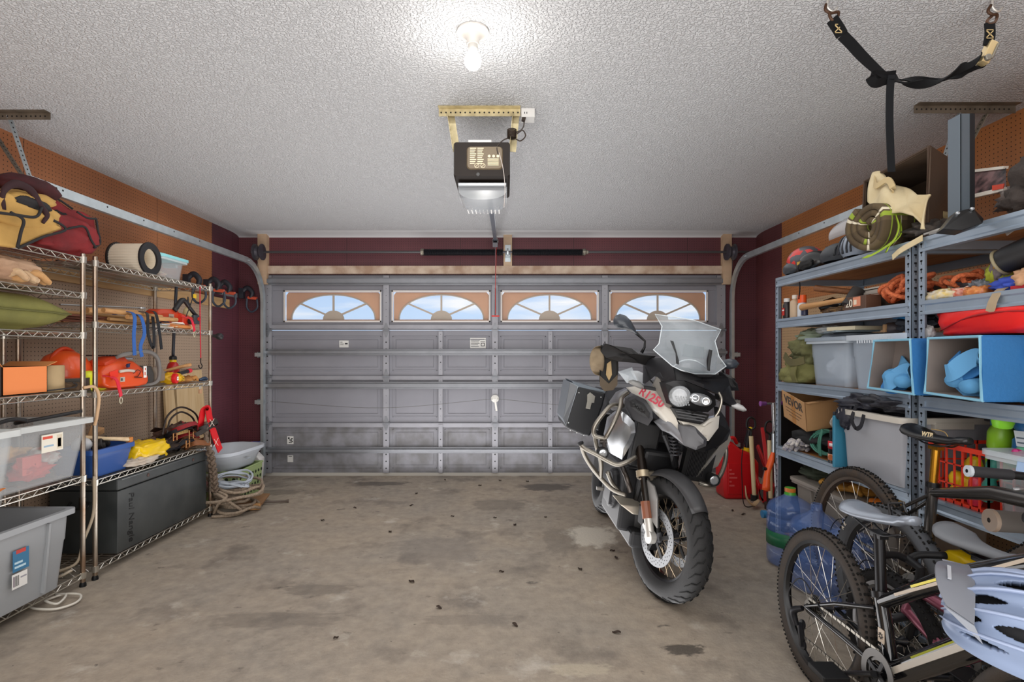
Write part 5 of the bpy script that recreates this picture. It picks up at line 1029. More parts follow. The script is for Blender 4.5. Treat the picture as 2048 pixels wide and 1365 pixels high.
def mixc(fac, col, k=1.0):
    global cur
    x = n_.nodes.new('ShaderNodeMixRGB'); g_ = n_.nodes.new('ShaderNodeMath'); g_.operation = 'MULTIPLY'; g_.inputs[1].default_value = k; n_.links.new(fac, g_.inputs[0]); n_.links.new(g_.outputs[0], x.inputs[0])
    if cur is None: x.inputs[1].default_value = (*lin('7c6a4c'), 1)
    else: n_.links.new(cur, x.inputs[1])
    x.inputs[2].default_value = (*lin(col), 1); cur = x.outputs[0]
mixc(stripes(sx_.outputs[0], 9, .45), '4d3f2c', .8); mixc(stripes(sx_.outputs[1], 2.5, .45), '4d3f2c', .7); mixc(stripes(sx_.outputs[0], 9, .06, .3), 'e6dcc4', .9); mixc(stripes(sx_.outputs[1], 2.5, .05, .3), 'e6dcc4', .9); mixc(stripes(sx_.outputs[0], 4.5, .05, .6), '9ab03a', .9); mixc(stripes(sx_.outputs[1], 2.5, .05, .7), '9ab03a', .9)
n_.links.new(cur, b_.inputs['Base Color'])
t = thing('rolled_blanket', 'rolled olive and brown plaid blanket with lime straps on the rack top', 'blanket', (1.95, 2.7, 1.84))
q = MB(); C_ = V((1.835, 2.70, 1.955)); N = 110
def spi(u, v):
    th = u*2*PI*3.0+1.0; r = .022+.100*u**.9; r *= 1+.07*math.sin(3*th+1)+.04*noise.noise(V((th*.9, v*2, 3))); dd = V((.99, .12, .02)); A = V((-.12, .99, 0)); return C_+dd*(v*.30-.014*u)+A*r*math.cos(th)*1.03+V((0, 0, 1))*r*math.sin(th)*.98
q.sheet(spi, N, 8, .028); o = q.build('blanket', PL, t, smooth=True); uv = o.data.uv_layers.new(name='UVMap'); K = 9; nn = (N+1)*K
for lp in o.data.loops: i = lp.vertex_index % nn; uv.data[lp.index].uv = (i//K/N, (i % K)/8)
LIME = m('9db82c', .7)
for pts in ([atx(1792, 432, 1.90), atx(1797, 455, 1.87), atx(1788, 480, 1.85), atx(1765, 498, 1.83), atx(1742, 511, 1.80), atx(1730, 514, 1.80)], [atx(1800, 440, 1.93), atx(1800, 470, 1.88), atx(1780, 490, 1.85), atx(1772, 505, 1.835)]):
    MB().ribbon(pts, .032, .004, 6, (.5, .8, .3)).build('strap', LIME, t, smooth=50)
# helmets on the far rack top
def shell(mb, c, r, rz=0, cut=-.35, sc=(1, 1.25, 1)):
    mb.T = T_(rz, c); rings = []; N2 = 28
    for i in range(11):
        ph = math.asin(cut)+(PI/2-math.asin(cut))*i/10; rings.append([V((r*sc[0]*math.cos(ph)*math.cos(a), r*sc[1]*math.cos(ph)*math.sin(a), r*sc[2]*math.sin(ph))) for a in [2*PI*k/N2 for k in range(N2)]])
    mb.loft(rings, cap=False); inn = [[p*.93 for p in rg] for rg in rings]; mb.loft(inn[::-1], cap=False); mb.loft([rings[0], inn[0]], cap=False); mb.T = None; return mb
HP = bpy.data.materials.new('red_camo'); HP.use_nodes = True; hn = HP.node_tree; hb = hn.nodes['Principled BSDF']; hb.inputs['Roughness'].default_value = .35
vt = hn.nodes.new('ShaderNodeTexVoronoi'); vt.inputs['Scale'].default_value = 26; hr_ = hn.nodes.new('ShaderNodeValToRGB'); hr_.color_ramp.interpolation = 'CONSTANT'; e_ = hr_.color_ramp.elements; e_[0].color = (*lin('c8322e'), 1); e_[1].position = .45; e_[1].color = (*lin('4a4a50'), 1); e2 = e_.new(.7); e2.color = (*lin('e0685a'), 1)
tcn = hn.nodes.new('ShaderNodeTexCoord'); hn.links.new(tcn.outputs['Object'], vt.inputs['Vector']); hn.links.new(vt.outputs['Color'], hr_.inputs[0]); hn.links.new(hr_.outputs[0], hb.inputs['Base Color'])
t = thing('bike_helmet', 'red and grey camouflage skate helmet on the rack top', 'helmet', (1.98, 3.5, 1.84), 'helmets on the top shelf')
shell(MB(), (1.99, 3.54, 1.915), .105, 10, -.5).build('shell', HP, t, smooth=True); MB().tube([(1.90, 3.46, 1.90), (1.885, 3.44, 1.86), (1.885, 3.42, 1.74), (1.884, 3.43, 1.66)], .004, 5, sm=5).build('chin_strap', BLACK, t)
t = thing('ski_goggles', 'glossy black goggles helmet in front of the red patterned helmet', 'helmet', (1.93, 3.35, 1.84), 'helmets on the top shelf')
shell(MB(), (1.95, 3.36, 1.885), .075, 30, -.6, (1, 1.35, .95)).build('shell', m('0e0e10', .25), t, smooth=True); MB().blob((1.885, 3.36, 1.87), (.025, .07, .03), 3, .3).build('lining', m('1b1a1a', .8), t, smooth=True); MB().box((1.868, 3.40, 1.885), (.006, .03, .02), (0, 0, 10)).build('buckle', m('b8923c', .4), t)
t = thing('bike_helmet', 'dark visor helmet lying at the far end of the rack top', 'helmet', (1.9, 3.55, 1.84), 'helmets on the top shelf'); shell(MB(), (1.925, 3.575, 1.875), .06, -10, -.7, (1, 1.5, .8)).build('shell', m('3a3c40', .4), t, smooth=True)
t = thing('bike_helmet', 'matt dark grey helmet in the middle of the helmet row', 'helmet', (1.95, 3.12, 1.84), 'helmets on the top shelf'); shell(MB(), (1.95, 3.13, 1.885), .085, 0, -.5, (1, 1.4, .85)).build('shell', m('33363b', .5), t, smooth=True)
q = MB()
for k in range(4): q.tube([(1.87+.005*k, 3.04+.05*k, 1.87), (1.885+.01*k, 3.05+.05*k, 1.915), (1.93, 3.06+.05*k, 1.95)], .006, 6, sm=3)
q.build('vent_rib', m('1c1e22', .5), t, smooth=True)
t = thing('motorcycle_helmet', 'black open helmet with a raised clear visor behind the row', 'helmet', (2.12, 3.12, 1.84), 'helmets on the top shelf')
shell(MB(), (2.15, 3.12, 1.97), .12, 0, -.75, (1, 1.1, 1)).build('shell', m('141416', .3), t, smooth=True)
q = MB(); q.sheet(lambda u, v: V((2.13-.155*math.sin(.5+v*1.3), 3.12+.155*math.sin((u-.5)*2.4), 1.985+.155*math.cos(.35+v*1.1)*math.cos((u-.5)*1.3))), 16, 8, .003); q.build('visor', m('c9ced2', .15, alpha=.45, spec=.7), t, smooth=True)
t = thing('bike_helmet', 'pale blue-grey ribbed helmet half hidden by the rolled blanket', 'helmet', (1.95, 2.93, 1.84), 'helmets on the top shelf'); shell(MB(), (1.95, 2.94, 1.90), .09, 0, -.6, (1, 1.2, 1)).build('shell', m('8d97a6', .35), t, smooth=True)
q = MB()
for k in range(4): q.tube([(1.862, 2.88+.035*k, 1.86), (1.86, 2.88+.035*k, 1.90), (1.88, 2.88+.035*k, 1.95), (1.94, 2.88+.04*k, 1.985)], .005, 6, sm=3)
q.build('vent_line', m('24262c', .5), t, smooth=True)
# near rack top things
one(MB().box((1.98, 2.28, 1.842), (.16, .22, .01), (0, 0, 12)), 'magazine', m('8d8a86', .5), 'grey magazine lying flat on the rack top beside the brown box, lower of two', 'magazine', 'magazines on the rack top')
one(MB().box((1.96, 2.32, 1.852), (.15, .2, .008), (0, 0, -8)), 'magazine', m('b7b4b0', .5), 'pale magazine lying flat on the rack top beside the brown box, upper of two', 'magazine', 'magazines on the rack top')
t = thing('photo_box', 'dark printed box with white edges tilted behind the steel post', 'box', (2.15, 2.15, 1.9)); o = [atx(1925, 345, 2.16), atx(2012, 335, 2.14), atx(2012, 378, 2.08), atx(1925, 398, 2.10)]
q = MB(); q.prism(o, (.015, .03, -.005)); q.build('panel', m('1e1c20', .4, 0, .8, 22, col2='8a6a6a'), t); MB().bar(o[0], o[1], .02, .012).build('white_edge', m('e3ddd2', .5), t); MB().bar(o[3], o[2], .02, .016).build('white_edge', m('e3ddd2', .5), t); MB().prism([p+V((-.012, -.004, 0)) for p in (atx(1988, 372, 2.08), atx(2012, 368, 2.08), atx(2010, 378, 2.08), atx(1988, 382, 2.08))], (.003, 0, 0)).build('red_sticker', m('d0452c', .5), t)
MB().prism([atx(1912, 370, 2.0), atx(1922, 362, 2.0), atx(1922, 388, 2.0), atx(1914, 392, 2.0)], (.02, .004, 0)).build('torn_corner', m('d8ccb4', .7), t)
one(MB().blob((2.02, 2.07, 1.915), (.07, .10, .045), 91, .5, 4, fold=.08), 'ski_gloves', m('8a7f7a', .7, 0, .8, 18, col2='3c3436'), 'crumpled grey gloves on the rack top beside the steel post', 'gloves', smooth=True)
t = thing('jacket', 'dark brown fleece jacket heaped at the right edge of the rack top', 'jacket', (2.0, 1.92, 1.84)); FL = m('443c38', .95, 0, .4, 6, .4, 120, col2='2a2422')
MB().blob((2.04, 1.90, 1.955), (.14, .16, .14), 93, .35, 2.4, 40, 26, .9, flat=.115, fold=.04, fd=(.3, 1, .2)).build('body', FL, t, smooth=True); MB().blob((1.99, 2.02, 1.895), (.09, .08, .06), 94, .3, 2.4, flat=.055).build('sleeve', FL, t, smooth=True); MB().ribbon([(1.93, 1.83, 2.05), (1.90, 1.80, 2.01), (1.89, 1.78, 1.97)], .03, .006, 4, (0, 1, 0)).build('yellow_patch', m('e8a820', .6), t)
one(MB().blob((2.15, 1.90, 2.14), (.05, .07, .05), 97, .2), 'plastic_jug', m('dedad2', .5), 'white rounded object on top of the jacket heap at the frame edge', 'jug', smooth=True)
# shelf 2, far rack
def bottle(name, label, c, r, h, M, capM, cat='bottle', caph=.03, neck=.5, group=None, cr=None):
    t = thing(name, label, cat, c, group); MB().lathe([(0, 0), (r*.95, 0), (r, .006), (r, h*.78), (r*.85, h*.86), (r*neck, h*.92), (r*neck, h)], c, 20).build('body', M, t, smooth=50)
    cr = cr or r*neck*1.15; MB().lathe([(0, h), (cr, h-.004), (cr, h+caph), (0, h+caph+.002)], c, 16).build('cap', capM, t, smooth=40); return t
Z2 = 1.545
t = bottle('spray_can', 'slim black and red spray can at the far end of the second shelf', (1.915, 3.635, Z2), .024, .12, m('2a2224', .4), m('d9d6d2', .4), 'can', .02, .7); lbl((1.8905, 3.635, Z2+.05), (.03, .05), (0, -1, 0), (0, 0, 1), 'c8322c', '', [(.1, .6, .9, .8, 'efe6e0')], t)
bottle('glue_bottle', 'tan plastic bottle beside the slim spray can', (1.93, 3.56, Z2), .032, .135, m('c2a98c', .5), m('e4dccf', .5), caph=.02)
t = bottle('lighter_fluid', 'white bottle with bright orange top beside the mallet handle', (1.93, 3.475, Z2), .028, .10, m('d6dade', .4), m('ee5a1c', .4), caph=.045, neck=.8, cr=.026)
one(MB().cyl((1.915, 3.42, Z2+.01), (1.915, 3.42, Z2+.06), .02, 14), 'small_jar', m('2e3350', .4), 'tiny dark blue jar at the shelf edge under the mallet handle', 'jar', smooth=40)
t = thing('mallet', 'black rubber mallet with a light wooden handle on the second shelf', 'mallet', (1.9, 3.2, Z2)); MB().tube([(1.888, 3.40, 1.605), (1.888, 3.2, 1.608), (1.892, 2.97, 1.612)], [.021, .016, .014], 14).build('handle', WOODH, t, smooth=40); MB().cyl((1.90, 2.965, 1.575), (1.96, 2.965, 1.665), .035, 18).build('head', m('2a2523', .6), t, smooth=40)
t = thing('goggles', 'shiny black goggles lying behind the mallet handle', 'goggles', (2.0, 3.2, Z2)); MB().blob((2.0, 3.25, 1.60), (.06, .12, .05), 5, .15, 3).build('frame', m('0f0f11', .2), t, smooth=True); MB().tube([(1.97, 3.1, 1.58), (1.94, 3.02, 1.62), (2.0, 2.95, 1.63), (2.05, 3.0, 1.58)], .008, 8, sm=6).build('strap', m('2c241e', .6), t, smooth=True)
one(MB().blob((1.95, 3.15, 1.565), (.04, .12, .02), 15, .4), 'cable_bundle', m('24242a', .5, 0, .8, 40, col2='b08a5a'), 'small dark bundle of cords under the mallet handle', 'cables', smooth=True)
one(MB().tube([(1.915, 3.30, 1.715), (2.0, 3.08, 1.665), (2.06, 2.95, 1.64)], [.019, .017, .015], 12), 'wooden_stick', wood('6e4428', '8a5a36', 1, 20), 'thick brown wooden stick leaning behind the boxes of the second shelf', 'stick', smooth=40)
t = thing('light_bulb_box', 'small brown box printed with a large 20 on the second shelf', 'box', (1.93, 2.9, Z2)); q = MB().mat(m('5a4032', .5)).bb((1.888, 2.80, Z2), (1.97, 2.98, Z2+.075)); q.build('carton', None, t, bevel=.002)
text('printed_number', '20', .06, frame((1.8868, 2.935, Z2+.038), (0, -1, 0), (0, 0, 1)), m('f0ead8', .5), t); lbl((1.887, 2.87, Z2+.045), (.06, .05), (0, -1, 0), (0, 0, 1), 'd88a6a', '', [(.1, .2, .5, .7, 'e8d8c0')], t)
t = thing('cardboard_box', 'open dark box with white edge behind the box printed 20', 'box', (2.05, 2.95, Z2)); q = MB().mat(m('3a322c', .7)); q.bb((2.0, 2.72, Z2), (2.25, 3.02, Z2+.12)); q.mat(m('cfc8be', .5)).bb((1.995, 2.72, Z2+.118), (2.01, 3.02, Z2+.126)); q.box((1.985, 2.88, Z2+.10), (.03, .2, .012), (0, -30, 0)); q.build('carton', None, t); lbl((1.985, 2.86, Z2+.085), (.10, .022), (0, -1, 0), (0, 0, 1), 'd8502c', '', [(.1, .3, .8, .7, 'f0d8c8')], t)
ORP = rope_mat('e0784a', 'a8502c')
def ropepile(name, label, c, R, r, n, M, seed, spr, ax=None, h=.1, cat='rope', el=1.0):
    rnd = random.Random(seed); q = MB()
    for k in range(n):
        a = V(c)+V((rnd.uniform(-spr[0], spr[0]), rnd.uniform(-spr[1], spr[1]), r+h*rnd.random()))
        x = (rnd.uniform(-.9, .2), rnd.uniform(-.8, .8), rnd.uniform(.2, .9)) if ax is None else tuple(ax[i]+rnd.uniform(-.18, .18) for i in range(3))
        coil(q, a, R*rnd.uniform(.75, 1.05), r, 1, x, .02, .18, seed*9+k, rnd.uniform(.6, 1), 7, el)
    return one(q, name, M, label, cat, smooth=True)
ropepile('rope_coil', 'tangled orange braided rope heaped on the second shelf', (1.985, 2.64, Z2+.035), .075, .0105, 15, ORP, 3, (.05, .11), None, .07)
ropepile('rope_coil', 'end of the orange rope heap just past the double post', (2.02, 2.33, Z2+.06), .05, .010, 5, ORP, 5, (.03, .05), None, .03)
# shelf 2, near rack
for i, (c, s_, col, lb) in enumerate((((1.93, 2.34, Z2+.02), (.06, .09, .035), 'd8d2c8', 'clear blister pack with yellow screws at the shelf edge'), ((1.94, 2.25, Z2+.02), (.05, .07, .03), 'e0603a', 'orange plastic clip pack on the second shelf'), ((1.97, 2.20, Z2+.03), (.06, .06, .05), '3a4248', 'dark blue tackle piece on the second shelf'), ((1.92, 2.17, Z2+.015), (.05, .06, .03), 'e8a05a', 'tan and orange plastic piece at the shelf edge'), ((2.02, 2.28, Z2+.04), (.08, .1, .05), '2a2a2e', 'black case behind the blister packs'))):
    one(MB().blob(c, [v*.75 for v in s_], 100+i, .4, 4, p=.6), 'tackle_pack', m(col, .35, 0, .8, 40, col2=['e0c050', 'f0e0d0', '8a9098', 'c05030', '4a4a50'][i]), lb, 'pack', 'small packs on the second shelf', smooth=True)
one(MB().blob((1.97, 2.13, Z2+.085), (.035, .05, .05), 111, .3), 'green_pouch', m('a0a82e', .6), 'small yellow-green pouch behind the batting glove bag', 'pouch', smooth=True)
t = thing('batting_glove_bag', 'black sports bag with yellow lettering on the second shelf', 'bag', (1.98, 1.98, Z2)); BK = m('17171a', .55)
q = MB(); ax_ = V((.35, -.8, .28)).normalized(); A_, U_, D_ = basis(ax_); c_ = V((1.93, 2.08, 1.665))
q.loft([[c_+D_*s+A_*r*1.0*math.cos(a)+U_*r*.72*math.sin(a) for a in [2*PI*k/20 for k in range(20)]] for s, r in ((0, .062), (.03, .072), (.12, .08), (.22, .075), (.3, .05))], cap=False); q.loft([[c_+D_*s+A_*r*math.cos(a)+U_*r*.72*math.sin(a) for a in [2*PI*k/20 for k in range(20)]] for s, r in ((.0, .062), (.02, .05), (.05, .03), (.052, .001))], cap=False); q.build('body', BK, t, smooth=True)
MB().tube([c_+A_*.064*math.cos(a)+U_*.047*math.sin(a) for a in [2*PI*k/20 for k in range(20)]], .006, 6, closed=True).build('trim', m('8f8468', .6), t, smooth=True)
MB().blob(c_+D_*.01, (.035, .03, .035), 4, .5, 5).build('lining', m('e0a01c', .6, 0, .8, 60, col2='2a2018'), t, smooth=True)
text('lettering', 'Franklin', .042, frame(c_+D_*.11-A_*.066+U_*.035+V((-.012, -.004, .004)), (.30, -.86, .25), (-.35, .05, 1)), m('e8b01c', .5), t, shear=.3, bold=.001)
MB().ribbon([c_+D_*.03+V((-.02, 0, .10)), c_+D_*.12+V((-.03, 0, .12)), c_+D_*.2+V((-.02, 0, .11)), c_+D_*.28+V((-.08, 0, .0))], .03, .004, 6, (.3, 0, 1)).build('shoulder_strap', m('8a7f78', .6), t, smooth=50)
one(MB().blob((1.95, 2.11, Z2+.11), (.02, .03, .06), 113, .4), 'grey_strap_bundle', m('7a6f70', .7, 0, .6, 30), 'bundle of grey straps standing beside the batting bag', 'straps', smooth=True)
one(MB().blob((1.93, 2.03, Z2+.028), (.05, .075, .028), 115, .5, 4, fold=.08), 'blue_cloth', m('3a52b8', .8, 0, .5, 14, col2='20305e'), 'crumpled royal blue cloth below the black sports bag', 'cloth', smooth=True)
one(MB().blob((1.93, 1.93, Z2+.045), (.06, .08, .042), 117, .4, 3, fold=.08), 'leather_glove', m('d0a27c', .85, 0, .5, 14, col2='8f6442'), 'peach leather glove at the right end of the second shelf', 'glove', smooth=True)
one(MB().bb((1.88, 1.80, Z2), (2.0, 1.99, Z2+.016)), 'red_folder', m('b02028', .5), 'flat red folder under the peach glove', 'folder')
one(MB().ribbon([(1.95, 2.03, Z2+.02), (1.885, 2.03, Z2+.012), (1.858, 2.035, Z2-.03), (1.858, 2.05, Z2-.075)], .035, .004, 5, (0, 1, 0)), 'tan_strap', m('a89478', .8), 'flat tan strap hanging over the second shelf edge', 'strap', smooth=60)
# shelf 3, far rack
Z3 = 1.118
t = thing('coat', 'bundled olive green coat at the far end of the third shelf', 'coat', (1.95, 3.48, Z3)); GRN = m('6c6c46', .9, 0, .5, 5, .3, 60, col2='43452c')
MB().blob((1.98, 3.50, 1.19), (.14, .15, .085), 121, .2, 2, 40, 24, .75, flat=.07, fold=.03).build('rolled_body', m('7c7a48', .85, 0, .4, 5, .3, 60, col2='55542e'), t, smooth=True); MB().blob((2.0, 3.47, 1.33), (.12, .13, .09), 122, .35, 2.4, 40, 24, .8, fold=.06, fd=(0, .6, 1)).build('folded_body', GRN, t, smooth=True)
MB().blob((2.02, 3.44, 1.42), (.11, .13, .05), 123, .4, 2.6, 36, 20, fold=.07, fd=(.2, 1, .3)).build('pale_lining', m('96a38e', .8, 0, .5, 6, col2='5d6a58'), t, smooth=True)
MB().ribbon([(1.86, 3.56, 1.30), (1.848, 3.48, 1.26), (1.845, 3.40, 1.255), (1.87, 3.34, 1.27)], .045, .008, 6, (.1, 0, 1)).build('cuff_band', m('5c5636', .85), t, smooth=50); MB().ribbon([(1.85, 3.41, 1.24), (1.835, 3.41, 1.18), (1.85, 3.41, 1.13)], .05, .008, 5, (0, 1, 0)).build('strap', m('6e6a3e', .85), t, smooth=50)
t = tote('storage_bin', 'clear plastic bin with snap-on grey lid on the third shelf', 'storage bin', (2.08, 3.145, Z3), .38, .36, .28, FROST, tp=.9, ribs=False, rimM=m('d3dde6', .35, alpha=.8), lid=m('9aa6b2', .4, alpha=.9), group='clear bins on the third shelf'); MB().blob((2.08, 3.14, 1.24), (.14, .13, .10), 5, .4, 3).build('contents', m('dfe5ec', .7, 0, .5, 12, col2='8a94a0'), t, smooth=True)
t = tote('storage_bin', 'wider clear plastic bin beside the double post on the third shelf', 'storage bin', (2.08, 2.71, Z3), .40, .42, .29, FROST, tp=.9, ribs=False, rimM=m('d3dde6', .35, alpha=.8), group='clear bins on the third shelf'); MB().blob((2.08, 2.7, 1.24), (.16, .15, .10), 6, .4, 3).build('contents', m('dde5ee', .7, 0, .4, 12, col2='98a2ae'), t, smooth=True)
q = MB()
for k in range(14): q.bar((1.862, 2.58+k*.019, 1.365), (1.862, 2.58+k*.019, 1.395), .004, .004, (1, 0, 0))
q.build('rim_ribs', m('e8eef4', .4), t)
one(MB().box((1.98, 3.02, 1.452), (.2, .2, .022), (0, 0, 10)), 'paperback_book', m('c8bfa4', .6), 'thick cream book lying on the lid of the third shelf bin', 'book', bevel=.002)
one(MB().box((1.99, 3.08, 1.437), (.22, .2, .009), (0, 0, -14)), 'folder', m('7c8a90', .5), 'grey folder under the cream book on the bin lid', 'folder')
one(MB().blob((1.95, 3.22, 1.455), (.05, .09, .025), 131, .5, 4), 'plastic_bag', m('ccd2d2', .3, alpha=.7), 'crumpled clear plastic bag on the third shelf bin lid', 'bag', smooth=True)
q = MB().mat(m('4a4448', .5)); q.blob((1.99, 2.74, 1.44), (.045, .055, .032), 133, .1); q.mat(m('b08a62', .5)).box((1.945, 2.74, 1.44), (.008, .02, .04)); one(q, 'shoe', None, 'small dark rounded shoe resting in the top of the wide clear bin', 'shoe', smooth=50)
q = MB().mat(m('262a32', .6)); q.blob((1.99, 2.58, 1.458), (.07, .10, .042), 135, .35); q.mat(m('3a8ac8', .5)).ribbon([(1.93, 2.66, 1.49), (1.915, 2.58, 1.485), (1.92, 2.51, 1.465)], .012, .004, 4, (.3, 0, 1)); one(q, 'swim_bag', None, 'dark pouch with a bright blue stripe above the wide clear bin', 'pouch', smooth=50)
# shelf 3, near rack: fabric bins and red bag
FB = m('2f76b4', .75, 0, .2, 8, .2, 90, col2='28649c'); FBt = m('7fb4cc', .75); FI = m('8a7f78', .85, 0, .4, 6, col2='6a605c')
def fabric_bin(label, x0, x1, y0, y1, z0, z1, seed, skew=0):
    t = thing('fabric_bin', label, 'fabric bin', ((x0+x1)/2, (y0+y1)/2, z0), 'blue fabric bins on the third shelf')
    P_ = [V((x0, y0, z0)), V((x0, y1, z0+.01)), V((x0+.01, y1-skew, z1)), V((x0-.005, y0+skew*.4, z1))]; dx = V((x1-x0, 0, 0))
    q = MB().mat(FB); e = .005
    for a, b in ((0, 1), (1, 2), (2, 3), (3, 0)):
        q.mat(FB); slab(q, P_[a], P_[b], P_[b]+dx, P_[a]+dx, e)
        q.mat(FI); cc = (P_[0]+P_[2])/2; f_ = lambda p: p.lerp(V((p.x, cc.y, cc.z)), .04); slab(q, f_(P_[a]), f_(P_[b]), f_(P_[b])+dx, f_(P_[a])+dx, .002)
    q.mat(FI); q.prism([p+dx for p in P_], (.004, 0, 0)); q.build('shell', None, t)
    MB().tube(P_, .0075, 6, closed=True).build('edge_binding', FBt, t)
    rnd = random.Random(seed)
    for k in range(5):
        c = V((x0+.02+.03*k, y0+(y1-y0)*(.25+.5*rnd.random()), z0+.04+(z1-z0-.08)*rnd.random())); hw = min(.09, (y1-y0)*.35)
        pts = [c+V((.02*math.sin(j*1.4+k), hw*(j/4-.5)*1.6, .035*math.sin(j*1.3+k*2))) for j in range(5)]
        pts = [V((max(p.x, x0-.01), min(max(p.y, y0+.01), y1-.012), min(max(p.z, z0+.02), z1-.02))) for p in pts]
        MB().ribbon(pts, .07, .005, 6, lambda s, k=k: (.5*math.sin(k), .3, .9)).build('folded_cloth', FB if k % 2 else m('5a98c6', .75), t, smooth=60)
    for k in (0, 1):
        yy = y0+(y1-y0)*(.35+.25*k); zz = z0+.055+.02*k; q = MB(); q.tube([(x1-.02, yy+.03, zz), (x0+.10*min(1, (x1-x0)*4), yy, zz), (x0+.012, yy-.02, zz-.008)], [.045, .042, .036], 14, sm=4, flat=.75); q.build('rolled_cloth', m('5596c6', .75), t, smooth=True)
    return t
tb = fabric_bin('bright blue fabric bin in front of the near rack with its opening facing left', 1.775, 2.10, 1.99, 2.26, 1.135, 1.375, 3, .005)
MB().ribbon([(2.08, 1.985, 1.385), (2.0, 1.975, 1.365), (1.95, 1.972, 1.31), (1.99, 1.97, 1.25), (2.05, 1.97, 1.21)], .055, .006, 6, (.7, .1, -.6)).build('handle_strap', FBt, tb, smooth=60)
fabric_bin('smaller blue fabric bin squashed flat in front of the double post', 1.765, 1.864, 2.31, 2.60, 1.135, 1.372, 7, .03)
t = thing('duffel_bag', 'bright red nylon bag lying on top of the blue fabric bin', 'bag', (2.1, 2.1, 1.385)); RED = m('e01a14', .45, 0, .2, 6, .25, 20, col2='b01010')
MB().blob((2.10, 2.10, 1.445), (.24, .28, .068), 141, .08, 2.4, 48, 26, .45, flat=.058, fold=.012, fd=(1, 1, 0)).build('body', RED, t, smooth=True); MB().tube([(1.872, 2.30, 1.41), (1.858, 2.15, 1.455), (1.86, 2.0, 1.468), (1.88, 1.87, 1.46)], .004, 6, sm=6).build('seam', m('9a0e0c', .5), t, smooth=True)
one(MB().blob((1.90, 2.40, 1.40), (.02, .03, .035), 143, .5, 4), 'clear_plastic_wrap', m('d4d2d0', .3, alpha=.7), 'small crumpled clear wrap beside the red bag', 'wrap', smooth=True)
one(MB().ribbon([(1.86, 2.36, 1.125), (1.862, 2.25, 1.130), (1.858, 2.12, 1.124)], .03, .01, 4, (1, 0, 0)), 'black_strap', BLACK, 'black strap lying on the shelf edge below the blue fabric bins', 'strap')
# shelf 4, far rack
Z4 = .677
one(MB().blob((2.10, 3.42, .77), (.22, .22, .085), 151, .3, 2.6, flat=.082), 'black_duffel', m('121214', .7), 'black duffel bag lying under the tilted brown carton', 'bag', smooth=True)
t = thing('cardboard_carton', 'open brown shipping carton with VEVOR printed on it, tilted on the shelf', 'carton', (2.0, 3.45, .86)); CB = m('c29566', .8, 0, .3, 5, col2='a87c50')
Rm = T_(-4, (1.99, 3.46, .965), 12, -10)
q = MB(); q.T = Rm; W2, D2, H2 = .12, .15, .095
q.mat(CB); q.bb((-W2, -D2, -H2), (-W2+.004, D2, H2)); q.bb((W2-.004, -D2, -H2), (W2, D2, H2)); q.bb((-W2, -D2, -H2), (W2, -D2+.004, H2)); q.bb((-W2, D2-.004, -H2), (W2, D2, H2)); q.bb((-W2, -D2, -H2), (W2, D2, -H2+.004)); q.mat(m('4a3020', .9)); q.bb((-W2+.005, -D2+.005, -H2+.005), (W2-.005, D2-.005, -H2+.008)); q.build('carton', None, t)
q = MB(); q.T = Rm; q.prism([(W2-.004, -D2, H2), (W2-.004, D2, H2), (W2+.02, D2, H2+.10), (W2+.02, -D2, H2+.10)], (.003, 0, 0)); q.build('flap', CB, t)
q = MB(); q.T = Rm; q.prism([(-W2, -D2, H2), (W2, -D2, H2), (W2, -D2-.05, H2+.01), (-W2, -D2-.05, H2+.01)], (0, 0, .003)); q.build('flap', CB, t)
Mt = Rm @ frame((-W2-.0012, 0, .045), (0, -1, 0), (0, 0, 1)); text('printed_name', 'VEVOR', .075, Mt, m('4a423c', .7), t, bold=.002)
q = MB(); q.T = Rm
for k, (a, b) in enumerate(((-.10, .11), (-.09, .10), (-.06, .07))): q.bb((-W2-.001, a, -.01-.022*k), (-W2, b, -.004-.022*k))
q.bb((-W2+.17, -D2-.001, -.03), (-W2+.19, -D2, -.01)); q.build('printed_lines', m('7a5c40', .8), t)
q = MB(); q.T = Rm; q.bb((-W2-.0008, -.02, -H2), (-W2, .03, H2)); q.build('packing_tape', m('b37a3c', .5), t)
GM = m('cdc6be', .8, 0, .9, 45, col2='5a5a78')
one(glove(MB(), (1.93, 3.50, Z4), 200, 1.0, 0, 7), 'work_glove', GM, 'speckled white and grey work glove on the fourth shelf', 'glove', smooth=60)
one(glove(MB(), (1.92, 3.44, Z4+.04), 185, .9, 0, 9), 'work_glove', GM, 'second speckled glove lying on top of the first on the fourth shelf', 'glove', smooth=60)
q = MB()
for k in range(11): coil(q, (1.945+.006*(k % 4), 3.24+.01*math.sin(k*2), Z4+.095), .078+.006*math.sin(k*1.9), .0055, 1, (-1+.12*math.sin(k), .25*math.cos(k*1.3)-.2, .25+.1*math.sin(k)), .008, .1, 60+k, .9, 6, 1.35)
q.tube([(1.90, 3.20, Z4+.175), (1.885, 3.20, Z4+.1), (1.89, 3.20, Z4+.02)], .006, 6, sm=5); q.tube([(1.91, 3.22, Z4+.18), (1.89, 3.225, Z4+.1), (1.895, 3.22, Z4+.02)], .006, 6, sm=5)
one(q, 'extension_cord', m('3f7a68', .55), 'coiled dark green extension cord on the fourth shelf', 'cord', smooth=True)
t = thing('protein_jar', 'black jar with red label on the fourth shelf beside the cord', 'jar', (1.92, 3.08, Z4)); MB().lathe([(0, 0), (.043, 0), (.045, .006), (.045, .13), (.036, .145), (.036, .15)], (1.915, 3.085, Z4), 24).build('body', m('141416', .3), t, smooth=40); MB().lathe([(0, .15), (.038, .15), (.038, .185), (.036, .19), (0, .19)], (1.915, 3.085, Z4), 24).build('lid', m('1a2026', .3), t, smooth=40)
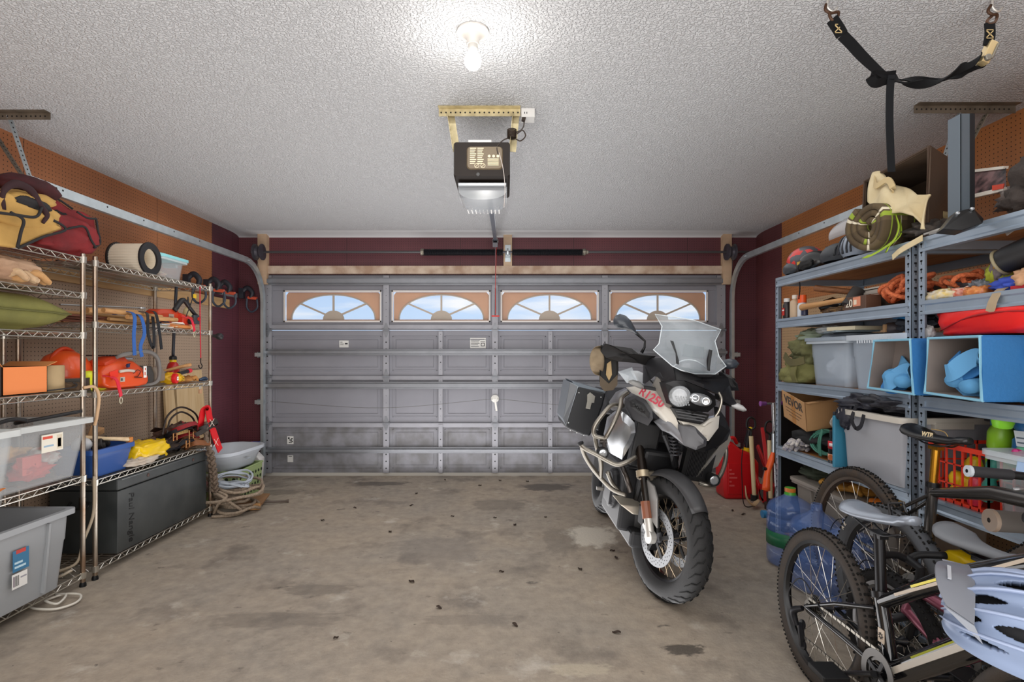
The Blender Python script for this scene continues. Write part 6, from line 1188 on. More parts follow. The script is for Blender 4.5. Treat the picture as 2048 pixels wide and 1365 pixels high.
def arclabel(c, r, z0, z1, a0, a1, M, name, par):
    q = MB(); N = 12; q.sheet(lambda u, v: V((c[0]+r*math.cos(math.radians(a0+(a1-a0)*u)), c[1]+r*math.sin(math.radians(a0+(a1-a0)*u)), z0+(z1-z0)*v)), N, 1, .0008); return q.build(name, M, par, smooth=True)
arclabel((1.915, 3.085), .0458, Z4+.085, Z4+.13, 150, 250, m('c8202c', .4), 'label', t); arclabel((1.915, 3.085), .0458, Z4+.02, Z4+.055, 150, 235, m('e0a888', .4), 'label', t); arclabel((1.915, 3.085), .0464, Z4+.1, Z4+.118, 180, 225, m('f0e0e0', .4), 'label', t)
MB().lathe([(0, 0), (.017, 0), (.017, .002), (0, .003)], (1.871, 3.072, Z4+.037), 16, (-1, -.3, 0)).build('label_picture', m('a85a2c', .5), t, smooth=40)
q = MB()
for k in range(10): a = k*.7; q.tube([(1.93+.02*math.cos(a), 3.085+.035*math.sin(a), .875), (1.92+.03*math.cos(a+.5), 3.085+.045*math.sin(a+.5), .91), (1.925+.012*math.cos(a), 3.085+.02*math.sin(a), .955)], .008, 6, sm=4)
one(q, 'string_bundle', m('c2bcb4', .8, 0, .7, 60, col2='6f6a68'), 'bundle of grey and white string sitting on the black jar', 'string', smooth=True)
t = thing('storage_board', 'blue and black panel standing upright beside the grey bin', 'panel', (2.08, 3.02, Z4)); MB().bb((1.845, 2.995, Z4), (2.3, 3.015, .985)).build('frame', m('2c2f36', .5), t, bevel=.005); MB().bb((1.83, 2.972, Z4), (2.28, 2.993, .965)).build('panel', m('3c86a4', .5), t, bevel=.004)
t = tote('storage_tote', 'tall pale grey plastic bin on the fourth shelf under the black bag', 'tote', (2.065, 2.71, Z4), .44, .46, .335, m('a9abb2', .4, 0, .2, 3, col2='949399'), tp=.93, ribs=False, rimM=m('c9c3b8', .45))
t = thing('backpack', 'black crumpled nylon bag draped over the tall grey bin', 'bag', (2.0, 2.72, 1.0)); NY = m('1b1b20', .42, 0, .5, 8, .5, 24, col2='3a3a44')
MB().blob((2.03, 2.66, 1.06), (.20, .20, .05), 161, .3, 2.4, 48, 26, .8, fold=.03, fd=(.4, 1, .3)).build('body', NY, t, smooth=True); MB().blob((1.95, 2.83, 1.055), (.13, .15, .05), 162, .4, 2.6, 40, 24, fold=.05).build('hood', m('30313c', .5, 0, .5, 10, .4, 30, col2='15151a'), t, smooth=True); MB().blob((1.85, 2.90, .98), (.03, .06, .07), 163, .4, 3, fold=.1, fd=(0, 1, 0)).build('hanging_corner', m('2c2d38', .5), t, smooth=True)
MB().ribbon([(1.84, 2.80, 1.04), (1.815, 2.80, .97), (1.815, 2.77, .925), (1.815, 2.73, .94), (1.825, 2.72, 1.0)], .022, .004, 6, (0, 1, .2)).build('strap', m('1c1c22', .6), t, smooth=50)
# shelf 4, near rack
t = tote('storage_tote', 'black plastic bin with faint white marks behind the red crate', 'tote', (2.31, 2.12, Z4), .28, .56, .36, m('1a1a1e', .35), tp=.94, ribs=False, rimM=m('35343a', .4)); text('white_marking', 'FLY', .045, frame((2.163, 2.20, 1.0), (0, -1, .25), (0, .2, 1)), m('d8d8dc', .5), t, shear=.4)
t = thing('plastic_crate', 'red plastic crate with open grid sides full of toys', 'crate', (2.03, 2.22, Z4)); RC = m('e8402a', .4); q = MB(); cx0, cx1, cy0, cy1, ch = 1.885, 2.14, 2.085, 2.37, .25
for z in (0, .08, .165, .235):
    hh = .006 if z in (.08, .165) else .015
    q.bb((cx0, cy0, Z4+z), (cx0+.006, cy1, Z4+z+hh)); q.bb((cx1-.006, cy0, Z4+z), (cx1, cy1, Z4+z+hh)); q.bb((cx0, cy0, Z4+z), (cx1, cy0+.006, Z4+z+hh)); q.bb((cx0, cy1-.006, Z4+z), (cx1, cy1, Z4+z+hh))
for k in range(8):
    y = cy0+(cy1-cy0-.006)*k/7; q.bb((cx0, y, Z4), (cx0+.006, y+.006, Z4+ch)); q.bb((cx1-.006, y, Z4), (cx1, y+.006, Z4+ch))
for k in range(6):
    x = cx0+(cx1-cx0-.006)*k/5; q.bb((x, cy0, Z4), (x+.006, cy0+.006, Z4+ch)); q.bb((x, cy1-.006, Z4), (x+.006, cy1, Z4+ch))
q.bb((cx0-.006, cy0-.006, Z4+ch-.02), (cx0+.003, cy1+.006, Z4+ch)); q.bb((cx0-.006, cy0-.006, Z4+ch-.02), (cx1+.006, cy0+.003, Z4+ch)); q.bb((cx0, cy0, Z4), (cx1, cy1, Z4+.004)); q.build('body', RC, t)
def toy(label, c, r, col, h, tilt, cap=None, name='toy_blaster'):
    t = thing(name, label, 'toy', c, 'toys around the red crate'); d = V(tilt).normalized()
    MB().lathe([(0, 0), (r*.8, 0), (r, .02), (r, h*.35), (r*.7, h*.45), (r*.95, h*.55), (r*.95, h*.8), (r*.6, h*.95), (0, h)], c, 14, d).build('body', m(col, .35), t, smooth=40)
    if cap: MB().lathe([(0, 0), (r*.75, 0), (r*.75, .035), (r*.6, .045), (0, .045)], V(c)+d*h*.93, 14, d).build('cap', m(cap, .4), t, smooth=40)
    return t
toy('lime green toy bottle with blue cap standing in the red crate', (2.03, 2.20, Z4+.12), .045, '8cc42c', .24, (-.05, -.1, 1), '2f86b8')
toy('darker green toy bottle behind the lime one', (2.09, 2.14, Z4+.14), .04, '5a9a2c', .2, (0, .15, 1), None)
toy('big blue toy water blaster leaning right of the lime bottle', (2.02, 2.05, Z4+.22), .06, '1f6aa8', .22, (.15, .1, 1), '2a74a8')
toy('yellow toy tube inside the red crate', (1.955, 2.26, Z4+.03), .035, 'e8c21c', .18, (0, -.2, 1), None)
toy('second yellow toy piece low in the red crate', (1.95, 2.30, Z4+.01), .03, 'f0c81c', .12, (0, .1, 1), None)
toy('teal toy cylinder poking from the red crate', (1.945, 2.16, Z4+.04), .025, '3a9a8c', .20, (-.05, -.25, 1), None)
toy('pink toy tube inside the red crate', (1.94, 2.21, Z4+.01), .028, 'd8405c', .12, (0, -.1, 1), None)
toy('mint green toy handle beyond the clear lidded bin', (1.96, 2.07, Z4+.20), .025, '6abf9c', .12, (.3, -.5, 1), None)
toy('magenta knob on the blue toy blaster', (1.93, 2.0, Z4+.26), .016, 'c8287c', .03, (-1, 0, .1), None, 'toy_ball')
lbl((1.955, 2.02, Z4+.31), (.05, .06), (.2, -1, 0), (0, .2, 1), 'c8d0d8', '', [(.1, .2, .9, .3, '5a6a7a'), (.1, .5, .8, .6, '5a6a7a')], S.objects['toy_blaster.002'])
t = thing('foam_noodle', 'grey toy tube with a white end and green collar above the crate', 'toy', (2.0, 1.95, Z4+.4)); MB().cyl((1.905, 2.03, 1.085), (2.12, 1.83, 1.07), .027, 18).build('tube', m('8a8078', .5), t, smooth=40); MB().lathe([(0, 0), (.027, 0), (.024, .008), (.008, .01), (0, .006)], (1.905, 2.03, 1.085), 18, (-.72, .67, .05)).build('end_cap', m('e4e4e2', .4), t, smooth=40); MB().lathe([(.02, 0), (.033, 0), (.035, .02), (.03, .04), (.02, .04)], (1.90, 2.04, 1.07), 14, (.1, .2, -1)).build('collar', m('7cc42c', .4), t, smooth=40)
t = tote('storage_bin', 'clear bin with clear lid and pale blue latch by the red crate', 'storage bin', (2.02, 1.86, Z4), .32, .38, .26, CLEAR, tp=.9, ribs=False, rimM=m('dde6ec', .3, alpha=.6), lid=m('dde6ec', .3, alpha=.5), lidh=.012); MB().box((1.84, 1.86, Z4+.235), (.012, .12, .05), (0, 10, 0)).build('latch', m('a8c4e8', .35), t, bevel=.004); MB().blob((2.02, 1.88, Z4+.09), (.11, .13, .08), 9, .4, 3).build('contents', m('cfc2a8', .7, 0, .8, 10, col2='8a5a3a'), t, smooth=True)
# lower shelf, both racks
t = tote('storage_tote', 'long taupe plastic tote with its lid ajar on the bottom shelf', 'tote', (2.15, 3.08, .088), .46, .94, .40, m('8d857c', .45), tp=.9, rimM=m('8d857c', .45), lid=m('978f86', .45), lidh=.01)
one(MB().blob((2.05, 3.45, .54), (.12, .14, .045), 171, .4, 3, flat=.035), 'tarp', m('3c4434', .8, 0, .5, 9), 'dark green crumpled tarp on the taupe tote', 'tarp', smooth=True)
one(glove(MB(), (2.0, 3.12, .508), -70, 1.25, 0, 12), 'leather_glove', m('c8923c', .9, 0, .5, 20, .3, 60, col2='94652c'), 'tan leather work glove on the taupe tote lid', 'glove', smooth=60)
one(glove(MB(), (2.05, 3.02, .510), -40, 1.2, 0, 14), 'leather_glove', m('c08a38', .9, 0, .5, 20, .3, 60, col2='8c5c28'), 'second tan leather glove beside the first on the taupe tote lid', 'glove', smooth=60)
one(MB().tube([(1.96, 2.86, .52), (1.97, 2.80, .525), (1.98, 2.72, .52)], [.02, .026, .017], 12), 'tool_grip', m('e07a1c', .5), 'orange plastic tool grip on the taupe tote lid', 'grip', smooth=40)
BLm = bpy.data.materials.new('ball_panels'); BLm.use_nodes = True; bn = BLm.node_tree; bb_ = bn.nodes['Principled BSDF']; bb_.inputs['Roughness'].default_value = .35
tq = bn.nodes.new('ShaderNodeTexCoord'); mq = bn.nodes.new('ShaderNodeMapping'); mq.inputs['Rotation'].default_value = (.5, .3, .2); sq = bn.nodes.new('ShaderNodeSeparateXYZ'); rq = bn.nodes.new('ShaderNodeValToRGB'); rq.color_ramp.interpolation = 'CONSTANT'; ee = rq.color_ramp.elements; ee[0].color = (*lin('cfc0a4'), 1); ee[1].position = .42; ee[1].color = (*lin('4a8a94'), 1); e3 = ee.new(.55); e3.color = (*lin('e0a81c'), 1); e4 = ee.new(.8); e4.color = (*lin('4a6a7a'), 1)
aq = bn.nodes.new('ShaderNodeMath'); aq.operation = 'MULTIPLY_ADD'; aq.inputs[1].default_value = -4.5; aq.inputs[2].default_value = .5; bn.links.new(tq.outputs['Object'], mq.inputs[0]); bn.links.new(mq.outputs[0], sq.inputs[0]); bn.links.new(sq.outputs[1], aq.inputs[0]); bn.links.new(aq.outputs[0], rq.inputs[0]); bn.links.new(rq.outputs[0], bb_.inputs['Base Color'])
one(MB().lathe([(.105*math.sin(PI*k/16), -.105*math.cos(PI*k/16)) for k in range(17)], (1.99, 2.60, .62-.02), 28), 'volleyball', BLm, 'cream, teal and yellow ball on the taupe tote lid behind the wheels', 'ball', smooth=True, origin=(1.99, 2.60, .6))
one(MB().box((2.0, 2.22, .26), (.02, .34, .34), (0, 12, 0)), 'cardboard_sheet', m('c08f62', .8), 'tan cardboard panel leaning under the near rack behind the wheels', 'cardboard')
t = thing('ride_on_toy', 'yellow and red plastic ride-on toy under the near rack', 'toy', (2.05, 1.95, .09)); q = MB(); q.blob((2.02, 1.95, .36), (.11, .26, .09), 181, .15, 3, p=.6); q.build('body', m('f0c40c', .35), t, smooth=True); q = MB(); q.blob((2.0, 1.95, .24), (.12, .24, .05), 182, .1, 3, p=.6); q.build('chassis', m('b81c1c', .4), t, smooth=True)
for y in (1.78, 2.12): MB().lathe([(0, -.02), (.06, -.02), (.07, 0), (.06, .02), (0, .02)], (1.90, y, .16), 18, (1, 0, 0)).build('wheel', BLACK, t, smooth=40)
one(MB().blob((1.97, 2.30, .42), (.05, .07, .035), 185, .1, 2, p=.7), 'toy_scoop', m('f2cc10', .35), 'small yellow toy scoop seen through the bicycle wheel', 'toy', smooth=True)
# water jugs
JG = m('6484c4', .08, alpha=.36, spec=.8); 
def jug(label, c, cap, lab):
    t = thing('water_jug', label, 'water jug', c, 'blue water jugs on the floor')
    pr = [(0, .004), (.10, 0), (.128, .012), (.134, .03), (.134, .105), (.128, .115), (.134, .125), (.134, .195), (.127, .207), (.134, .22), (.134, .29), (.126, .302), (.134, .318), (.134, .345), (.118, .38), (.08, .405), (.042, .425), (.030, .44), (.028, .475)]
    MB().lathe(pr, c, 32).build('bottle', JG, t, smooth=50)
    if cap:
        MB().lathe([(0, .478), (.031, .476), (.031, .445), (.034, .44), (.034, .43), (.029, .43)], c, 20).build('cap', m('4a9a34', .4), t, smooth=40); MB().lathe([(.0315, .476), (.032, .455), (.0315, .452)], c, 20).build('cap_seal', m('d0762c', .4), t, smooth=40)
    if lab: arclabel((c[0], c[1]), .1355, c[2]+.13, c[2]+.215, 150, 330, m('1f6a44', .4, alpha=.8), 'label', t)
jug('blue water jug with a green cap nearest the garage door', (1.775, 3.33, 0), True, True)
jug('capless blue water jug behind the bicycle wheel, nearest the capped jug', (1.735, 2.98, 0), False, False)
jug('blue water jug seen through the spokes of the rear bicycle wheel', (2.03-.02, 2.95-.0, 0) if False else (1.735, 2.70, 0), False, False)
t = S.objects['water_jug.002']
# ---------------------------------------------------------------- things by the right door corner
t = thing('fuel_can', 'red plastic fuel can with black spout beside the right door jamb', 'fuel can', (2.12, 4.92, 0)); q = MB(); RG = m('d01820', .35, 0, .2, 9, col2='b0141c')
q.prism([V((1.975, 4.80, 0)), V((2.275, 4.80, 0)), V((2.285, 4.80, .06)), V((2.285, 4.80, .33)), V((2.20, 4.80, .42)), V((2.12, 4.80, .45)), V((2.03, 4.80, .53)), V((1.985, 4.80, .50)), V((1.965, 4.80, .40)), V((1.97, 4.80, .08))], (0, .22, 0)); q.build('body', RG, t, bevel=.025, smooth=50)
MB().bb((2.0, 4.793, .05), (2.25, 4.80, .33)).build('side_panel', RG, t, bevel=.006); MB().tube([(2.0, 4.86, .50), (2.0, 4.80, .54), (2.05, 4.80, .555), (2.10, 4.85, .50)], .016, 8, sm=5).build('handle', RG, t, smooth=True)
MB().lathe([(.03, 0), (.042, 0), (.042, .025), (.026, .03), (.026, .045), (0, .045)], (2.20, 4.88, .41), 18, (.1, 0, 1)).build('collar', m('e8c014', .4), t, smooth=40); MB().tube([(2.205, 4.88, .45), (2.215, 4.88, .53), (2.225, 4.86, .62)], [.022, .018, .015], 12).build('spout', m('17181c', .4), t, smooth=40); MB().lathe([(0, 0), (.022, 0), (.026, .008), (.018, .02), (0, .028)], (2.227, 4.857, .62), 12, (.1, -.2, 1)).build('spout_tip', m('e8c818', .4), t, smooth=40)
q = MB()
for k in range(5): q.bb((2.01, 4.7915, .26-k*.035), (2.03+.025*(k % 3), 4.793, .275-k*.035))
q.build('moulded_text', m('e05a5c', .4), t)
PWH = wood('e0cca4', 'd0b88c', 2, 12)
def pick(label, x, y, top, lean, orange=False):
    t = thing('digging_tool', label, 'tool', (x, y, 0), 'wooden handled tools by the door'); b = V((x, y, .10)); e = V((x+lean, y+.06, top))
    MB().tube([b, e], [.017, .018], 12).build('handle', PWH, t, smooth=40); MB().tube([e, e+V((0, 0, .05)), e+V((-.035, 0, .08)), e+V((-.03, 0, .14)), e+V((0, 0, .16)), e+V((.03, 0, .14)), e+V((.035, 0, .08)), e+V((0, 0, .05))], .009, 8, sm=4).build('grip', m('141414', .5), t, smooth=True)
    MB().lathe([(.02, 0), (.03, 0), (.03, .05), (.02, .05)], b-V((0, 0, .04)), 12).build('socket', m('141414', .5), t); q = MB()
    if not orange: q.tube([b+V((.02, -.02, -.03)), b+V((-.04, -.06, -.06)), b+V((-.09, -.06, .0)), b+V((-.10, -.05, .10))], [.022, .02, .015, .006], 8, sm=5, flat=.5)
    else: q.box(b+V((0, -.02, -.05)), (.10, .05, .06))
    q.build('blade', m('c8a884' if not orange else '3a3434', .4, .2), t, smooth=40); return t
pick('wooden handled hook tool with black loop grip beside the fuel can', 2.12, 4.55, .60, 0)
pick('second wooden handled tool standing nearer the right wall', 2.21, 4.45, .58, .02, True)
one(MB().tube([(2.10, 4.60, .72), (2.04, 4.60, .45), (2.03, 4.58, .2), (2.04, 4.56, .02), (2.12, 4.54, .015)], .004, 6, sm=6), 'cord', BLACK, 'thin black cord hanging beside the wooden handled tool', 'cord', smooth=True)
t = thing('floor_jack', 'red floor jack with a grey plate behind the wooden tools', 'jack', (2.28, 4.75, 0)); q = MB(); q.bar((2.27, 4.62, .28), (2.38, 4.95, .62), .03, .03); q.bar((2.24, 4.62, .03), (2.24, 5.0, .45), .02, .04); q.bar((2.36, 4.62, .03), (2.36, 5.0, .45), .02, .04); q.box((2.30, 4.64, .10), (.14, .12, .14)); q.build('frame', m('b81c20', .4), t, bevel=.004); MB().box((2.25, 4.60, .25), (.06, .02, .14), (0, 15, 0)).build('plate', m('a8a49c', .4, .6), t); MB().lathe([(0, -.02), (.045, -.02), (.05, 0), (.045, .02), (0, .02)], (2.25, 4.62, .10), 16, (1, .2, 0)).build('wheel', m('4a4644', .5), t, smooth=40)
t = thing('kick_scooter', 'kick scooter with purple grips and deck leaning by the rack', 'scooter', (2.0, 4.1, 0)); MB().cyl((1.985, 4.12, .925), (2.12, 4.10, .93), .008, 10).build('handlebar', STEEL, t)
MB().tube([(1.965, 4.12, .925), (2.01, 4.12, .926)], [.017, .015], 12).build('grip', m('6f3c78', .5), t, smooth=40); MB().lathe([(0, 0), (.02, 0), (.02, .008), (0, .012)], (1.972, 4.12, .925), 12, (-1, 0, 0)).build('grip_end', m('8a4a94', .5), t, smooth=40); MB().tube([(2.10, 4.10, .93), (2.16, 4.10, .93)], .016, 12).build('grip', m('6f3c78', .5), t, smooth=40)
MB().tube([(2.06, 4.11, .93), (2.04, 4.0, .12)], .014, 12).build('stem', m('d8d8da', .25, .9), t, smooth=40); MB().tube([(2.05, 4.05, .06), (2.04, 3.85, .045), (2.0, 3.62, .055)], .045, 10, flat=.22, up=(0, 0, 1)).build('deck', m('8a6aa8', .4), t, smooth=50)
for c in ((2.04, 4.10, .06), (1.99, 3.60, .055)): MB().lathe([(.02, -.014), (.05, -.014), (.055, 0), (.05, .014), (.02, .014), (.02, -.014)], c, 20, (1, 0, .1)).build('wheel', m('e4e2e6', .4), t, smooth=40)
MB().cyl((1.97, 4.10, .08), (2.0, 4.10, .08), .03, 14).build('wheel_guard', m('3a8ac0', .4), t, smooth=40)
t = thing('garment_bag', 'long black flat bag standing against the end of the rack', 'bag', (1.95, 3.8, 0)); q = MB(); q.prism([V((1.925, 3.80, .95)), V((1.955, 3.80, .93)), V((1.93, 3.78, .05)), V((1.845, 3.78, .02)), V((1.855, 3.79, .10)), V((1.93, 3.80, .45)), V((1.89, 3.80, .60))], (.30, .07, 0)); q.build('body', m('131418', .55), t, bevel=.01)
t = thing('pruning_lopper', 'orange handled lopper hanging beside the rack post', 'tool', (1.84, 3.76, .5)); MB().tube([(1.875, 3.74, .62), (1.86, 3.74, .56), (1.83, 3.73, .48), (1.815, 3.72, .36)], [.012, .022, .02, .028], 10, sm=4).build('handle', m('e0561c', .45), t, smooth=True); MB().tube([(1.88, 3.75, .75), (1.875, 3.74, .62)], .012, 8).build('blade', m('9aa0a4', .3, .8), t); MB().tube([(1.80, 3.73, .51), (1.85, 3.73, .50)], .012, 8).build('knob', BLACK, t)
# ================================================================ wheels, shared by the motorcycle and the bicycles
def wheel(par, c, h, n, R, rt, knob=0, rimw=.012, spokes=28, tyreM=None, rimM=None, hubr=.02, hubw=.05, spM=None, name='wheel', road=False, hubM=None):
    """c centre, h heading, n axle direction; R outer radius, rt tyre half width"""
    c = V(c); n = V(n).normalized(); h = V(h); h = (h-n*h.dot(n)).normalized(); u = n.cross(h)
    A, U, D = basis(n); w = thing(name, None, None, (0, 0, 0)) if False else None
    rc = R-rt; q = MB().mat(tyreM or RUBBER); prof = []
    for k in range(13):
        a = math.radians(-150+300*k/12); e = 1.0 if not road else 1.12
        prof.append((rc+rt*math.cos(a)*(1 if not road else .98), rt*e*math.sin(a)))
    q.lathe(prof, c, 96, n)
    if knob:
        q.mat(m('1a1918', .8, spec=.25)); K = int(2*PI*R/knob/1.45)
        for i in range(K):
            th = 2*PI*i/K; d = h*math.cos(th)+u*math.sin(th); tg = -h*math.sin(th)+u*math.cos(th)
            for s, (w_, off) in enumerate(((0, 0), (1, .55), (-1, .55))):
                if w_ == 0 and i % 2: continue
                if w_ == 0:
                    for z in (-.22, .22): p = c+d*(R+.001)+n*z*rt; q.bar(p-tg*knob*.33, p+tg*knob*.33, rt*.34, .006, n)
                else:
                    a = .72*w_; p = c+d*(rc+rt*math.cos(a)*1.03)+n*rt*math.sin(a)*1.03; q.bar(p-tg*knob*.3, p+tg*knob*.3, .006, rt*.36, d*math.sin(a)-n*math.cos(a)*0+n*math.cos(a))
    ty = q.build('tyre', None, par, smooth=40)
    if road:                                   # siped road tread
        q = MB(); K = 34
        for i in range(K):
            for s in (-1, 1):
                pts = []
                for k in range(6):
                    a = s*(.12+.2*k); th = 2*PI*(i+(.5 if s > 0 else 0))/K+.035*k+.03*math.sin(k*1.6); d = h*math.cos(th)+u*math.sin(th); pts.append(c+d*(rc+rt*.98*math.cos(a)+.0008)+n*rt*1.12*math.sin(a)*1.005)
                q.tube(pts, [.002, .0042, .0042, .0042, .003, .001], 5)
        q.build('tread_groove', m('0a0a0a', .8), par)
    q = MB(); r0 = rc-rt*.72; q.lathe([(r0, -rt*.62), (r0+.004, -rt*.66), (r0-rimw, -rt*.5), (r0-rimw*1.6, 0), (r0-rimw, rt*.5), (r0+.004, rt*.66), (r0, rt*.62), (r0-.006, 0), (r0, -rt*.62)], c, 72, n); q.build('rim', rimM or m('26262a', .35, .6), par, smooth=40)
    q = MB(); q.lathe([(0, -hubw), (hubr*1.25, -hubw), (hubr*1.25, -hubw*.8), (hubr*.7, -hubw*.5), (hubr*.7, hubw*.5), (hubr*1.25, hubw*.8), (hubr*1.25, hubw), (0, hubw)], c, 20, n); hb_ = q.build('hub', hubM or m('2c2c30', .3, .7), par, smooth=40)
    q = MB()
    for i in range(spokes):
        th = 2*PI*i/spokes; s = 1 if i % 2 else -1; t2 = th+(.55 if (i//2) % 2 else -.55); d = h*math.cos(th)+u*math.sin(th); d2 = h*math.cos(t2)+u*math.sin(t2)
        q.tube([c+d2*hubr*1.1+n*s*hubw*.85, c+d*(r0-rimw)], .0011 if not road else .0016, 4)
    q.build('spoke_set', spM or m('cfcac0', .25, .9), par); return ty, hb_
def plate(mb, pts, bulge=.02, th=.012, back=(0, 1, 0)):
    """faceted panel: outline points, a raised centre and real thickness"""
    P = [V(p) for p in pts]; c = sum(P, V((0, 0, 0)))/len(P); b = V(back); c = c-b*bulge; n = len(P); inner = [p.lerp(c, .45)-b*bulge*.55 for p in P]
    vs = P+inner+[c]+[p+b*th for p in P]+[c+b*th]; fs = []
    for i in range(n):
        j = (i+1) % n; fs += [(i, j, n+j, n+i), (n+i, n+j, 2*n), (2*n+1+i, 3*n+1, 2*n+1+j), (i, 2*n+1+i, 2*n+1+j, j)]
    return mb.add(vs, fs)
Y3 = lambda *a: [aty(*p) for p in a]
# ================================================================ motorcycle
MO = thing('motorcycle', 'white and black adventure motorcycle with clear windscreen parked facing us', 'motorcycle', (.85, 3.6, 0))
WHT = m('e2ddd2', .25, coat=.5); MBK = m('141416', .45, spec=.35); MGR = m('56565a', .4, .3); SIL = m('b9bcc0', .25, .85); TUBEM = m('8b867d', .34, .9); ENG = m('19191b', .45, .4)
st = math.radians(17); le = math.radians(6); h = V((math.sin(st), -math.cos(st), 0)); n0 = V((math.cos(st), math.sin(st), 0)); n1 = (n0*math.cos(le)-V((0, 0, 1))*math.sin(le)); up1 = V((0, 0, 1))*math.cos(le)+n0*math.sin(le)
FC = V((.872, 2.87, .325)); RR = .325
fw = thing('front_wheel', None, None, (0, 0, 0)); fw.parent = MO; fw.location = FC-V(MO.location)
def wheel_parts(par, *a, **k): return wheel(par, *a, **k)
wheel(fw, FC, h, n1, RR, .056, rimw=.018, spokes=36, road=True, hubr=.032, hubw=.06, rimM=m('2a2a2d', .3, .7), tyreM=m('232324', .7, 0, .3, 40, .15, 260), spM=m('b8a68c', .3, .8))
for s in (-1, 1):
    q = MB().mat(m('8f9194', .4, .7)); A, U, D = basis(n1); cc = FC+n1*s*.068; q.lathe([(.105, -.002), (.152, -.002), (.152, .002), (.105, .002), (.105, -.002)], cc, 60, n1)
    q.mat(DARK)
    for k in range(48):
        th = 2*PI*k/48
        for rr_ in ((.118, .138) if k % 2 else (.128,)): p = cc+(A*math.cos(th)+U*math.sin(th))*rr_; q.cyl(p-n1*.0026, p+n1*.0026, .003, 6)
    q.mat(MBK)
    for k in range(5): th = 2*PI*k/5; q.bar(cc+(A*math.cos(th)+U*math.sin(th))*.03, cc+(A*math.cos(th+.3)+U*math.sin(th+.3))*.112, .02, .006, n1)
    q.build('brake_disc', None, fw)
rw = thing('rear_wheel', None, None, (0, 0, 0)); rw.parent = MO; RC_ = V((.855, 4.40, .32)); rw.location = RC_-V(MO.location)
wheel(rw, RC_, (0, -1, 0), (math.cos(.14), 0, -math.sin(.14)), .32, .082, rimw=.018, spokes=32, road=True, hubr=.05, hubw=.06, tyreM=m('232324', .7, 0, .3, 40, .15, 260), spM=m('b8b0a4', .3, .8))
def P(mb, name, M, par=MO, **k): return mb.build(name, M, par, **k)
# fork legs follow the steered wheel
for s in (-1, 1):
    ax0 = FC+n1*s*.105; top = ax0+up1*.62-h*(-.0)-h*.26*1.0; mid = ax0.lerp(top, .46); lo = ax0.lerp(top, .14)
    P(MB().tube([mid, top+(top-mid)*.15], .027, 14), 'fork_tube', m('2c2622', .25, .7), smooth=40); P(MB().tube([lo, mid], .021, 14), 'fork_stanchion', m('3c3a38', .15, .9), smooth=40)
    o = MB(); o.tube([ax0+up1*.0, lo], [.024, .023], 14); o.lathe([(0, -.016), (.034, -.016), (.034, .016), (0, .016)], ax0, 18, n1); o.bar(ax0, ax0-h*.07+up1*.05, .018, .02); fl = P(o, 'fork_foot', m('c9c6c0', .35, .6), smooth=40)
    P(MB().tube([lo+n1*s*.004, lo.lerp(mid, .42)+n1*s*.004], .027, 10), 'reflector', m('7c4a34', .4))
    g = h*.045; P(MB().prism([lo+g*.3-n1*s*.02, mid+g*.2-n1*s*.02, mid+g*2.0+up1*(-.02)-n1*s*.02, lo.lerp(mid, .62)+g*2.2-n1*s*.02, lo+g*1.6-up1*.03-n1*s*.02], n1*s*.012), 'fork_guard', m('8f8d8b', .4, .5), bevel=.003)
    P(MB().lathe([(.026, 0), (.036, 0), (.036, .035), (.026, .035)], mid+(top-mid)*.02, 18, (top-mid)), 'fork_clamp', m('c6b79c', .35, .7), smooth=40)
    q = MB(); q.box(ax0-h*.105+up1*.09-n1*s*.02, (.05, .06, .11), (10, 0, 17)); P(q, 'brake_caliper', MBK, bevel=.008)
P(MB().bar(FC+n1*.13+up1*.30-h*.13, FC-n1*.13+up1*.30-h*.13, .04, .05), 'fork_bridge', m('8a8072', .4, .6), bevel=.006)
q = MB(); R2 = RR+.022
q.sheet(lambda u, v: FC+(h*math.cos(math.radians(38+105*u))+up1*math.sin(math.radians(38+105*u)))*(R2+.012*math.sin(PI*u))*(1-.10*(2*v-1)**2*(1))+n1*(2*v-1)*.072*(1-.35*(1-u)**2), 18, 8, .004); P(q, 'front_fender', m('3a3a3c', .45), smooth=True)
# engine, frame, radiator
q = MB(); q.box((.84, 3.35, .45), (.34, .52, .38), (0, 8, 0)); q.lathe([(0, -.2), (.12, -.2), (.13, 0), (.12, .2), (0, .2)], (.84, 3.3, .46), 20, (1, 0, -.13)); q.box((.86, 3.1, .62), (.2, .16, .34), (18, 8, 0)); q.box((.84, 3.75, .55), (.22, .4, .34), (0, 8, 0)); q.box((.83, 3.2, .25), (.26, .4, .1), (0, 8, 0)); P(q, 'engine_block', ENG, bevel=.02)
for s in (-1, 1):
    c0 = V((.85+s*.14, 3.28, .43-.03*s)); q = MB()
    for k in range(4): q.box(c0+V((s*.012*k, 0, -.002*s*k)), (.006, .2, .16), (0, 8, 0))
    q.box(c0+V((s*.05, .02, -.01*s)), (.06, .17, .14), (0, 8, 0)); P(q, 'cylinder_head', m('2e2e31', .4, .4), bevel=.01)
P(MB().tube([aty(1243, 932, 3.08), aty(1252, 952, 3.02), aty(1262, 985, 3.0)], [.016, .014, .016], 10), 'exhaust_header', m('4a4440', .3, .8), smooth=True)
P(MB().prism(Y3((1228, 996, 3.2), (1266, 1030, 3.0), (1240, 1010, 3.0), (1224, 990, 3.1)), (.22, .02, -.03)), 'skid_plate', m('b8afa0', .35, .6), bevel=.006)
q = MB().mat(m('0e0e10', .5)); q.box(aty(1395, 922, 2.93), (.16, .05, .22), (12, 9, 0)); q.mat(m('2a2a2c', .4))
for k in range(12): q.box(aty(1379+k*2.9, 922, 2.9), (.002, .012, .19), (12, 9, 0))
P(q, 'radiator', None)
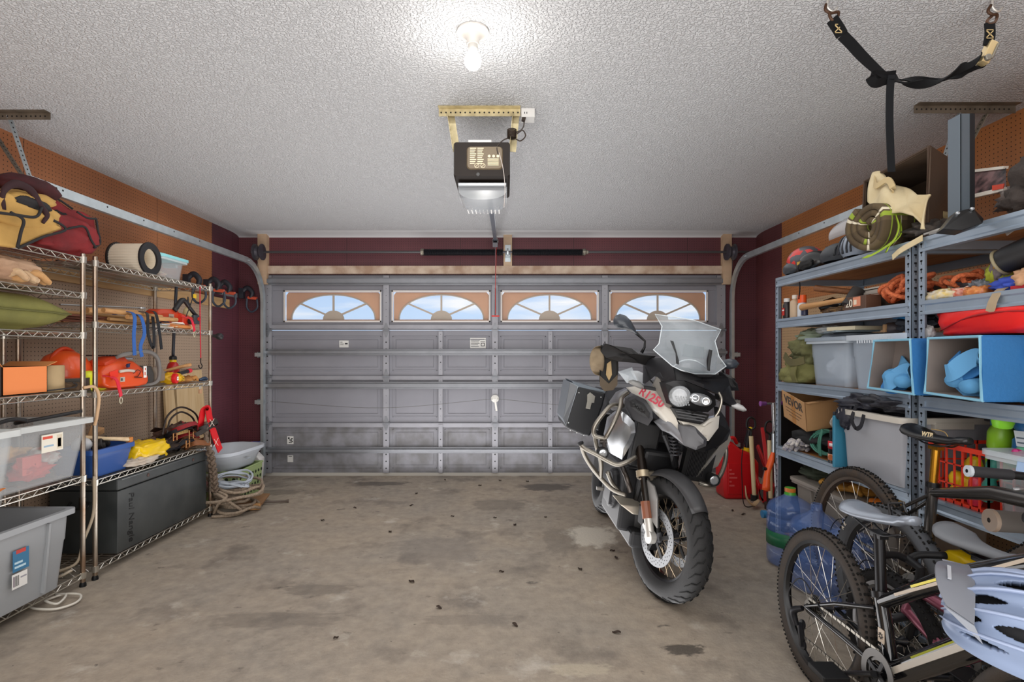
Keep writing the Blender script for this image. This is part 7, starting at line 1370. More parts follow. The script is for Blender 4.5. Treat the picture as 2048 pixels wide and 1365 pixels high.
P(MB().tube(Y3((1330, 868, 2.88), (1345, 905, 2.9), (1350, 932, 2.93)), .02, 10).tube(Y3((1340, 862, 2.86), (1352, 900, 2.86)), .008, 8), 'shock_absorber', ENG)
q = MB()
for k in range(7): q.lathe([(.022, -.005), (.031, 0), (.022, .005)], aty(1346+k*.8, 866+k*7, 2.86), 14, (.12, .2, -1))
P(q, 'shock_spring', m('3c3c40', .35, .5), smooth=True)
# tank, seat, tail
q = MB(); q.loft([[V((xc+a*w_, y, z+b*hh)) for a, b in ((-1, -.6), (-1.05, .2), (-.6, .9), (0, 1), (.6, .9), (1.05, .2), (1, -.6), (.5, -1), (-.5, -1))] for y, xc, z, w_, hh in ((2.98, .97, 1.03, .13, .12), (3.10, .96, 1.03, .18, .14), (3.35, .95, 1.02, .17, .13), (3.55, .935, .96, .10, .08))]); P(q, 'fuel_tank', m('4c4c50', .35, .3), smooth=50)
q = MB(); q.loft([[V((xc+a*w_, y, z+b*hh)) for a, b in ((-1, -1), (-1, .4), (-.6, 1), (.6, 1), (1, .4), (1, -1))] for y, xc, z, w_, hh in ((3.5, .93, .92, .09, .05), (3.8, .925, .90, .15, .05), (4.05, .925, .95, .15, .06), (4.4, .92, .98, .12, .05))]); P(q, 'seat', m('18181a', .6), smooth=50)
q = MB(); q.box((.9, 4.35, .86), (.2, .5, .1), (-6, 8, 0)); q.box((.9, 4.45, 1.0), (.26, .3, .02), (0, 8, 0)); q.box((.88, 4.66, .72), (.16, .03, .3), (-15, 8, 0)); P(q, 'tail_rack', MBK, bevel=.01)
# body panels, front
q = MB(); plate(q, Y3((1254, 776, 3.15), (1282, 772, 3.05), (1317, 783, 2.92), (1346, 820, 2.80), (1364, 868, 2.74), (1339, 855, 2.80), (1307, 822, 2.92), (1291, 796, 3.0), (1265, 787, 3.1)), .025, .03); o = P(q, 'side_panel', WHT, smooth=30)
text('model_marking', 'R1250', .066, frame((aty(1301, 795, 2.965)+V((-.012, -.055, .004))), aty(1320, 807, 2.9)-aty(1284, 785, 3.0), V((.35, -.25, .8))), m('c8485a', .4), o, shear=.2, bold=.0016)
q = MB(); plate(q, Y3((1315, 752, 2.88), (1319, 757, 2.86), (1347, 822, 2.76), (1334, 815, 2.8), (1306, 771, 2.92)), .006, .02); P(q, 'fairing_strut', m('9a968f', .35, .5))
q = MB(); plate(q, Y3((1309, 844, 2.90), (1331, 834, 2.84), (1364, 868, 2.72), (1367, 889, 2.70), (1340, 868, 2.78), (1325, 862, 2.84)), .015, .02); P(q, 'lower_fairing', m('8e8f93', .35, .5), smooth=30)
q = MB(); plate(q, Y3((1361, 843, 2.72), (1380, 846, 2.66), (1405, 851, 2.64), (1420, 838, 2.68), (1439, 832, 2.74), (1437, 856, 2.74), (1417, 883, 2.68), (1390, 878, 2.66)), .02, .05); P(q, 'beak_upper', WHT, smooth=30)
q = MB(); plate(q, Y3((1366, 853, 2.66), (1390, 854, 2.60), (1414, 879, 2.60), (1412, 893, 2.64), (1392, 901, 2.66), (1367, 891, 2.70)), .03, .08); P(q, 'beak', m('47474a', .4), smooth=30)
q = MB(); plate(q, Y3((1366, 888, 2.72), (1392, 902, 2.68), (1414, 892, 2.70), (1440, 850, 2.76), (1459, 862, 2.8), (1440, 890, 2.78), (1410, 905, 2.74), (1380, 900, 2.74)), .01, .04); P(q, 'beak_lower', MBK, smooth=30)
q = MB(); plate(q, Y3((1331, 767, 2.75), (1348, 762, 2.70), (1370, 763, 2.66), (1408, 778, 2.66), (1430, 793, 2.70), (1432, 811, 2.72), (1416, 825, 2.72), (1364, 821, 2.72), (1340, 809, 2.74)), .012, .12); hl = P(q, 'headlight_housing', MBK, smooth=30)
LC = aty(1359, 792, 2.675); LN = V((-.28, -.94, -.05))
P(MB().lathe([(.0, 0), (.035, 0), (.044, .008), (.050, .022), (.053, .024), (.053, .0)], LC, 28, LN), 'reflector_bowl', m('8f9194', .15, .9), hl, smooth=40)
P(MB().lathe([(.052, .02), (.045, .036), (.03, .046), (0, .05)], LC, 28, LN), 'headlight_lens', m('d8dcde', .05, alpha=.35, spec=1), hl, smooth=True)
q = MB(); o_ = [aty(1402, 800, 2.65)+V((.062*math.cos(a), -.02*0+.02*math.cos(a), .031*math.sin(a)-.012*math.cos(a))) for a in [2*PI*k/24 for k in range(24)]]
plate(q, o_, .022, .03); P(q, 'headlight_lens', m('b9bcc0', .12, .5, alpha=.8), hl, smooth=40)
for px, py in ((1391, 797), (1412, 803)): P(MB().lathe([(.014, .0), (.019, .002), (.019, -.006), (.012, -.01), (0, -.012)], aty(px, py, 2.618), 18, LN), 'led_projector', m('e9edf0', .15, .6), hl, smooth=True)
q = MB()
for k in range(5):
    for j in range(4): q.lathe([(0, .004), (.004, .002), (.004, 0)], LC+V((-.028+.013*k+.004*j, -.034, -.012-.01*j)), 6, LN)
P(q, 'daylight_strip', m('aeb4b8', .3, .5), hl)
q = MB(); plate(q, Y3((1346, 817, 2.72), (1380, 822, 2.66), (1419, 830, 2.68), (1414, 842, 2.68), (1404, 851, 2.67), (1359, 838, 2.70)), .006, .06); P(q, 'air_intake', m('101012', .5))
q = MB()
for k in range(3): q.bar(aty(1352+k*3, 823+k*6, 2.69), aty(1413-k*3, 833+k*5, 2.655), .006, .006)
P(q, 'intake_slat', m('2c2c30', .4))
q = MB(); plate(q, Y3((1291, 723, 3.0), (1306, 717, 2.95), (1324, 716, 2.88), (1346, 733, 2.78), (1352, 764, 2.74), (1330, 768, 2.80), (1320, 757, 2.84), (1305, 748, 2.94), (1290, 768, 3.0)), .02, .05); P(q, 'left_cowl', m('1e1e21', .42, spec=.4), smooth=30)
q = MB(); plate(q, Y3((1343, 732, 2.80), (1366, 742, 2.72), (1390, 749, 2.68), (1431, 750, 2.70), (1456, 756, 2.80), (1460, 770, 2.82), (1440, 790, 2.76), (1408, 777, 2.68), (1370, 762, 2.68), (1346, 766, 2.76)), .02, .08); P(q, 'instrument_cowl', m('1a1a1d', .42, spec=.4), smooth=30)
q = MB(); plate(q, Y3((1443, 762, 2.80), (1460, 772, 2.84), (1466, 795, 2.86), (1474, 808, 2.86), (1462, 812, 2.84), (1441, 800, 2.80)), .01, .08); P(q, 'right_cowl', m('1d1d20', .4), smooth=30)
q = MB(); plate(q, Y3((1436, 815, 2.80), (1450, 835, 2.82), (1461, 862, 2.86), (1455, 880, 2.86), (1432, 898, 2.80), (1440, 850, 2.78)), .01, .06); P(q, 'right_fairing', m('202023', .4), smooth=30)
q = MB(); plate(q, Y3((1458, 866, 2.90), (1462, 880, 2.92), (1450, 905, 2.94), (1436, 933, 2.95), (1392, 955, 2.92), (1404, 938, 2.90), (1430, 905, 2.88)), .006, .025); P(q, 'right_guard_panel', m('b7b2a8', .35, .5), smooth=30)
P(MB().tube(Y3((1437, 785, 2.76), (1443, 800, 2.74), (1438, 822, 2.74), (1427, 838, 2.74)), .007, 8, sm=6), 'chrome_hoop', m('b4aea2', .3, .8), smooth=True)
# side vent and silver panel with crash bars
q = MB(); plate(q, Y3((1254, 798, 3.0), (1267, 791, 3.0), (1288, 798, 2.96), (1304, 820, 2.88), (1306, 838, 2.86), (1296, 852, 2.88), (1267, 840, 2.96), (1254, 816, 3.0)), .02, .05); sv = P(q, 'side_vent', m('38383b', .45), smooth=30)
q = MB(); plate(q, Y3((1260, 803, 2.965), (1270, 798, 2.96), (1288, 808, 2.92), (1299, 826, 2.87), (1297, 838, 2.87), (1278, 828, 2.92), (1262, 815, 2.96)), .012, .01); P(q, 'vent_mesh', m('1a1a1c', .5), sv)
q = MB()
for i in range(3):
    for j in range(4): q.cyl(aty(1266+7*j+2*i, 806+5*i+5*j, 2.94-.012*j), aty(1266+7*j+2*i, 806+5*i+5*j, 2.925-.012*j), .005, 6)
P(q, 'vent_slot', DARK, sv)
q = MB(); plate(q, Y3((1218, 838, 3.08), (1240, 820, 3.02), (1256, 832, 2.98), (1269, 846, 2.96), (1271, 866, 2.95), (1263, 888, 2.97), (1244, 920, 3.02), (1222, 908, 3.08), (1211, 872, 3.10)), .04, .06); P(q, 'radiator_shroud', SIL, smooth=25)
q = MB(); plate(q, Y3((1222, 806, 3.14), (1236, 786, 3.12), (1254, 778, 3.08), (1258, 796, 3.04), (1244, 818, 3.06), (1226, 822, 3.12)), .02, .06); P(q, 'tank_side', m('7a7a7d', .35, .5), smooth=30)
P(MB().box(aty(1288, 888, 3.05), (.14, .08, .26), (10, 9, 0)), 'radiator_cover', m('121214', .5), bevel=.01)
for k, pts in enumerate((((1255, 786, 3.02), (1243, 797, 2.98), (1240, 816, 2.95), (1228, 845, 2.92), (1215, 870, 2.92), (1209, 878, 2.93)), ((1246, 812, 3.02), (1225, 811, 2.97), (1210, 824, 2.95), (1190, 852, 2.94), (1188, 870, 2.94), (1200, 876, 2.93), (1212, 878, 2.93)),
                         ((1189, 868, 2.94), (1194, 895, 2.95), (1202, 925, 2.97), (1201, 957, 3.0)), ((1162, 890, 2.94), (1170, 898, 2.92), (1190, 908, 2.90), (1215, 922, 2.89), (1235, 930, 2.88), (1255, 924, 2.88), (1272, 914, 2.90)),
                         ((1163, 892, 2.94), (1171, 914, 2.96), (1186, 938, 2.98), (1202, 957, 3.0), (1226, 980, 3.0), (1252, 991, 3.0)), ((1215, 944, 3.02), (1224, 966, 3.04), (1240, 986, 3.04)), ((1430, 969, 2.90), (1446, 940, 2.94), (1452, 905, 2.98), (1446, 870, 3.0)), ((1398, 966, 2.88), (1415, 971, 2.86), (1432, 969, 2.88)))):
    P(MB().tube(Y3(*pts), .0125, 10, sm=6), 'crash_bar', TUBEM, smooth=True)
P(MB().lathe([(0, 0), (.017, 0), (.017, .012), (0, .016)], aty(1162, 889, 2.94), 12, (-.4, 0, .9)), 'crash_bar_cap', BLACK)
for px, py, y in ((1206, 907, 2.90), (1428, 961, 2.84)):
    c0 = aty(px, py, y); o = P(MB().lathe([(0, .05), (.03, .045), (.033, .0), (.030, -.012), (.026, -.012), (.026, -.004)], c0, 20, (0, 1, 0)), 'auxiliary_light', MBK, smooth=40); P(MB().lathe([(0, -.004), (.018, -.005), (.026, -.002), (.026, 0)], c0, 18, (0, 1, 0)), 'lens', m('b8bcc0', .1, .6), o, smooth=True)
P(MB().tube(Y3((1208, 880, 2.93), (1208, 896, 2.92)), .010, 8).tube(Y3((1200, 885, 2.93), (1214, 884, 2.93)), .012, 8), 'light_bracket', m('4a4644', .4, .6))
# windscreen with its two struts
o_ = Y3((1310, 629, 2.98), (1345, 634, 2.93), (1388, 641, 2.93), (1442, 660, 3.0), (1430, 683, 2.92), (1438, 714, 2.88), (1452, 733, 2.88), (1430, 749, 2.80), (1388, 749, 2.72), (1362, 741, 2.72), (1344, 732, 2.76), (1307, 700, 2.90), (1318, 688, 2.90), (1324, 653, 2.94))
q = MB(); plate(q, o_, .05, .004, (-.05, .9, -.3)); WS = P(q, 'windscreen', m('cfdbe2', .12, alpha=.26, spec=.9), smooth=True)
P(MB().tube(o_, .003, 5, closed=True), 'screen_edge', m('eaf2f6', .15, alpha=.8), WS)
for a, b in (((1343, 681), (1357, 730)), ((1421, 699), (1419, 743))): P(MB().prism([aty(a[0]-3, a[1], 2.82), aty(a[0]+4, a[1]+2, 2.82), aty(b[0]+1, b[1]-8, 2.72), aty(b[0]+1, b[1], 2.70), aty(b[0]-5, b[1]-2, 2.70), aty(b[0]-6, b[1]-22, 2.74)], (.004, .012, 0)), 'screen_strut', m('1a1a1c', .4), bevel=.002)
P(MB().box(aty(1386, 704, 3.02), (.12, .03, .07), (-20, 9, 0)), 'display', m('1b1c20', .2), bevel=.006)
P(MB().tube(Y3((1345, 735, 2.80), (1365, 722, 2.80), (1390, 722, 2.78), (1412, 735, 2.80)), .004, 6, sm=6), 'cockpit_hoop', m('dde4e8', .2, .3), smooth=True)
# handlebar, guards, mirrors
HB = [(1226, 712, 3.10), (1262, 716, 3.06), (1310, 735, 3.06), (1370, 740, 3.06), (1430, 752, 3.06), (1470, 762, 3.02)]
P(MB().tube(Y3(*HB), .013, 10, sm=5), 'handlebar', MBK, smooth=True)
P(MB().tube(Y3((1208, 704, 3.10), (1226, 712, 3.10), (1250, 716, 3.07)), .019, 12), 'grip', RUBBER, smooth=True)
q = MB(); plate(q, Y3((1201, 703, 3.05), (1210, 687, 3.04), (1226, 692, 2.98), (1241, 694, 2.96), (1263, 697, 2.95), (1277, 708, 2.95), (1312, 713, 2.98), (1291, 731, 3.0), (1277, 727, 2.97), (1241, 724, 2.95), (1212, 716, 3.0)), .03, .05); P(q, 'hand_guard', m('1c1b1b', .45, spec=.35), smooth=30)
q = MB(); plate(q, Y3((1444, 745, 2.98), (1462, 752, 2.95), (1475, 768, 2.95), (1478, 782, 2.98), (1462, 782, 2.98), (1446, 765, 3.0)), .02, .05); P(q, 'hand_guard', m('222224', .4), smooth=30)
def mirror(pts, y, stem):
    q = MB(); plate(q, [aty(a, b, y) for a, b in pts], .018, .012); mi = P(q, 'mirror', m('3a4048', .3), smooth=50)
    P(MB().prism([aty(a, b, y+.014).lerp(sum([aty(*p, y+.014) for p in pts], V((0, 0, 0)))/len(pts), .12) for a, b in pts], (0, .003, 0)), 'mirror_glass', m('aab4be', .03, 1), mi); P(MB().tube([aty(*p) for p in stem], [.010, .006, .007, .010], 8), 'mirror_stem', MBK, mi, smooth=True)
mirror([(1227, 640), (1231, 632), (1240, 628), (1252, 632), (1262, 642), (1270, 656), (1275, 670), (1262, 664), (1248, 659), (1235, 656), (1228, 649)], 3.06, [(1272, 666, 3.07), (1290, 683, 3.07), (1289, 695, 3.06), (1283, 706, 3.06)])
mirror([(1444, 726), (1450, 720), (1460, 718), (1472, 720), (1479, 728), (1474, 736), (1462, 739), (1452, 738)], 3.0, [(1450, 733, 3.01), (1446, 742, 3.02), (1448, 750, 3.03), (1446, 756, 3.04)])
q = MB(); q.loft([[aty(px, py+s, 2.86+d) for s, d in ((-r, 0), (0, -.02), (r, 0), (0, .02))] for px, py, r in ((1463, 811, 4), (1476, 814, 7), (1486, 818, 6), (1493, 821, 2))]); P(q, 'turn_signal', m('cfcfce', .2), smooth=True); P(MB().cyl(aty(1443, 806, 2.84), aty(1464, 811, 2.86), .010, 8), 'signal_stalk', MBK)
q = MB(); q.loft([[aty(px, py+s, 2.94+d) for s, d in ((-r, 0), (0, -.02), (r, 0), (0, .02))] for px, py, r in ((1257, 764, 2), (1266, 766, 6), (1280, 771, 7), (1288, 776, 3))]); P(q, 'turn_signal', m('8c8c8a', .25), smooth=True); P(MB().cyl(aty(1288, 775, 2.94), aty(1312, 779, 2.9), .010, 8), 'signal_stalk', MBK)
q = MB(); plate(q, Y3((1236, 744, 3.02), (1264, 735, 3.02), (1275, 762, 2.98), (1254, 767, 3.0)), .004, .004); P(q, 'clear_guard', m('cfd8de', .1, alpha=.45))
q = MB(); plate(q, Y3((1262, 742, 3.2), (1276, 742, 3.2), (1289, 748, 3.2), (1289, 770, 3.2), (1276, 764, 3.2)), .004, .02); P(q, 'white_guard', m('e2e6ea', .3))
# left pannier
PF = [(1157, 774), (1212, 787), (1206, 812), (1192, 850), (1179, 874), (1165, 871), (1133, 857), (1130, 848)]
t_ = MB(); f0 = [aty(a, b, 3.75) for a, b in PF]; b0 = [p+V((-.01, .42, .0)) for p in f0]; t_.loft([f0, b0]); pn = P(t_, 'pannier', m('17181b', .4), bevel=.012)
P(MB().prism([aty(1140, 764, 3.78), aty(1157, 773, 3.747), aty(1132, 853, 3.747), aty(1126, 838, 3.78)], (-.004, .40, 0)), 'pannier_side', m('8d959c', .35, .7), pn, bevel=.004)
P(MB().prism([aty(1143, 762, 3.78), aty(1212, 783, 3.76), aty(1210, 789, 3.76), aty(1150, 775, 3.76)], (0, .41, 0)), 'pannier_lid', m('6f777e', .35, .6), pn, bevel=.003)
q = MB(); q.prism([aty(1174, 790, 3.744), aty(1180, 785, 3.744), aty(1190, 793, 3.744), aty(1188, 806, 3.744), aty(1183, 806, 3.744), aty(1180, 819, 3.744), aty(1171, 817, 3.744), aty(1174, 803, 3.744)], (0, -.012, 0)); P(q, 'pannier_latch', m('a8a59c', .3, .7), pn, bevel=.002)
q = MB()
for px, py in ((1141, 861), (1154, 866), (1168, 871), (1158, 786), (1202, 795), (1137, 846)): q.lathe([(0, .003), (.004, .002), (.005, 0)], aty(px, py, 3.746), 8, (0, -1, 0))
P(q, 'rivet', m('c8c8c8', .3, .7), pn)
q = MB(); q.box((1.17, 3.95, .80), (.22, .42, .34), (0, 9, 0)); P(q, 'pannier', m('17181b', .4), bevel=.015)
q = MB(); q.tube(Y3((1195, 860, 3.7), (1205, 830, 3.75), (1222, 800, 3.7)), .010, 8); q.tube([(.62, 3.8, .95), (.62, 4.25, .95), (.95, 4.35, .95)], .009, 8); P(q, 'pannier_rack', MBK, smooth=True)
P(MB().tube([(1.02, 3.45, .30), (1.10, 3.5, .12), (1.14, 3.52, .012)], .011, 8).box((1.14, 3.52, .006), (.06, .05, .012)), 'side_stand', MBK)
P(MB().bar((.62, 3.62, .40), (.74, 3.62, .39), .03, .02), 'foot_peg', m('8a8680', .4, .7))
for k, pts in enumerate((((1292, 735, 3.0), (1300, 760, 2.95), (1318, 775, 2.9)), ((1320, 770, 2.9), (1322, 810, 2.9), (1326, 870, 2.86)), ((1340, 870, 2.86), (1348, 900, 2.84), (1344, 925, 2.86)), ((1255, 935, 3.05), (1280, 940, 2.98), (1300, 960, 2.95)))): P(MB().tube(Y3(*pts), .004, 6, sm=5), 'cable', BLACK, smooth=True)
# the cap hanging from the left handlebar end
t = thing('cap', 'tan and black mesh cap hanging upside down from the motorcycle handlebar', 'cap', (.58, 3.05, 1.1))
q = MB(); C0 = aty(1210, 722, 3.06); q.sheet(lambda u, v: C0+V((-.012-.075*math.sin(v*PI/2)*math.sin(PI*u)**.6, .05*math.cos(PI*u)*0+.07*math.cos(v*PI/2)*math.cos(PI*u*2)*.6, .085*math.cos(PI*u))), 18, 10, .003); q.build('crown', m('8a7a62', .8, 0, .5, 14, col2='54432f'), t, smooth=True)
q = MB(); plate(q, Y3((1202, 690, 3.05), (1216, 697, 3.04), (1236, 702, 3.04), (1237, 740, 3.03), (1234, 768, 3.02), (1224, 778, 3.02), (1208, 779, 3.03), (1199, 764, 3.04), (1200, 725, 3.05)), -.03, .006); q.build('band', m('1a1917', .7), t, smooth=40)
q = MB(); plate(q, Y3((1200, 752, 3.035), (1210, 768, 3.03), (1224, 768, 3.02), (1235, 750, 3.02), (1235, 770, 3.01), (1226, 781, 3.01), (1209, 783, 3.01), (1200, 772, 3.02)), .006, .005); q.build('bill', m('55493a', .8), t, smooth=40)
MB().prism(Y3((1214, 728, 3.05), (1222, 722, 3.05), (1224, 750, 3.04), (1218, 762, 3.04), (1212, 750, 3.05)), (0, .003, 0)).build('lining', m('b49a70', .8), t)
# ================================================================ bicycles, all standing parallel and facing the camera end of the garage
def bicycle(label, base, yaw, lean, R, rt, wb, stay, seat, bar, bb, M, barM=BLACK, seatM=None, tubes=(.017, .019), front=True, knob=.012, barw=.31, seatname='bike_saddle', spM=None, seatpostM=None, grips=True, rimM=None, bartwist=0, headx=None, seatlen=.27, fwd=1, crank=True, topdrop=.0, brk=False, gripM=None, gr=.0175, tyreM=None, pitch=0):
    t = thing('bicycle', label, 'bicycle', base, 'bicycles by the right hand racks')
    f = V((math.sin(yaw), -math.cos(yaw), 0))*fwd; r0 = f.cross(V((0, 0, 1))); u = V((0, 0, 1))*math.cos(lean)+V((1, 0, 0))*math.sin(lean); r = f.cross(u).normalized(); B = V(base)
    L = lambda x, z, s=0: B+f*x+u*z+r*s       # x forward from the rear axle, z up, s to the rider's right
    W_ = dict(knob=knob, rimw=.014, spokes=28, hubr=.016, hubw=.045, rimM=rimM, spM=spM, tyreM=tyreM)
    rw = thing('rear_wheel', None, None, (0, 0, 0)); rw.parent = t; rw.location = L(0, R)-B; wheel(rw, L(0, R), f, r, R, rt, **W_)
    if front: fw = thing('front_wheel', None, None, (0, 0, 0)); fw.parent = t; fw.location = L(wb, R)-B; wheel(fw, L(wb, R), f, r, R, rt, **W_)
    sx, sz = seat; hx, hz = bar; BBp = L(stay, bb); st_top = L(sx+(stay-sx)*.30, bb+(sz-bb)*.70-.02-topdrop); hd_t = L(hx, hz-.07); hd_b = L(hx+.05, hz-.19)
    fr = MB(); fr.tube([BBp, st_top, st_top+(st_top-BBp)*.06], tubes[0], 12); fr.tube([st_top-(st_top-BBp)*.04, st_top.lerp(hd_t, .5)+u*.008, hd_t-u*.02], [tubes[0]*.95, tubes[1], tubes[1]*1.05], 12); fr.tube([BBp, hd_b+u*.015], [tubes[1]*1.2, tubes[1]*1.35], 12); fr.tube([hd_b, hd_t], .022, 14)
    for s in (-1, 1):
        dz = L(0, R, s*.062); fr.tube([dz, L(stay*.55, R-.01, s*.045), BBp+r*s*.025], [.008, .010, .010], 8); fr.tube([dz, dz.lerp(st_top+r*s*.03-u*.03, .5)+u*.012, st_top+r*s*.018-u*.03], [.007, .008, .008], 8)
    fr.lathe([(0, -.036), (.022, -.036), (.022, .036), (0, .036)], BBp, 14, r); fr.build('frame', M, t, smooth=50)
    if front:
        q = MB()
        for s in (-1, 1): q.tube([L(wb, R, s*.055), L(wb-.03, R+.12, s*.055), hd_b+r*s*.05-u*.02, hd_b-u*.01], [.012, .016, .016, .016], 10)
        q.build('fork', m('1b1b1e', .35), t, smooth=50)
    S_ = L(sx, sz); q = MB().tube([st_top, S_-u*.045], tubes[0]*.78, 12); q.box(S_-u*.045, (.03, .05, .02)); q.build('seat_post', seatpostM or m('1d1d20', .3, .5), t, smooth=50)
    MB().lathe([(.014, 0), (tubes[0]+.006, 0), (tubes[0]+.006, .02), (.014, .02)], st_top+(st_top-BBp).normalized()*.005, 14, (st_top-BBp)).build('seat_clamp', m('2c2c2e', .3, .7), t, smooth=40)
    q = MB(); rings = []; K = 14
    for i in range(K+1):
        x = i/K; w_ = .070*(1-x)**.9+.020 if x > .12 else .075*(.55+.45*(x/.12))**1; w_ = (.078-.052*min(1, max(0, (x-.15)/.45))**.8) if x > .15 else .050+.028*(x/.15)**.6
        if x > .93: w_ *= .75
        zc = .018*(1-min(1, x/.25))-.010*math.sin(PI*x)+(.006 if x > .8 else 0)+pitch*x; th = .024-.006*x
        rings.append([L(sx-seatlen*.48+seatlen*x, sz+zc+th*math.sin(a)*(1 if math.sin(a) > 0 else .7)-.004, w_*math.cos(a)) for a in [2*PI*k/16 for k in range(16)]])
    q.loft(rings); sd = q.build('saddle', seatM or BLACK, t, smooth=True)
    q = MB()
    for s in (-1, 1): q.tube([L(sx-.10, sz-.012, s*.03), L(sx-.03, sz-.035, s*.022), L(sx+.05, sz-.035, s*.022), L(sx+.11, sz-.01, s*.008)], .0035, 6, sm=4)
    q.build('saddle_rail', m('3a3a3c', .3, .8), sd, smooth=True)
    st = MB(); st.tube([hd_t, L(hx-.01, hz-.01), L(hx+.05, hz)], .015, 10); st.build('stem', BLACK, t, smooth=40)
    ct, sn = math.cos(bartwist), math.sin(bartwist); bp = lambda s, z=0, x=0: L(hx+.05+s*sn+x, hz+z, s*ct)
    MB().tube([bp(-barw, .02, -.02), bp(-barw*.35, .015), bp(0), bp(barw*.35, .015), bp(barw, .02, -.02)], .0125, 10, sm=4).build('handlebar', barM, t, smooth=True)
    if grips:
        for s in (-1, 1):
            g = MB(); a, b = bp(s*barw, .02, -.02), bp(s*(barw-.12), .018, -.012); g.tube([a, b], [gr, gr*.92], 14); go = g.build('grip', gripM or m('222226', .7), t, smooth=40); MB().lathe([(.006, .004), (gr+.0005, .003), (gr+.001, -.006), (.006, -.006)], a, 16, (a-b)).build('grip_end', m('6a5a4c', .5) if gripM else m('b4bcc4', .35), go, smooth=40)
            MB().tube([bp(s*(barw-.15), .015), bp(s*(barw-.16), .0, .05), bp(s*(barw-.05), -.01, .075)], [.008, .006, .005], 8, sm=4).build('brake_lever', m('8a8a8c', .3, .7), go, smooth=True)
    if crank:
        cr = thing('crankset', None, None, (0, 0, 0)); cr.parent = t; cr.location = BBp-B
        for rad, w_ in ((.075, .052), (.06, .046)): MB().lathe([(rad*.68, -.0015), (rad, -.0015), (rad, .0015), (rad*.68, .0015), (rad*.68, -.0015)], BBp+r*w_, 44, r).build('chainring', m('5c5a58', .35, .8), cr)
        q = MB(); A, U, D = basis(r)
        for k in range(4): th = k*PI/2+.4; q.bar(BBp+r*.05, BBp+r*.05+(A*math.cos(th)+U*math.sin(th))*.054, .014, .004, r)
        q.build('spider', m('2c2c2e', .4, .5), cr)
        for s, dd in ((1, -1), (-1, 1)):
            e = BBp+r*s*.07+(f*.6*dd+u*.35*dd).normalized()*.16; q = MB().tube([BBp+r*s*.06, e], [.016, .012], 10, flat=.6); ca = q.build('crank_arm', m('2a2a2c', .35, .5), cr, smooth=40)
            MB().box(e+r*s*.05, (.09, .10, .02), (0, 0, math.degrees(yaw))).build('pedal', BLACK, cr, bevel=.004)
        q = MB(); rc = .034; K = 26; axp = L(0, R, .05); chn = [BBp+r*.05+u*.073+f*.0, axp+u*rc]; lo_ = [L(-.02, R-.13, .05), BBp+r*.05-u*.073]
        def links(a, b):
            n_l = int((b-a).length/.0127)
            for i in range(n_l): p = a.lerp(b, (i+.5)/n_l); d = (b-a).normalized()*.0055; q.bar(p-d, p+d, .006 if i % 2 else .003, .009, u)
        for ab in (chn, lo_): q = MB(); links(*ab); q.build('chain', m('8a857c', .3, .9), t)
        q = MB()
        for k in range(7): rr_ = .024+.004*k; q.lathe([(rr_*.5, -.001), (rr_, -.001), (rr_, .001), (rr_*.5, .001)], L(0, R, .052-.0045*k), 28, r)
        q.build('cassette', m('6a6660', .3, .9), t)
        q = MB(); dm = m('26262a', .4, .5); q.mat(dm); q.tube([L(-.005, R-.01, .07), L(-.04, R-.04, .085), L(-.03, R-.09, .075)], [.010, .015, .011], 10, sm=4); q.bar(L(-.03, R-.08, .06), L(-.01, R-.165, .055), .012, .02, r)
        for z, x in ((.085, -.028), (.16, -.012)): q.lathe([(0, -.004), (.018, -.004), (.018, .004), (0, .004)], L(x, R-z, .052), 14, r)
        q.tube([L(-.04, R-.05, .09), L(-.09, R+.02, .08), L(-.02, R+.10, .07), L(stay*.3, R+.02, .06)], .0025, 6, sm=6); q.build('derailleur', None, t, smooth=40)
    if brk: q = MB()
    for s in ((-1, 1) if brk else ()): q.tube([L(.06, 2*R-.03, s*.035)-u*.02, L(.03, 2*R+.02, s*.03), L(.07, 2*R+.035, 0)], .006, 6); q.box(L(.02, 2*R-.045, s*.028), (.01, .05, .014))
    if brk: q.build('rear_brake', m('3c3c3e', .4, .6), t)
    return t, L, dict(st=st_top, hd=hd_t, hb=hd_b, BB=BBp, S=S_, bp=bp)
BKF = m('16171a', .12, .3, coat=.8); TY = m('3a3430', .8, 0, .5, 24, .15, 200, col2='54422f'); TYG = m('5c6068', .6, 0, .3, 10)
# A, nearest: black frame, silver saddle
tA, LA, KA = bicycle('small black bicycle with a silver saddle and yellow-striped frame, nearest us', (1.235, 2.13, 0), .0, .075, .30, .026, .96, .40, (.29, .735), (.86, .905), .27, BKF, seatM=m('8f97a3', .28, .3), tubes=(.022, .030), barw=.10, grips=False, topdrop=.095, pitch=.045, seatlen=.30, rimM=m('1a1a1c', .3, .3), tyreM=m('35302d', .75, 0, .4, 24, .15, 200, col2='453a2f'))
tt = MB(); a, b = KA['st'], KA['hd']
for k, (x0, x1, col, off) in enumerate(((.30, .55, 'e0cf1c', .004), (.18, .95, 'b8a894', -.008))):
    MB().ribbon([a.lerp(b, x0)+V((-.030, 0, off+.004)), a.lerp(b, x1)+V((-.0315, 0, off+.004))], .009 if k else .007, .003, 0, (0, 0, 1)).build('frame_stripe', m(col, .3), tA)
a, b = KA['BB'], KA['hb']
MB().ribbon([a.lerp(b, .2)+V((-.030, -.012, .026)), a.lerp(b, .97)+V((-.033, -.013, .028))], .020, .003, 0, (-.3, .5, 1)).build('frame_stripe', m('a3a83a', .3), tA); MB().ribbon([a.lerp(b, .05)+V((-.038, 0, .002)), a.lerp(b, .98)+V((-.041, 0, .002))], .018, .003, 0, (0, .5, 1)).build('frame_stripe', m('b3aca0', .3), tA)
c0 = KA['BB'].lerp(KA['st'], .52)+V((-.0215, -.004, 0)); q = MB().mat(m('cbb9a4', .4)); q.box(c0, (.003, .028, .045)); q.mat(m('2a211c', .5))
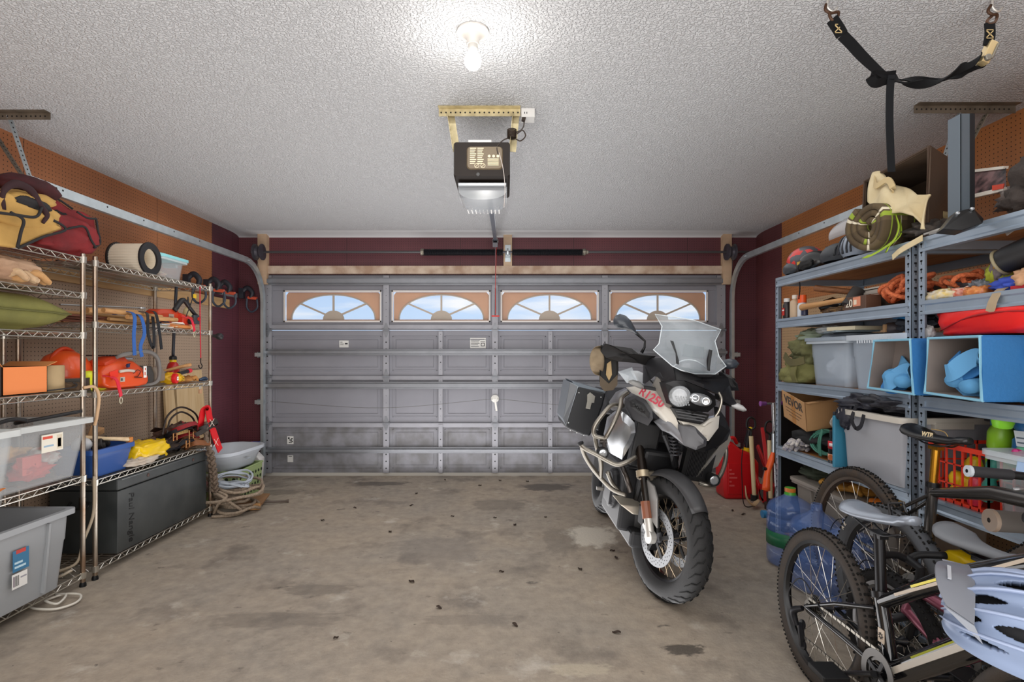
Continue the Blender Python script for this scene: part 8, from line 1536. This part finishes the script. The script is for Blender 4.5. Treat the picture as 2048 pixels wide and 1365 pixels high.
for k in range(8): th = k*PI/4; q.bar(c0+V((-.002, .004*math.cos(th), .004*math.sin(th))), c0+V((-.002, .011*math.cos(th), .011*math.sin(th))), .003, .002, (1, 0, 0))
q.box(c0+V((-.001, 0, -.032)), (.002, .026, .003)); q.mat(m('cbb9a4', .4)); q.box(c0+V((0, 0, -.034)), (.002, .028, .004)); q.build('head_badge', None, tA)
# B, farthest: gunmetal frame, black saddle with gold lettering
tB, LB, KB = bicycle('tall gunmetal bicycle with a black saddle and brown knobbly tyres by the rack', (1.755, 2.70, 0), .0, .055, .365, .028, 1.08, .44, (.46, .965), (1.02, .905), .30, m('5f5c5a', .25, .8), tubes=(.020, .028), barw=.36, seatlen=.30, rimM=m('4a3c30', .4, .5), seatM=m('1f1e1e', .35), seatpostM=m('c08a2c', .25, .9), bartwist=-.06, tyreM=TY)
text('saddle_marking', 'WTB', .026, frame(KB['S']+V((-.064, -.03, .012)), (0, -1, 0), (.25, 0, 1)), m('d8c49c', .4), tB, bold=.001)
MB().tube([LB(.36, .985, -.055), LB(.41, .982, -.068), LB(.44, .965, -.062), LB(.45, .95, -.05)], .002, 5, sm=4).build('saddle_trim', m('c9a86a', .4), tB)
# C, middle: dark frame, dusty grey saddle, grey-walled tyre
tC, LC_, KC = bicycle('grey-tyred mountain bicycle with a dusty grey saddle between the other bicycles', (1.60, 2.24, 0), .0, .02, .335, .030, 1.0, .42, (.43, .660), (.93, .87), .28, m('4c4c50', .3, .6), tubes=(.018, .022), barw=.42, gripM=m('3c3733', .85), gr=.027, brk=True, seatlen=.31, rimM=m('3a3a3c', .35, .5), seatM=m('74777c', .55), knob=.017, bartwist=-.1, tyreM=m('4a4d52', .7, 0, .4, 10, col2='33302e'))
# D: low purple-pink frame facing the other way
tD, LD, KD = bicycle('small purple-pink bicycle half hidden between the black and grey ones', (1.43, 1.05, 0), .0, .0, .25, .024, .92, .37, (.20, .54), (.80, .58), .24, m('8a4a5c', .3, .4), tubes=(.015, .017), barw=.12, grips=False, fwd=-1, knob=.014, rimM=m('8a8a8c', .3, .6), crank=False)
q = MB()                                       # raised lettering on the sidewall of the grey tyre
for i, ch in enumerate('   AK SPORT'):
    if ch == ' ': continue
    a = math.radians(18+5.0*i+(4 if i > 5 else 0)); rad = V((0, math.cos(a), math.sin(a))); tg = V((0, -math.sin(a), math.cos(a)))
    o = text('tmp', ch, .024 if i < 5 else .020, frame(LC_(0, .335)+rad*.303+V((-.0315, 0, 0)), tg, rad), m('e8dcc8', .5)); q.add([v.co for v in o.data.vertices], [tuple(p.vertices) for p in o.data.polygons]); bpy.data.objects.remove(o)
q.build('tyre_lettering', m('e8dcc8', .5), tC)
# helmet hanging over the nearest handlebar
t = thing('bike_helmet', 'pale blue-grey mountain bike helmet with visor in the lower right corner', 'helmet', (1.06, 1.01, .68)); HM = m('74839f', .42, .2); HC = V((1.015, 1.005, .765)); HD = m('101115', .8)
HF = V((-.80, .56, .16)).normalized(); HS = HF.cross(V((-.15, -.32, 1))).normalized(); HU = HS.cross(HF).normalized()
if HU.z < 0: HS = -HS; HU = -HU
def hpt(l, s, k=1.0):
    """l runs rear (0) to front (1), s is the lateral angle"""
    a = PI*l; x = -math.cos(a); rr_ = math.sin(a)**.62; drop = .30*(1-rr_)
    return HC+HF*(.152*k*x)+HS*(.108*k*rr_*math.sin(s))+HU*(.118*k*(rr_*math.cos(s)-drop*.35))
VT = [(.30, .0, .10, .13), (.60, .0, .11, .13), (.86, .0, .05, .12), (.26, .46, .10, .11), (.52, .47, .10, .12), (.77, .45, .10, .11), (.34, .92, .10, .10), (.60, .93, .11, .11), (.82, .90, .07, .10), (.45, 1.33, .13, .075), (.74, 1.30, .10, .07)]
def vent(l, s): return any(abs((l-a-.10*(abs(s)-b))/c)**1.5+abs((abs(s)-b)/d)**1.5 < 1 for a, b, c, d in VT)
q = MB(); NL, NS = 150, 190; vs = []; fs = []; smax = 1.62
for i in range(NL+1):
    for j in range(NS+1):
        l = .03+.94*i/NL; s = -smax+2*smax*j/NS; rk = 1+.030*math.cos(s*2*PI/.465)**1*(-1)*math.sin(PI*l)+.012*math.sin(PI*l*3); vs.append(hpt(l, s, rk))
for i in range(NL):
    for j in range(NS):
        l = .03+.94*(i+.5)/NL; s = -smax+2*smax*(j+.5)/NS
        if not vent(l, s): a = i*(NS+1)+j; fs.append((a, a+1, a+NS+2, a+NS+1))
q.add(vs, fs); sh = q.build('shell', HM, t, smooth=True); so = sh.modifiers.new('solid', 'SOLIDIFY'); so.thickness = .016; so.offset = -1
q = MB(); q.sheet(lambda a, b: hpt(.05+.9*a, -1.5+3.0*b, .80), 30, 30, .006); q.build('inner_liner', HD, t, smooth=True)
for sg in (-1, 1):
    for s0 in (.235, .70, 1.15):
        MB().tube([hpt(.06+.1*k, sg*(s0+.02*math.sin(k)), 1.035) for k in range(10)], [.004, .008, .008, .006, .003], 6, sm=2, flat=.5).build('shell_ridge', m('93a0bc', .38, .2), t, smooth=True)
e0 = HC+HF*.118+HU*.070; q = MB(); q.sheet(lambda u, v: e0+HF*(.062*v)*(1-.35*(2*u-1)**2)+HS*(.088*(2*u-1)*(1-.22*v))+HU*(.026*(1-abs(2*u-1)**1.5)-.012+.006*v), 16, 6, .005); vz = q.build('visor', m('74777f', .4, .25), t, smooth=40)
for sg in (-1, 1): MB().prism([e0+HS*sg*.086+HU*-.012, e0+HF*.045+HS*sg*.07-HU*.004, e0+HS*sg*.082-HU*.05-HF*.02], HS*sg*.004).build('visor_wing', m('8d929c', .4, .25), vz)
MB().bar(e0+HF*.04+HU*.022-HS*.02, e0+HF*.04+HU*.022+HS*.02, .006, .003, HU).build('badge', m('d0d4dc', .3, .8), vz)
MB().ribbon([hpt(.5, 1.5, .9), HC+HS*.06-HU*.08, HC-HU*.12, HC-HS*.06-HU*.08, hpt(.5, -1.5, .9)], .018, .002, 6, HF).build('chin_strap', BLACK, t, smooth=60)
# dry leaves and crumbs lying on the concrete
rnd = random.Random(8); LV = [(833, 893+95), (1055, 956+8), (905, 1034), (710, 1017), (823, 1012), (645, 1042), (1030, 1051), (990, 1037), (1003, 1145), (823, 1165), (1091, 1036), (1232, 1117), (1225, 1103), (780, 1065), (1160, 1140), (1233, 1267), (1030, 1252), (672, 1278), (878, 1217), (1465, 1022), (1487, 1030), (890, 961), (1000, 962), (960, 972)]
ORD = 'first second third fourth fifth sixth seventh eighth ninth tenth eleventh twelfth'.split(); far = sorted([i for i in range(len(LV)) if LV[i][1] < 1048]); fs_ = sorted([i for i in range(len(LV)) if LV[i][1] < 1048], key=lambda i: LV[i][0]); ns_ = sorted([i for i in range(len(LV)) if LV[i][1] >= 1048], key=lambda i: LV[i][0])
LN = {i: '%s from left of those near the door' % (ORD+['thirteenth', 'fourteenth', 'fifteenth', 'sixteenth'])[k] for k, i in enumerate(fs_)}; LN.update({i: '%s from left of the nearer ones' % ORD[k] for k, i in enumerate(ns_)})
for i, (px, py) in enumerate(LV):
    c = atz(px, py, .002); a = rnd.random()*6; k = .012+.012*rnd.random(); ca, sa = math.cos(a)*k, math.sin(a)*k
    q = MB().sheet(lambda u, v: c+V((ca*(2*u-1)-sa*.5*(2*v-1)*math.sin(PI*min(.95, u+.05)), sa*(2*u-1)+ca*.5*(2*v-1)*math.sin(PI*min(.95, u+.05)), .002+.006*(2*v-1)**2+.003*math.sin(u*6))), 6, 4, .001)
    tag(q.build('dry_leaf', m('3f3128', .8, 0, .4, 200)), 'dry brown leaf on the concrete, %s' % LN[i], 'leaf', 'dry leaves on the concrete floor')
